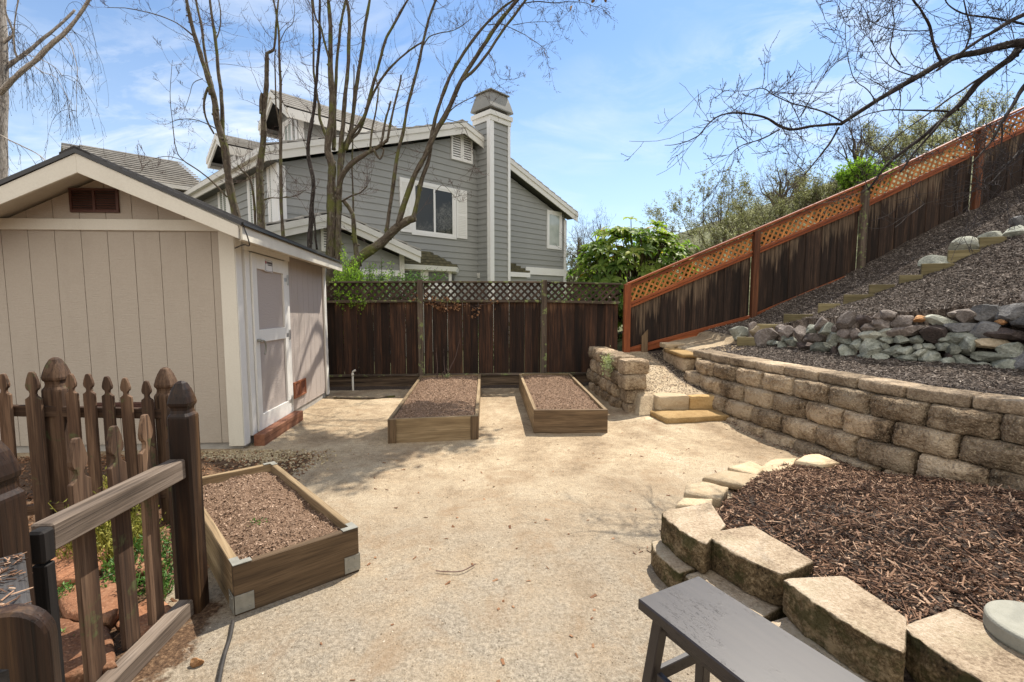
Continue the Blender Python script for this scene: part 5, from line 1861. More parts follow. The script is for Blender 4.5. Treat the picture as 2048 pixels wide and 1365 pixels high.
# white band and small mossy pent roof at lower right
b0 = onT(1019, 545, 0)[0]
zb0, zb1 = onT(1090, 551, 0)[1], onT(1090, 538, 0)[1]
slab("belly_band", [H(onT(1050, 540, 0)[0], -.03, zb0), H(L_, -.03, zb0), H(L_, -.03, zb1 + .02), H(onT(1050, 540, 0)[0], -.03, zb1 + .02)], HE * -.03, HWHITE, house)
s0, s1 = c1 + .02, onT(1055, 545, -.5)[0]
zz = onT(1036, 545, -.5)[1]
m = MB()
for r in range(4):
    g = r * .13
    m.prism([H(s0, -.62 + g, zz + r * .085), H(s1 - .1 * r, -.62 + g, zz + r * .085), H(s1 - .1 * r, -.40 + g, zz + r * .085), H(s0, -.40 + g, zz + r * .085)], (0, 0, .07))
m.build("pent_roof", MOSSTILE, house)
slab("pent_box", [H(s0, -.56, 0), H(s1 - .1, -.56, 0), H(s1 - .1, -.56, zz - .01), H(s0, -.56, zz - .01)], HE * .5, HGREY, house)
bar("pent_fascia", H(s0, -.62, zz - .09), H(s1, -.62, zz - .09), .04, .16, HWHITE, house)
# lower front gable
T0 = -1.3
ap = onT(671, 428, T0 - .35); re_ = onT(841, 506, T0 - .35)
lp = (ap[1] - re_[1]) / (re_[0] - ap[0])
le = (2 * ap[0] - re_[0], re_[1])
wl = onT(806, 530, T0)[0]
wl0 = 2 * ap[0] - wl
lap_wall("wing_wall", [(wl0, 0), (wl, 0), (wl, ap[1] - .25 - (wl - ap[0]) * lp), (ap[0], ap[1] - .25), (wl0, ap[1] - .25 - (ap[0] - wl0) * lp)], gab(T0), house)
m = MB(); m.prism([H(wl - .05, T0 + .04, 0), H(wl - .05, -.03, 0), H(wl - .05, -.03, re_[1] - .15), H(wl - .05, T0 + .04, re_[1] - .15)], HD * .05); m.build("wing_wall", HGREY, house)
m = MB(); m.prism([H(wl0 + .05, T0 + .04, 0), H(wl0 + .05, -.03, 0), H(wl0 + .05, -.03, re_[1] - .15), H(wl0 + .05, T0 + .04, re_[1] - .15)], HD * -.05); m.build("wing_wall", HGREY, house)
gable_roof(le[0], le[1], ap[0], ap[1], re_[0], re_[1], T0 - .35, -.04, house, .26, True, "wing_roof")
slab("corner_trim", [H(wl - .13, T0 - .03, 0), H(wl + .01, T0 - .03, 0), H(wl + .01, T0 - .03, re_[1] + .05), H(wl - .13, T0 - .03, re_[1] + .05)], HE * -.025, HTRIM, house)
zz0, zz1 = onT(760, 552, T0)[1], onT(760, 540, T0)[1]
slab("belly_band", [H(onT(690, 540, T0)[0], -.03 + T0, zz0), H(wl - .14, T0 - .03, zz0), H(wl - .14, T0 - .03, zz1), H(onT(690, 540, T0)[0], T0 - .03, zz1)], HE * -.03, HWHITE, house)
a, b_ = onT(641, 505, T0), onT(656, 448, T0)
shutter(house, gab(T0), a[0], b_[0] + .28, a[1] + .02, b_[1], 9, HTRIM, "gable_vent")
slab("wing_window", [H(onT(722, 570, T0)[0], T0 - .02, .7), H(wl - .3, T0 - .02, .7), H(wl - .3, T0 - .02, zz0 - .01), H(onT(722, 570, T0)[0], T0 - .02, zz0 - .01)], HE * -.02, BLINDS, house)
# bay window with mossy roof
b0 = wl + .02; b1 = onT(938, 560, -.75)[0]; zf = onT(880, 535, -.95)[1]
bo = .85
bayp = [(b0, -bo), (b1 - .75, -bo), (b1, -.04)]
def bay_ring(g, z): return [H(b0, -bo - g, z), H(b1 - .75 + g * .5, -bo - g, z), H(b1 + g * 1.1, -.04 - g * .2, z), H(b1 + g, .0, z), H(b0, .0, z)]
m = MB(); m.loft([bay_ring(-.02, 0), bay_ring(-.02, zf - .02)]); m.build("bay_wall", HTRIM, house)
m = MB(); m.loft([bay_ring(.12, zf - .10), bay_ring(.16, zf + .03)]); m.build("bay_gutter", HWHITE, house)
m = MB()
for r in range(5):
    g = .16 - r * .19
    z = zf + .03 + r * .10
    m.loft([bay_ring(g, z), bay_ring(g - .02, z + .075)])
m.build("bay_roof", MOSSTILE, house)
for (pa, pb) in ((bayp[0], bayp[1]), (bayp[1], bayp[2])):
    A_, B_ = H(pa[0], pa[1], 0), H(pb[0], pb[1], 0)
    d_ = (B_ - A_); Lw = d_.length; d_.normalize(); n_ = Vector((d_.y, -d_.x, 0))
    if n_.dot(-HE) < 0: n_ = -n_
    put = lambda u, z, dd, A_=A_, d_=d_, n_=n_: A_ + d_ * u + n_ * (dd - .015) + Vector((0, 0, z))
    k_ = 2 if pa is bayp[0] else 1
    for q in range(k_):
        wv = Lw / k_
        u0, u1 = q * wv + .14, (q + 1) * wv - .14
        window(house, put, u0, u1, .9, zf - .55, .06, BLINDS, 1 if q == 1 else 0, "bay_window")
        slab("transom", [put(u0, zf - .42, .022), put(u1, zf - .42, .022), put(u1, zf - .14, .022), put(u0, zf - .14, .022)], n_ * -.01, HDARK, house)
# wall box by the bay
a = onT(958, 552, 0)
slab("wall_box", [H(a[0] - .1, -.02, a[1] - .08), H(a[0] + .13, -.02, a[1] - .08), H(a[0] + .13, -.02, a[1] + .09), H(a[0] - .1, -.02, a[1] + .09)], HE * -.10, HTRIM, house)
# dormers (gable ends look left, ridges run along the main wall)
def dormer(sd, t0, t1, ze, zr, s_end):
    tm = (t0 + t1) / 2; g = .35
    d_ = thing
    lap_wall("dormer_wall", [(t0, ze - 1.5), (t1, ze - 1.5), (t1, ze - .05), (tm, zr - .2), (t0, ze - .05)], lef(sd), house)
    lap_wall("dormer_wall", [(sd, ze - 1.6), (s_end, ze - 1.6), (s_end, ze - .05), (sd, ze - .05)], gab(t0), house)
    slab("corner_trim", [H(sd - .03, t0 - .03, ze - 1.4), H(sd + .13, t0 - .03, ze - 1.4), H(sd + .13, t0 - .03, ze - .1), H(sd - .03, t0 - .03, ze - .1)], HE * -.02, HWHITE, house)
    slab("corner_trim", [H(sd - .03, t0, ze - 1.4), H(sd - .03, t0 + .16, ze - 1.4), H(sd - .03, t0 + .16, ze - .1), H(sd - .03, t0, ze - .1)], HD * -.02, HWHITE, house)
    window(house, lef(sd), t0 + .42, t1 - .42, ze - 1.15, ze - .25, .09, GLASSC, 1)
    k_ = (zr - ze) / (tm - t0)
    for sg, te in ((-1, t0 - g), (1, t1 + g)):
        ze2 = ze - k_ * g
        m = MB(); m.prism([H(sd - .45, te, ze2), H(sd - .45, tm, zr), H(sd - .45, tm, zr + .05), H(sd - .45, te, ze2 + .05)], HD * (s_end - sd + .45)); m.build("dormer_roof", TILEDARK, house)
        m = MB(); n = 6
        for r in range(n):
            f0, f1 = r / n, (r + 1) / n + .02
            a0 = (te + (tm - te) * f0, ze2 + (zr - ze2) * f0); a1 = (te + (tm - te) * f1, ze2 + (zr - ze2) * f1)
            m.prism([H(sd - .48, a0[0], a0[1] + .10), H(sd - .48, a1[0], a1[1] + .055), H(sd - .48, a1[0], a1[1] + .085), H(sd - .48, a0[0], a0[1] + .135)], HD * (s_end - sd + .48))
        m.build("roof_tiles", TILE, house)
        m = MB(); m.prism([H(sd - .46, te, ze2 - .22), H(sd - .46, tm, zr - .22), H(sd - .46, tm, zr + .03), H(sd - .46, te, ze2 + .03)], HD * .05, None, lambda v: (v.z, v.y, v.x))
        m.prism([H(sd - .50, te, ze2 - .09), H(sd - .50, tm, zr - .09), H(sd - .50, tm, zr + .05), H(sd - .50, te, ze2 + .05)], HD * .04, None, lambda v: (v.z, v.y, v.x)); m.build("fascia", HTRIM, house)
        m = MB(); m.beam(H(sd - .45, te - sg * -.02, ze2 - .08), H(s_end, te, ze2 - .08), .05, .25); m.build("eave_fascia", HTRIM, house)
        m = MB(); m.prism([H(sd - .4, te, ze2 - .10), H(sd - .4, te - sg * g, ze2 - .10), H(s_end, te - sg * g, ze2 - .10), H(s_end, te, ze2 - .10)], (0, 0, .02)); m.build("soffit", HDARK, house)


for (pk, tip, send, sf_) in (((543, 187), (574, 219), 5.2, 1.05), ((433, 273), (457, 295), 4.2, .3)):
    tm_, zr_ = onS(*pk, sf_); te_, ze_ = onS(*tip, sf_)
    kk = (zr_ - ze_) / (tm_ - te_)
    dormer(sf_ + .45, te_ + .35, 2 * tm_ - te_ - .35, ze_ + kk * .35, zr_, send)
# windows and shutters on the left facade
for (xa, xb, ya, yb) in ((540, 560, 455, 345), (500, 522, 450, 372), (440, 462, 420, 380)):
    a, b_ = onS(xb, ya, 0), onS(xa, yb, 0)
    t0_, t1_ = sorted((a[0], b_[0]))
    zlo = 3.2; zhi = 4.75
    w_ = (t1_ - t0_)
    window(house, lef(0), t0_ + w_ * .28, t1_ - w_ * .0, zlo, zhi, .09, BLINDS, 1)
    shutter(house, lef(0), t0_ - .10, t0_ + w_ * .28 - .10, zlo - .05, zhi + .1)
# far left wing with tiled roof, ridge along the main gable's direction
tr, te_ = 10.4, 6.4; zr_, ze_ = onT(330, 322, 10.4)[1], 5.1
m = MB(); n = 13
for r in range(n):
    f0, f1 = r / n, (r + 1) / n + .02
    a0 = (te_ + (tr - te_) * f0, ze_ + (zr_ - ze_) * f0); a1 = (te_ + (tr - te_) * f1, ze_ + (zr_ - ze_) * f1)
    sl = -3.05 if r < n - 2 else -2.55
    m.prism([H(sl, a0[0], a0[1] + .075), H(sl, a1[0], a1[1] + .0), H(sl, a1[0], a1[1] + .035), H(sl, a0[0], a0[1] + .115)], HD * (3.4 if sl < -3 else 2.9))
m.build("roof_tiles", TILE, house)
slab("wing_roof", [H(-3.0, te_, ze_ - .04), H(-3.0, tr, zr_ - .04), H(-3.0, tr, zr_ - .01), H(-3.0, te_, ze_ - .01)], HD * 3.3, TILEDARK, house)
slab("wing_roof", [H(-3.0, tr, zr_ - .02), H(-3.0, tr + 4, zr_ - 1.8), H(-3.0, tr + 4, zr_ - 1.75), H(-3.0, tr, zr_ + .02)], HD * 3.3, TILE, house)
lap_wall("wing_wall", [(-2.7, 0), (-.03, 0), (-.03, ze_ + .1), (-2.7, ze_ + .1)], gab(te_ + .4), house)
lap_wall("wing_wall", [(te_ + .45, 0), (tr + 3.5, 0), (tr + 3.5, 5.3), (tr, zr_ - .15), (te_ + .45, 5.3)], lef(-2.7), house)
bar("gutter", H(-3.05, te_ - .06, ze_ - .02), H(0, te_ - .06, ze_ - .02), .1, .12, HTRIM, house)
def leafquads(B, P, size, asp=.5, fold=.15, up=.25, dirs=None, rnd=None):
    P = np.asarray(P); n = len(P)
    a = rng.normal(0, 1, (n, 3)) if dirs is None else np.asarray(dirs) + rng.normal(0, .35, (n, 3))
    a /= np.linalg.norm(a, axis=1)[:, None]
    nn = rng.normal(0, 1, (n, 3)) + np.array([0, 0, up * 4])
    b_ = np.cross(a, nn); b_ /= np.linalg.norm(b_, axis=1)[:, None] + 1e-9
    c = np.cross(a, b_)
    L = rng.uniform(*size, n)[:, None]
    V = np.stack([P, P + a * L * .5 + b_ * L * asp * .5 + c * L * fold, P + a * L, P + a * L * .5 - b_ * L * asp * .5 + c * L * fold], 1).reshape(-1, 3)
    F = (np.arange(n)[:, None] * 4 + np.array([0, 1, 2, 3])).tolist()
    r = rng.beta(2, 2, n) if rnd is None else rnd
    B.add(V, F, rnd=np.repeat(r, 4))


# ------------------------------------------------------------------ bare trees
def runit():
    return Vector((random.gauss(0, 1), random.gauss(0, 1), random.gauss(0, 1))).normalized()


bsz, rmin, RS, LOG = 1.0, .0016, .72, None


def twig(B, p, d, L, r0, gen, up=.1, n=6, buds=True, wig=.24, sides=4):
    pts, rs, q = [p.copy()], [r0], p.copy()
    d = d.normalized()
    for i in range(n):
        d = (d + runit() * wig + Vector((0, 0, up))).normalized()
        q = q + d * (L / n)
        pts.append(q.copy()); rs.append(max(rmin, r0 * (1 - .8 * (i + 1) / n)))
    B.tube(pts, rs, sides if r0 > .006 else 3, cap=False)
    if LOG is not None: LOG.extend(tuple(q_) for q_ in pts[1:])
    if buds:
        for i in range(1, n + 1):
            if random.random() < .55 * buds:
                o = runit() * .009 + d * .006
                B.tube([pts[i], pts[i] + o * .6, pts[i] + o * 1.4], [.0016, .0036 * bsz, .001], 3, cap=False)
    if gen > 0:
        for _ in range(random.randint(2, 3)):
            i = random.randint(1, n - 1)
            t = (pts[i + 1] - pts[i]).normalized()
            twig(B, pts[i], t * .8 + runit() * .75 + Vector((0, 0, up)), L * random.uniform(.3, .6), max(.0022, rs[i] * .65), gen - 1, up, 5, buds, wig, sides)


def limb(px, y0, y1, r, per=4, jit=.012):
    """traced limb: photo points at a distance that drifts from y0 to y1; r = (r0, r1)"""
    n = len(px)
    P = [atY(a, b_, y0 + (y1 - y0) * i / max(1, n - 1)) for i, (a, b_) in enumerate(px)]
    S = smooth_path(P, per)
    S = [p + noise.noise_vector(p * 2.3) * jit + noise.noise_vector(p * 7) * jit * .5 for p in S]
    m = len(S)
    R_ = [r[0] + (r[1] - r[0]) * (i / (m - 1)) for i in range(m)]
    R_ = [q * RS * (1 + .22 * noise.noise(s_ * 5) + .12 * noise.noise(s_ * 14)) for q, s_ in zip(R_, S)]
    return S, R_


def extend(S, R_, L, up=.12):
    """carry a limb on past the top of the picture, thinning out"""
    d = (S[-1] - S[-3]).normalized()
    p, out, n = S[-1].copy(), [], 7
    for i in range(n):
        d = (d + runit() * .12 + Vector((0, 0, up * .3))).normalized()
        p = p + d * (L / n)
        out.append(p.copy())
    return S + out, R_ + [max(.003, R_[-1] * (1 - (i + 1) / n * .9)) for i in range(n)]


def bare_tree(name, label, base, limbs, barkm, twigm, group=None, tw=14, tl=(.35, .9), cat="tree", up=.12, gen=2, dens=.72, from_frac=.25, ext=1.8):
    t = thing(name, label, cat, base, group)
    TB, WB, LB = MB(), MB(), MB()
    for L in limbs:
        px, y0, y1, r = L[:4]
        opts = L[4] if len(L) > 4 else {}
        S, R_ = limb(px, y0, y1, r)
        if px[-1][1] < 8 and opts.get("ext", True) and ext: S, R_ = extend(S, R_, opts.get("el", ext))
        TB.tube(S, R_, 9 if r[0] > .05 else (7 if r[0] > .02 else 5), cap=True)
        for _ in range(opts.get("dry", 0)):  # leaf clumps added out of view to darken the cast shadows
            i = random.randrange(len(S) // 2, len(S))
            P = np.array(S[i] + runit() * .35) + rng.normal(0, .10, (26, 3)); leafquads(LB, P, (.07, .14), .65)
        for _ in range(int(len(S) * .35) if r[0] > .03 else 0):      # knots and pruned stubs
            i = random.randrange(1, len(S) - 1); d_ = runit(); q_ = R_[i]
            TB.tube([S[i], S[i] + d_ * q_ * .95, S[i] + d_ * (q_ * 1.1 + random.uniform(.005, .035))], [q_ * .55, q_ * .42, q_ * .25], 6)
        n = int(opts.get("n", tw) * dens)
        m = len(S)
        f0 = opts.get("f", from_frac)
        for _ in range(n):
            i = min(m - 2, int(m * (f0 + (1 - f0) * random.random() ** .8)))
            tg = (S[i + 1] - S[i]).normalized()
            d = tg * random.uniform(.2, .7) + runit() * .9
            twig(WB, S[i] + runit() * R_[i] * .4, d, random.uniform(*opts.get("tl", tl)), min(.006, max(.003, R_[i] * .3)), gen, opts.get("up", up))
    TB.build("trunk", barkm, t, smooth=True)
    WB.build("crown", twigm, t)
    if LB.V: LB.build("shadow_leaves", DRYLEAF, t)
    return t


bare_tree("bare_tree", "bare tree rising right behind the shed roof, forking into four tall stems", (-5.0, 10.0, 0), [
    ([(492, 620), (484, 520), (474, 440), (462, 385), (455, 340), (450, 300), (445, 281), (434, 239), (429, 203), (420, 168), (409, 132), (398, 98), (387, 63), (380, 32), (373, 0)], 10.0, 9.6, (.125, .035)),
    ([(434, 242), (428, 205), (423, 171), (411, 117), (404, 61), (397, 29), (392, 0)], 9.82, 10.3, (.042, .028)),
    ([(449, 300), (447, 281), (442, 195), (437, 146), (432, 80), (425, 44), (420, 0)], 9.88, 10.2, (.06, .028)),
    ([(433, 82), (439, 62), (441, 30), (438, 0)], 10.1, 10.3, (.018, .012), {"n": 8}),
    ([(385, 71), (364, 54), (340, 40), (300, 26), (250, 17), (215, 16)], 9.65, 9.3, (.020, .006), {"n": 12, "ext": False, "tl": (.2, .5)}),
    ([(431, 257), (403, 244), (367, 239), (340, 246)], 9.85, 9.4, (.014, .006), {"n": 10, "tl": (.25, .7), "ext": False}),
    ([(406, 157), (388, 166), (378, 195), (366, 232)], 9.7, 9.4, (.010, .004), {"n": 5, "tl": (.2, .4), "ext": False}),
    ([(455, 395), (430, 370), (400, 345), (365, 320), (352, 300), (345, 245), (341, 185), (345, 120)], 9.9, 9.2, (.022, .004), {"n": 12, "tl": (.2, .5), "ext": False}),
    ([(420, 190), (416, 175), (408, 205), (412, 235), (428, 268)], 9.7, 9.75, (.035, .02), {"n": 0}),
    ([(366, 322), (335, 312), (300, 322), (280, 345)], 9.4, 9.2, (.010, .004), {"n": 12, "tl": (.3, .65), "up": .3, "ext": False}),
], BARK, TWIG)
bare_tree("bare_tree", "stout mossy bare trunk with a cut-off top and thin bowed shoots", (-4.4, 9.8, 0), [
    ([(530, 640), (528, 560), (524, 470), (520, 400), (519, 345), (522, 320), (528, 268), (527, 232), (533, 171), (534, 106)], 9.8, 9.8, (.125, .05), {"n": 16, "tl": (.3, .8)}),
    ([(534, 106), (541, 103), (548, 97), (551, 73), (553, 37), (557, 0)], 9.8, 9.9, (.040, .022), {"n": 14}),
    ([(521, 228), (522, 200), (524, 187)], 9.75, 9.75, (.04, .034), {"n": 4}),
    ([(527, 400), (545, 396), (560, 397), (575, 393)], 9.75, 9.5, (.022, .008), {"n": 9, "tl": (.25, .6)}),
    ([(512, 470), (508, 405), (500, 360), (483, 340), (475, 330)], 9.9, 9.6, (.04, .015), {"n": 22, "tl": (.3, .7)}),
], BARK, TWIG)
bare_tree("bare_tree", "very slender bare stem close to the stout trunk, in front of the house corner board", (-4.0, 9.7, 0), [
    ([(572, 640), (569, 560), (566, 480), (563, 400), (562, 330), (561, 244), (561, 171), (558, 122), (558, 73), (555, 44), (547, 0)], 9.7, 9.9, (.055, .022), {"n": 26}),
    ([(561, 260), (553, 220), (551, 170), (549, 120), (551, 100)], 9.8, 9.9, (.022, .014), {"n": 6}),
    ([(561, 82), (572, 60), (585, 48), (589, 20), (586, 0)], 9.9, 10.1, (.012, .006), {"n": 8}),
    ([(566, 395), (590, 393), (612, 380)], 9.72, 9.5, (.014, .006), {"n": 12, "tl": (.25, .55)}),
], BARK, TWIG)
bare_tree("bare_tree", "slim dark crooked bare trunk standing before the grey gable wall", (-3.5, 9.6, 0), [
    ([(616, 640), (617, 560), (620, 489), (623, 417), (627, 361), (618, 319), (617, 291), (623, 250), (628, 216), (632, 171), (636, 122), (639, 73), (640, 0)], 9.6, 9.9, (.07, .030), {"n": 26, "f": .35}),
    ([(634, 500), (629, 450), (625, 425)], 9.65, 9.62, (.03, .02), {"n": 4}),
], BARKDARK, TWIG)
bare_tree("bare_tree", "big bare tree with the thickest mossy trunk, forking into many tall stems", (-3.1, 9.9, 0), [
    ([(664, 660), (663, 590), (663, 508), (664, 430), (663, 375), (665, 336), (660, 317), (655, 293), (665, 220), (662, 159), (661, 110), (660, 37), (657, 0)], 9.9, 9.7, (.165, .04), {"f": .5}),
    ([(675, 640), (676, 560), (676, 508), (678, 417), (680, 347), (681, 305), (687, 236), (690, 190), (697, 122), (699, 37), (693, 0)], 9.75, 9.9, (.095, .035), {"f": .45}),
    ([(667, 300), (668, 269), (670, 195), (674, 122), (682, 49), (690, 8), (692, 0)], 9.9, 10.4, (.055, .028)),
    ([(657, 305), (654, 281), (640, 239), (639, 215), (634, 190), (628, 146), (627, 73), (624, 0)], 9.85, 10.3, (.050, .022)),
    ([(661, 130), (660, 122), (648, 85), (641, 56), (630, 32), (627, 0)], 9.75, 9.5, (.032, .02)),
    ([(682, 330), (689, 293), (701, 264), (711, 183), (723, 110), (729, 61), (740, 0)], 9.85, 10.3, (.070, .035)),
    ([(692, 300), (701, 273), (726, 239), (740, 195), (755, 139), (770, 85), (787, 51), (816, 0)], 9.85, 9.6, (.055, .028)),
    ([(694, 292), (704, 278), (721, 259), (740, 203), (765, 156), (792, 124), (828, 95), (846, 84)], 9.85, 9.9, (.045, .02), {"ext": False}),
    ([(676, 400), (682, 358), (701, 330), (734, 308), (762, 291), (775, 281)], 9.8, 9.5, (.075, .045), {"n": 5}),
    ([(775, 281), (779, 256), (787, 220), (799, 171), (802, 151)], 9.5, 9.4, (.032, .022), {"n": 8}),
    ([(760, 292), (765, 276), (770, 244), (782, 203)], 9.52, 9.6, (.034, .026), {"n": 5}),
    ([(748, 300), (760, 318), (768, 300), (762, 296)], 9.5, 9.5, (.03, .02), {"n": 0}),
    ([(742, 305), (743, 270), (752, 220), (757, 183), (752, 160)], 9.6, 9.9, (.030, .015), {"n": 6}),
    ([(684, 403), (706, 391), (722, 385), (735, 371)], 9.75, 9.3, (.026, .014), {"n": 16, "tl": (.3, .65)}),
    ([(688, 402), (706, 430), (709, 472), (713, 510), (716, 560), (718, 640)], 9.85, 10.0, (.055, .075), {"n": 3}),
    ([(706, 425), (706, 380), (704, 320), (706, 260), (708, 130)], 10.0, 10.1, (.026, .016), {"n": 6}),
], BARK, TWIG)
RS = .74
bare_tree("leaning_tree", "bare tree leaning right, its thick low limb sending long shoots over the chimney", (-2.75, 9.75, 0), [
    ([(672, 650), (684, 590), (700, 548), (722, 515), (762, 487), (793, 456), (815, 442), (830, 437)], 9.75, 9.45, (.165, .085), {"n": 3}),
    ([(770, 480), (773, 468), (776, 443), (786, 374), (796, 305), (806, 264), (816, 207), (833, 146), (845, 93), (855, 49), (864, 20), (872, 0)], 9.55, 9.8, (.055, .026), {"n": 22}),
    ([(843, 98), (858, 75), (880, 66), (910, 60), (932, 45), (944, 35)], 9.75, 9.5, (.018, .006), {"n": 18, "tl": (.2, .5), "ext": False}),
    ([(797, 452), (800, 437), (820, 374), (848, 315), (872, 264), (896, 220), (921, 166), (947, 122), (974, 81), (999, 44), (1023, 15), (1035, 0)], 9.5, 9.3, (.080, .036), {"el": 2.6, "n": 22}),
    ([(826, 440), (830, 420), (841, 370), (858, 315), (864, 266), (877, 215), (891, 176), (911, 132), (935, 95), (972, 49), (999, 22), (1028, 0)], 9.45, 9.9, (.062, .028), {"el": 2.8, "n": 22}),
    ([(900, 208), (921, 166), (950, 139), (977, 105), (1006, 61), (1030, 29), (1052, 0)], 9.42, 9.0, (.045, .026), {"el": 2.6, "n": 20}),
    ([(976, 50), (1000, 48), (1016, 54), (1052, 71), (1082, 93), (1094, 107), (1093, 130)], 9.8, 9.3, (.014, .003), {"n": 26, "tl": (.25, .55), "up": -.03, "ext": False}),
    ([(891, 234), (905, 218), (921, 207), (945, 196), (966, 185), (985, 182), (1000, 170)], 9.4, 9.0, (.016, .004), {"n": 22, "tl": (.2, .5), "up": .05, "ext": False}),
    ([(978, 108), (988, 125), (995, 150), (1008, 160), (1030, 158), (1050, 150)], 9.2, 8.9, (.010, .003), {"n": 12, "tl": (.2, .45), "ext": False}),
    ([(1045, 8), (1075, 3), (1106, 6), (1140, 4), (1167, 6), (1190, 14), (1204, 8)], 9.2, 8.8, (.014, .004), {"n": 30, "tl": (.25, .6), "up": -.05, "ext": False}),
    ([(1025, 50), (1060, 45), (1090, 45), (1120, 44)], 9.1, 8.9, (.009, .003), {"n": 14, "tl": (.2, .4), "ext": False}),
    ([(893, 238), (925, 250), (940, 285), (950, 320), (945, 345)], 9.4, 9.1, (.010, .003), {"n": 12, "tl": (.2, .4), "up": -.02, "ext": False}),
    ([(870, 385), (885, 370), (905, 388), (920, 405)], 9.4, 9.1, (.008, .003), {"n": 10, "tl": (.2, .4), "ext": False}),
    # crown carrying on above the picture, with leaf clumps added to darken its shade
    ([(1052, 0), (1090, -60), (1140, -120), (1200, -190)], 9.0, 8.6, (.030, .01), {"n": 40, "tl": (.5, 1.1), "ext": False, "f": .1, "dry": 75}),
    ([(1028, 0), (1080, -90), (1120, -180), (1150, -280)], 9.8, 9.6, (.034, .01), {"n": 44, "tl": (.5, 1.1), "ext": False, "f": .1, "dry": 75}),
    ([(1070, -40), (1130, -50), (1190, -80), (1260, -90)], 9.0, 9.4, (.026, .008), {"n": 40, "tl": (.5, 1.0), "ext": False, "f": .1, "dry": 75}),
    ([(980, -30), (1000, -120), (1030, -220), (1050, -320)], 9.7, 9.4, (.034, .01), {"n": 40, "tl": (.5, 1.1), "ext": False, "f": .1, "dry": 75}),
    ([(900, -30), (930, -130), (950, -230)], 9.8, 10.2, (.030, .01), {"n": 30, "tl": (.5, 1.1), "ext": False, "f": .1, "dry": 75}),
], BARK, TWIG)

RS = 1.0
# weeping birch at the left edge
t = thing("birch_tree", "pale trunked weeping birch at the left edge with fine hanging twigs", "tree", (-10.6, 10.6, 0))
TB, WB = MB(), MB()
main = [([(-8, 700), (-6, 520), (-6, 330), (-2, 200), (0, 100), (-4, -60), (-6, -200)], 10.6, 10.6, (.17, .10)),
        ([(-2, 192), (5, 180), (30, 155), (68, 124), (100, 92), (126, 71), (145, 48), (175, 5), (200, -40)], 10.55, 10.0, (.055, .025)),
        ([(2, 143), (20, 130), (48, 110), (80, 83), (118, 52), (150, 20)], 10.6, 10.9, (.045, .02)),
        ([(0, 92), (16, 78), (26, 66), (18, 45), (10, 20), (8, -30)], 10.6, 10.3, (.03, .012)),
        ([(36, 115), (29, 100), (27, 70), (30, 40), (40, -20)], 10.5, 10.2, (.02, .01)),
        ([(-2, 270), (20, 281), (41, 291), (80, 312), (100, 335), (116, 358)], 10.5, 9.0, (.014, .004)),
        ([(126, 71), (138, 85), (148, 110), (155, 140), (153, 185), (152, 230)], 10.2, 10.1, (.010, .003)),
        ([(50, 110), (80, 118), (110, 135), (126, 156)], 10.4, 10.1, (.008, .003)),
        ([(60, 125), (85, 145), (110, 155), (130, 185), (144, 210)], 10.3, 10.0, (.008, .002))]
for px, y0, y1, r in main:
    S, R_ = limb(px, y0, y1, r)
    TB.tube(S, R_, 9 if r[0] > .1 else 6)
    if r[0] > .1: continue
    for _ in range(int(15 if r[0] > .02 else 6)):
        i = random.randrange(2, len(S) - 1)
        p = S[i]
        d = runit() * .8 + (S[i + 1] - S[i]).normalized() * .5
        # out a little, then hanging straight down
        L = random.uniform(.5, 1.7)
        pts, rs, q = [p.copy()], [.005], p.copy()
        d.normalize()
        n = 10
        for k_ in range(n):
            d = (d * .72 + Vector((0, 0, -.42)) + runit() * .12).normalized()
            q = q + d * L / n
            pts.append(q.copy()); rs.append(max(.0016, .0045 * (1 - k_ / n)))
            if random.random() < .6:
                o = (runit() * .6 + Vector((0, 0, -.9))).normalized() * random.uniform(.05, .3)
                mid_ = q + o * .5 + runit() * .02
                WB.tube([q, mid_, q + o], [.0025, .0022, .0016], 3, cap=False)
                WB.tube([q + o, q + o * 1.06, q + o * 1.14], [.001, .006, .001], 4, cap=False)
        WB.tube(pts, rs, 3, cap=False)
TB.build("trunk", BIRCH, t, smooth=True)
WB.build("crown", TWIGDARK, t)

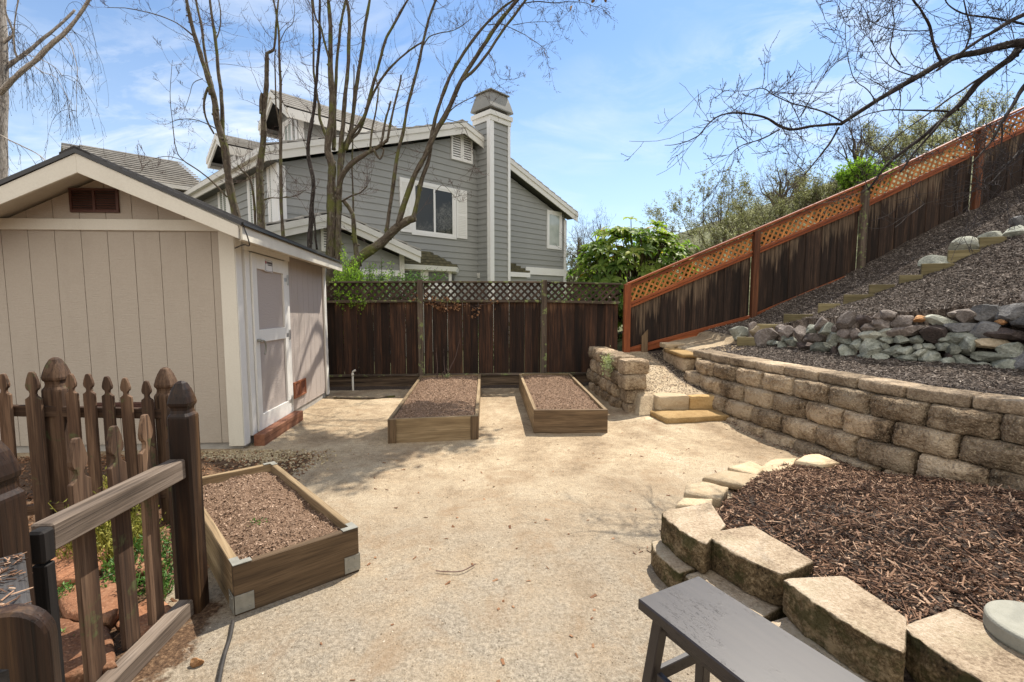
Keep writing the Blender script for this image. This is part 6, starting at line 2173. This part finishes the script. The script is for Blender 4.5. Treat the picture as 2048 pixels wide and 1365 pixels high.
# flowering-cherry-like tree overhanging from the right; its trunk stands just out of frame
cx_ = Vector((6.75, 5.0, 0)); gz = T(6.75, 5.0)
CHL = [
    ([(2200, 60), (2120, 70), (2048, 84), (1996, 95), (1926, 112), (1877, 130), (1835, 154), (1786, 182), (1740, 210), (1681, 249)], 5.1, 4.9, (.055, .022)),
    ([(1681, 249), (1631, 252), (1586, 259), (1558, 252), (1526, 235), (1477, 226), (1439, 231), (1414, 252), (1397, 273), (1358, 289), (1330, 292)], 4.9, 4.6, (.020, .003), {"f": 0}),
    ([(2180, -20), (2048, 28), (1979, 67), (1919, 109), (1873, 141)], 5.1, 4.7, (.030, .014)),
    ([(2170, 30), (2100, 60), (2048, 88), (2017, 119), (1961, 161), (1926, 203), (1891, 235), (1849, 273), (1800, 308), (1768, 340), (1737, 380)], 5.1, 5.6, (.055, .014)),
    ([(1891, 233), (1866, 266), (1835, 298), (1800, 344)], 5.4, 5.3, (.022, .010)),
    ([(2040, 100), (2017, 116), (1944, 168), (1884, 210), (1838, 242), (1789, 277), (1751, 312)], 5.0, 4.6, (.016, .005)),
    ([(2150, 60), (2100, 110), (2048, 175), (2028, 207), (2000, 252), (1979, 287), (1944, 327)], 5.0, 4.6, (.035, .008)),
    ([(2002, 250), (2003, 280), (2000, 312)], 4.8, 4.7, (.012, .004)),
    ([(1880, 124), (1866, 91), (1859, 53), (1845, 24), (1828, 0), (1800, -50)], 4.95, 4.6, (.018, .010)),
    ([(2160, 70), (2048, 49), (1979, 37), (1926, 28), (1898, 10), (1887, -10)], 5.2, 5.4, (.018, .006), {"ext": False}),
    ([(1905, 222), (1860, 222), (1821, 221), (1768, 221), (1726, 232), (1690, 250)], 5.4, 5.2, (.016, .004)),
    ([(1677, 256), (1656, 291), (1631, 322), (1607, 352)], 4.9, 4.8, (.014, .006)),
    ([(1684, 245), (1645, 224), (1589, 207), (1547, 189), (1526, 176), (1485, 182), (1450, 180), (1411, 176)], 4.9, 5.1, (.010, .002)),
    ([(1558, 259), (1526, 277), (1488, 291), (1460, 312), (1446, 338)], 4.75, 4.6, (.009, .002)),
    ([(1600, 236), (1628, 182), (1652, 130), (1688, 34)], 4.8, 4.9, (.005, .002), {"n": 4}),
    ([(1604, 252), (1590, 224), (1572, 200), (1540, 184)], 4.8, 4.6, (.007, .002)),
    ([(1526, 176), (1530, 145), (1527, 108)], 5.0, 5.0, (.004, .002), {"n": 3}),
    ([(1750, 205), (1735, 180), (1705, 150), (1690, 60), (1700, 20)], 4.9, 4.6, (.008, .002)),
    ([(1835, 155), (1790, 140), (1760, 110), (1745, 80)], 4.9, 4.5, (.008, .002)),
    ([(1926, 112), (1940, 60), (1930, 20), (1925, -40)], 5.0, 5.2, (.014, .006), {"ext": False}),
    ([(1860, 60), (1800, 62), (1745, 45), (1700, 10)], 4.8, 4.5, (.007, .002), {"ext": False}),
    ([(1800, 130), (1780, 95), (1790, 40), (1780, -20)], 4.9, 5.3, (.010, .004), {"ext": False}),
    ([(2048, 300), (2010, 330), (1975, 355), (1940, 370)], 4.7, 4.3, (.010, .003), {"n": 16}),
    ([(2090, 230), (2040, 300), (2005, 340), (1975, 372), (1940, 384)], 4.7, 4.2, (.014, .003), {"n": 14}),
    ([(1735, 376), (1725, 345), (1745, 330)], 5.5, 5.3, (.006, .002), {"n": 5}),
    # crown above and right of the picture, leaf clumps added to shade the beds
    ([(2200, 40), (2150, -60), (2050, -160), (1950, -240)], 5.1, 5.6, (.045, .012), {"n": 34, "ext": False, "dry": 16}),
    ([(2250, 40), (2300, -100), (2350, -250)], 5.1, 5.4, (.05, .012), {"n": 34, "ext": False, "dry": 16}),
    ([(2300, 90), (2400, 20), (2520, -80)], 5.1, 4.6, (.05, .012), {"n": 34, "ext": False, "dry": 16}),
    ([(2200, 60), (2230, -80), (2200, -260)], 5.2, 6.2, (.05, .012), {"n": 34, "ext": False, "dry": 16}),
]
bsz = .7; rmin = .0022; RS = .82
tr_ = bare_tree("overhanging_tree", "dark budding bare tree reaching in from the right edge over the slope fence", (6.75, 5.0, gz), CHL, BARKDARK, TWIGDARK, tw=10, tl=(.25, .8), up=.04, gen=2, from_frac=.08, ext=0, dens=.9)
bsz = 1.0; rmin = .0016
m = MB()
S = smooth_path([(6.75, 5.0, gz - .2), (6.70, 5.02, gz + .8), (6.62, 5.06, gz + 1.6)] + [tuple(atY(2200, 60, 5.1))], 5)
m.tube(S, [.13 - .07 * i / (len(S) - 1) for i in range(len(S))], 10); m.build("trunk", BARKDARK, tr_, smooth=True)

# ------------------------------------------------------------------ foliage
def shrub(name, label, base, c, rad, mat, n, size, cat="shrub", clumps=26, asp=.5, group=None, stems=10, stemm=None, twigs_=0, seed=0, spread=.17, mats=None, n2=0, twiggy=0):
    global LOG
    """leafy mass of many clumps on branching stems"""
    t = thing(name, label, cat, base, group)
    c = Vector(c); cl = []
    B, SB = MB(), MB()
    for i in range(clumps):
        while True:
            o = Vector((random.uniform(-1, 1), random.uniform(-1, 1), random.uniform(-1, 1)))
            if .25 < o.length < 1: break
        q = Vector((c.x + o.x * rad[0], c.y + o.y * rad[1], c.z + o.z * rad[2]))
        cl.append((q, random.uniform(.6, 1.25)))
    pts = []
    for q, s_ in cl:
        k_ = int(n / clumps * s_)
        g = rng.normal(0, 1, (k_, 3)) * np.array([rad[0], rad[1], rad[2]]) * spread * s_
        pts.append(np.array(q) + g)
    P = np.concatenate(pts)
    if twiggy:
        LOG = []
        for q, s_ in cl:
            for _ in range(twiggy):
                d_ = (q - Vector(base)).normalized() + runit() * .55
                twig(SB, q - d_ * .15, d_, random.uniform(.35, .85) * max(rad[2], .5), .009, 2, .10, buds=False)
        LP = np.array(LOG); LOG = None
        P = LP[rng.integers(0, len(LP), n)] + rng.normal(0, .035, (n, 3))
    leafquads(B, P, size, asp)
    for q, s_ in cl[:max(stems, 0)]:
        b0 = Vector(base) + Vector((random.uniform(-.12, .12) * rad[0], random.uniform(-.12, .12) * rad[1], 0))
        mid_ = b0.lerp(q, .5) + runit() * rad[0] * .12
        SB.tube(smooth_path([b0, mid_, q], 4), [.035 - .003 * i for i in range(9)], 5)
    for q, s_ in cl:
        for _ in range(twigs_):
            twig(SB, q, (q - Vector(base)).normalized() + runit() * .6, random.uniform(.3, .8) * rad[2], .006, 1, .12, buds=False)
    B.build("foliage", mat, t)
    if SB.V: SB.build("branches", stemm or BARK, t)
    if mats:
        B2 = MB(); P2 = P[rng.integers(0, len(P), n2)] + rng.normal(0, .04, (n2, 3)); leafquads(B2, P2, (size[0] * .5, size[1] * .6), .9); B2.build("blossom", mats, t)
    return t


# loquat: rosettes of long ribbed leaves
t = thing("loquat_bush", "broad leafy evergreen with long glossy leaves and a few orange ones, beyond the fence corner", "shrub", (3.45, 10.4, T(3.45, 10.4)))
B, SB = MB(), MB()
cen = Vector((3.30, 10.3, 2.0)); RAD = Vector((1.38, 1.0, 1.18))
ros = []
while len(ros) < 340:
    o = runit() * random.uniform(.55, 1.0) ** .6
    q = Vector((cen.x + o.x * RAD.x, cen.y + o.y * RAD.y, cen.z + o.z * RAD.z))
    lump = 1 + .22 * noise.noise(Vector((o.x * 2.1, o.y * 2.1, o.z * 2.1 + 4)))
    q = cen + (q - cen) * lump
    if q.z < .9: continue
    ros.append((q, (o + Vector((0, 0, .9))).normalized()))
for q, ax in ros:
    nl = random.randint(8, 13)
    tone = random.uniform(0, .75)
    u = ax.orthogonal().normalized(); w_ = ax.cross(u)
    a0 = random.uniform(0, 6.28)
    for i in range(nl):
        an = a0 + i * 2.4
        rad_ = u * math.cos(an) + w_ * math.sin(an)
        L = random.uniform(.18, .31); Wd = L * random.uniform(.13, .18)
        lift = random.uniform(.15, .95)
        d0 = (rad_ + ax * lift).normalized(); d1 = (rad_ + ax * (lift - .5) + Vector((0, 0, -.15))).normalized(); d2 = (rad_ + ax * (lift - 1.1) + Vector((0, 0, -.35))).normalized()
        sidev = d0.cross(ax); sidev = sidev.normalized() if sidev.length > 1e-4 else u
        nrm = sidev.cross(d0)
        p0 = q; p1 = p0 + d0 * L * .4; p2 = p1 + d1 * L * .33; p3 = p2 + d2 * L * .27
        keel = nrm * (-Wd * .35)
        vs = [p0, p1 - sidev * Wd, p1 + keel, p1 + sidev * Wd, p2 - sidev * Wd * .85, p2 + keel, p2 + sidev * Wd * .85, p3]
        r = min(.93, max(0, tone + random.uniform(-.12, .2)))
        if random.random() < .018: r = random.uniform(.955, 1)
        B.add(vs, [[0, 2, 1], [0, 3, 2], [1, 2, 5, 4], [2, 3, 6, 5], [4, 5, 7], [5, 6, 7]], rnd=r)
    if random.random() < .5:
        b0 = Vector((3.4 + random.uniform(-.3, .3), 10.4, 1.0))
        SB.tube(smooth_path([b0, b0.lerp(q, .5) + runit() * .12, q], 4), [.03 - .0028 * i for i in range(9)], 5)
SB.tube([(3.45, 10.4, .5), (3.42, 10.4, .9), (3.38, 10.38, 1.3)], [.10, .08, .06], 8)
B.build("foliage", LOQUAT, t); SB.build("trunk", BARK, t, smooth=True)

# bright bush spilling over the back fence by the shed
def arching(name, label, base, targets, mat, leaf, n_leaf, cat="shrub", stemr=.006, spray=.06):
    t = thing(name, label, cat, base)
    B, SB = MB(), MB()
    for q in targets:
        b0 = Vector(base) + Vector((random.uniform(-.25, .25), random.uniform(-.15, .15), random.uniform(0, .4)))
        mid_ = b0.lerp(q, .55) + Vector((0, 0, random.uniform(.1, .35))) + runit() * .08
        S = smooth_path([b0, mid_, q], 7)
        SB.tube(S, [stemr * (1 - .7 * i / len(S)) for i in range(len(S))], 4, cap=False)
        P = []
        for _ in range(n_leaf):
            i = int(len(S) * (.30 + .70 * random.random())) - 1
            P.append(S[max(i, 0)] + runit() * random.uniform(.01, spray))
        leafquads(B, [tuple(p) for p in P], leaf, .55)
    B.build("foliage", mat, t); SB.build("branches", TWIG, t)
    return t


tg = []
for _ in range(150):
    a, b_ = random.gauss(706, 32), random.gauss(552, 24)
    if a < 661 or b_ < 500 or a > 812: continue
    tg.append(atY(a, b_, random.uniform(8.75, 9.6)))
for _ in range(16): tg.append(atY(random.uniform(662, 735), random.uniform(575, 606), random.uniform(8.42, 8.52)))
for a, b_ in ((695, 505), (703, 520), (688, 490), (683, 498), (715, 523)): tg.append(atY(a, b_, 9.0))
arching("bright_bush", "bright yellow green bush spilling over the back fence beside the shed", (-2.45, 9.2, .1), tg, FRESH, (.025, .055), 62)
tg = []
for _ in range(80): tg.append(atY(random.uniform(735, 900), random.gauss(552, 10), random.uniform(8.8, 9.4)))
for a, b_ in ((762, 512), (764, 522), (783, 532), (745, 535), (800, 540), (815, 553), (760, 530)): tg.append(atY(a, b_, 9.0))
arching("young_shrub", "small leafed green shrub poking above the back fence under the house's wing gable", (-1.85, 9.1, .3), tg, FRESH2, (.022, .05), 46)
# greenery seen through the back lattice
for i, (x, y, lab) in enumerate(((-3.3, 9.5, "dark low shrub behind the back fence, hidden mostly by the shed"), (1.9, 9.5, "green shrub glimpsed through the back lattice by the corner post"), (.2, 9.6, "low ground shrub behind the middle bay of the back fence"))):
    shrub("low_shrub", lab, (x, y, 0), (x, y, (.9, 1.05, .75)[i]), (.9, .4, (.7, .75, .6)[i]), FRESH2, 2600, (.03, .07), clumps=22, stems=5)

# hillside beyond the sloping fence
HS = [
    ("blossom_shrub", "cream flowering shrub thicket behind the slope fence, its largest pale mass", 1585, 415, 15.5, 2.0, 1.25, OLIVE, 14404, (0.032, 0.072), BLOSSOM, 7571),
    ("blossom_shrub", "small cream flowering shrub right above the slope fence beside the leafy evergreen", 1440, 492, 12.5, .95, .60, OLIVE, 6093, (0.024, 0.056), BLOSSOM, 2620),
    ("olive_shrub", "olive green shrub behind the slope fence between the two cream flowering ones", 1530, 462, 13.0, 1.15, .75, OLIVE, 11634, (0.024, 0.056), BLOSSOM, 1310),
    ("bright_shrub", "vivid green leafy shrub just over the slope fence's middle lattice panel", 1728, 356, 11.4, .62, .36, FRESH, 4500, (.05, .11), None, 0),
    ("blossom_shrub", "pale flowering shrub high behind the slope fence, left of the tall post", 1800, 318, 15.0, 1.7, 1.1, OLIVE, 11634, (0.032, 0.072), BLOSSOM, 6697),
    ("blossom_shrub", "pale flowering shrub at the top of the slope, seen through the dark branches", 1935, 262, 16.0, 1.7, 1.15, OLIVE, 9971, (0.032, 0.072), BLOSSOM, 6115),
    ("olive_shrub", "olive shrub low behind the slope fence under the vivid green one", 1655, 400, 12.0, .9, .6, OLIVE, 8310, (0.024, 0.064), BLOSSOM, 728),
    ("olive_shrub", "distant olive thicket between the house corner and the leafy evergreen", 1152, 545, 22.0, 1.6, 1.4, OLIVE, 11634, (0.040, 0.096), None, 0),
    ("olive_shrub", "distant grey green thicket rising behind the leafy evergreen", 1420, 455, 24.0, 3.0, 2.2, OLIVE, 13851, (0.048, 0.112), BLOSSOM, 1310),
]
for nm, lab, px, py, y, rx_, rz_, mt, n, size, bl, n2 in HS:
    c = atY(px, py + 6, y); rz_ *= .85
    g = T(c.x, y)
    shrub(nm, lab, (c.x, y, min(g, c.z - rz_ * .6)), c, (rx_, rx_ * .7, rz_), mt, n, size, stems=16, mats=bl, n2=n2, clumps=54, twiggy=4)
RS = 1.0
# bare background trees
for lab, px, ytop, ybase, y, spread, n in (
        ("bare grey tree with a fine rounded crown behind the leafy evergreen", 1450, 375, 560, 17.0, 55, 12),
        ("thin bare sapling beside the house's right corner", 1162, 455, 560, 19.0, 28, 7),
        ("bare twisted grey tree in the flowering thicket behind the slope fence", 1562, 330, 470, 14.0, 50, 10),
        ("bare branching tree behind the dark overhanging boughs, upper slope", 1715, 235, 400, 15.0, 55, 10),
        ("small bare bush between the leafy evergreen and the house", 1195, 430, 560, 21.0, 26, 7)):
    L = []
    for i in range(n):
        a = (i - (n - 1) / 2) / n * 2
        hh = ybase - ytop
        fork = random.uniform(.15, .45)
        j_ = lambda k_: random.uniform(-k_, k_)
        top_y = ytop + abs(a) * hh * .35 + j_(8)
        f0 = (px + j_(3), ybase - hh * fork)
        e_ = (px + a * spread + j_(10), top_y)
        pts = [(px, ybase + 40), (px + j_(2), ybase)] if i == n // 2 else []
        for q in range(5):
            u = q / 4
            pts.append((f0[0] + (e_[0] - f0[0]) * u + j_(5) * (u > 0), f0[1] + (e_[1] - f0[1]) * u ** .85 + j_(4) * (u > 0)))
        L.append((pts, y, y + random.uniform(-1.2, 1.2), (.06 if i == n // 2 else .035, .006), {"n": 12, "ext": False}))
    b_ = atY(px, ybase, y)
    bare_tree("bare_tree", lab, (b_.x, y, T(b_.x, y)), L, BARK, TWIG, tl=(.35, .9), gen=2, up=.08, from_frac=.2, ext=0, dens=1.0)

# lichen tuft, rose canes, dry vine, weeds
t = thing("lichen_tuft", "pale yellow green plant tuft growing from the face of the stub wall", "plant", (1.86, 7.0, .45))
c = atX(1222, 728, 1.86); B = MB()
P = np.array(c) + rng.normal(0, 1, (420, 3)) * np.array([.035, .075, .065]) + np.array([-.04, 0, 0]); leafquads(B, P, (.02, .05), .4); B.build("foliage", LICHEN, t)
t = thing("rose_canes", "bare thorny rose canes standing in the far end of the left long bed", "plant", (-.8, 7.9, .25))
SB = MB()
for pts in ([(874, 757), (875, 730), (873, 705)], [(890, 755), (889, 735), (888, 712)], [(893, 752), (900, 738), (910, 715), (919, 680)], [(887, 756), (884, 748), (890, 742)], [(893, 757), (897, 748), (893, 737)]):
    S, R_ = limb(pts, 7.85, 7.9, (.010, .005)); SB.tube(S, R_, 6)
    twig(SB, S[-1], Vector((random.uniform(-.5, .5), 0, 1)), .12, .003, 0)
SB.build("stems", TWIG, t)
B = MB(); P = np.array(atY(894, 752, 7.85)) + rng.normal(0, .025, (90, 3)); leafquads(B, P, (.015, .035), .5); B.build("foliage", LICHEN, t)
t = thing("dry_vine", "withered brown vine leaves hanging on the back fence right of the mossy post", "plant", (-.6, FY - .06, 1.4))
B, SB = MB(), MB(); P = []
for a, b_, s_ in ((862, 606, 10), (878, 618, 14), (888, 612, 10), (905, 615, 14), (918, 612, 9), (950, 618, 9), (948, 628, 6), (990, 608, 7), (852, 592, 8), (893, 600, 8), (870, 600, 6), (830, 594, 5)):
    for _ in range(int(s_ * 1.6)): P.append(tuple(atY(random.gauss(a, 6), random.gauss(b_, 4), FY - random.uniform(.03, .10))))
leafquads(B, P, (.03, .07), .6, .3)
B.build("foliage", DRYLEAF, t)
for pts in ([(845, 598), (870, 604), (893, 612), (930, 610), (955, 620)], [(893, 612), (898, 640), (899, 660)], [(950, 612), (990, 606)]):
    S, R_ = limb(pts, FY - .05, FY - .05, (.005, .003)); SB.tube(S, R_, 5)
SB.build("stems", TWIG, t)
# plants in the fenced strip
def weeds(name, label, spots, mat, size, h):
    c0 = spots[0]
    t = thing(name, label, "weeds", (c0[0], c0[1], T(c0[0], c0[1])))
    B, SB = MB(), MB()
    for (x, y, r, n) in spots:
        for _ in range(n):
            a = random.uniform(0, 6.28); rr = r * random.random() ** .5
            bx, by = x + rr * math.cos(a), y + rr * math.sin(a)
            p = Vector((bx, by, T(bx, by))); hh = h * random.uniform(.4, 1.1) * (1.15 - .5 * rr / r)
            q = p + Vector((random.gauss(0, .3) * hh, random.gauss(0, .3) * hh, hh))
            S = smooth_path([p, p.lerp(q, .5) + Vector((0, 0, hh * .12)), q], 3)
            SB.tube(S, [.0022] * len(S), 3, cap=False)
            P = [tuple(S[random.randrange(1, len(S))] + runit() * .018) for _ in range(7)]
            leafquads(B, P, size, .42)
    B.build("foliage", mat, t); SB.build("stems", mat, t)


g1 = atZ(235, 1105, .1); g2 = atZ(180, 1110, .1); g3 = atZ(250, 1150, .1)
weeds("weed_clump", "yellow green weeds behind the grey upper fence rail", [(g1.x, g1.y, .17, 110), (g2.x, g2.y, .15, 80), (g1.x - .1, g1.y + .22, .14, 60)], YELLOWGRASS, (.012, .035), .30)
g = atZ(310, 1110, .1); g4 = atZ(300, 1160, .1)
weeds("weed_clump", "fresh green weeds beside the dark carved end post", [(g.x, g.y, .13, 70), (g4.x, g4.y, .10, 36), (g3.x, g3.y, .10, 40)], FRESH2, (.014, .035), .18)
g = atZ(128, 1280, .08); g4 = atZ(130, 1190, .1)
weeds("weed_clump", "tiny green seedlings among the red flagstones", [(g.x, g.y, .045, 22), (g4.x, g4.y, .07, 30)], FRESH2, (.012, .028), .07)
g = atZ(360, 985, .1); g4 = atZ(190, 985, .15)
weeds("weed_clump", "sparse olive weeds at the foot of the far picket fence", [(g4.x, g4.y, .20, 60), (g4.x + .5, g4.y, .2, 60), (g.x - .2, g.y - .1, .12, 30)], YELLOWGRASS, (.012, .03), .16)
g = atZ(512, 1050, .22)
t = thing("seedling", "little green seedling growing in the short bracketed bed", "plant", (g.x, g.y, .2))
B = MB(); P = np.array((g.x, g.y, .235)) + rng.normal(0, 1, (60, 3)) * np.array([.028, .02, .010]); leafquads(B, P, (.012, .026), .5); B.build("foliage", FRESH2, t)
rf = [[(70, 1110), (150, 1085), (215, 1100), (190, 1150), (110, 1165)], [(110, 1180), (215, 1158), (262, 1175), (220, 1240), (130, 1230)], [(60, 1250), (120, 1240), (215, 1255), (235, 1330), (110, 1365), (50, 1340)], [(225, 1110), (290, 1090), (330, 1120), (270, 1150)], [(230, 1250), (300, 1190), (345, 1215), (300, 1290)]]
for i, (pl, lab) in enumerate(zip(rf, ("red flagstone behind the weeds, farthest left under the grey rail", "red flagstone between two dark pickets, below the seedlings' edge", "largest red flagstone at the lower left, nearest the camera", "red flagstone half hidden by the fresh green weeds", "red flagstone beside the foot of the dark carved end post"))):
    z = T(*atZ(pl[0][0], pl[0][1], .1).xy) + .012
    stone_slab("red_flagstone", [(atZ(a, b_, z).x, atZ(a, b_, z).y) for a, b_ in pl], z - .05, z + .008, REDFLAG, lab, "stone", amp=.012, seed=40 + i)

for o in bpy.data.objects:
    if "_org" in o: del o["_org"]
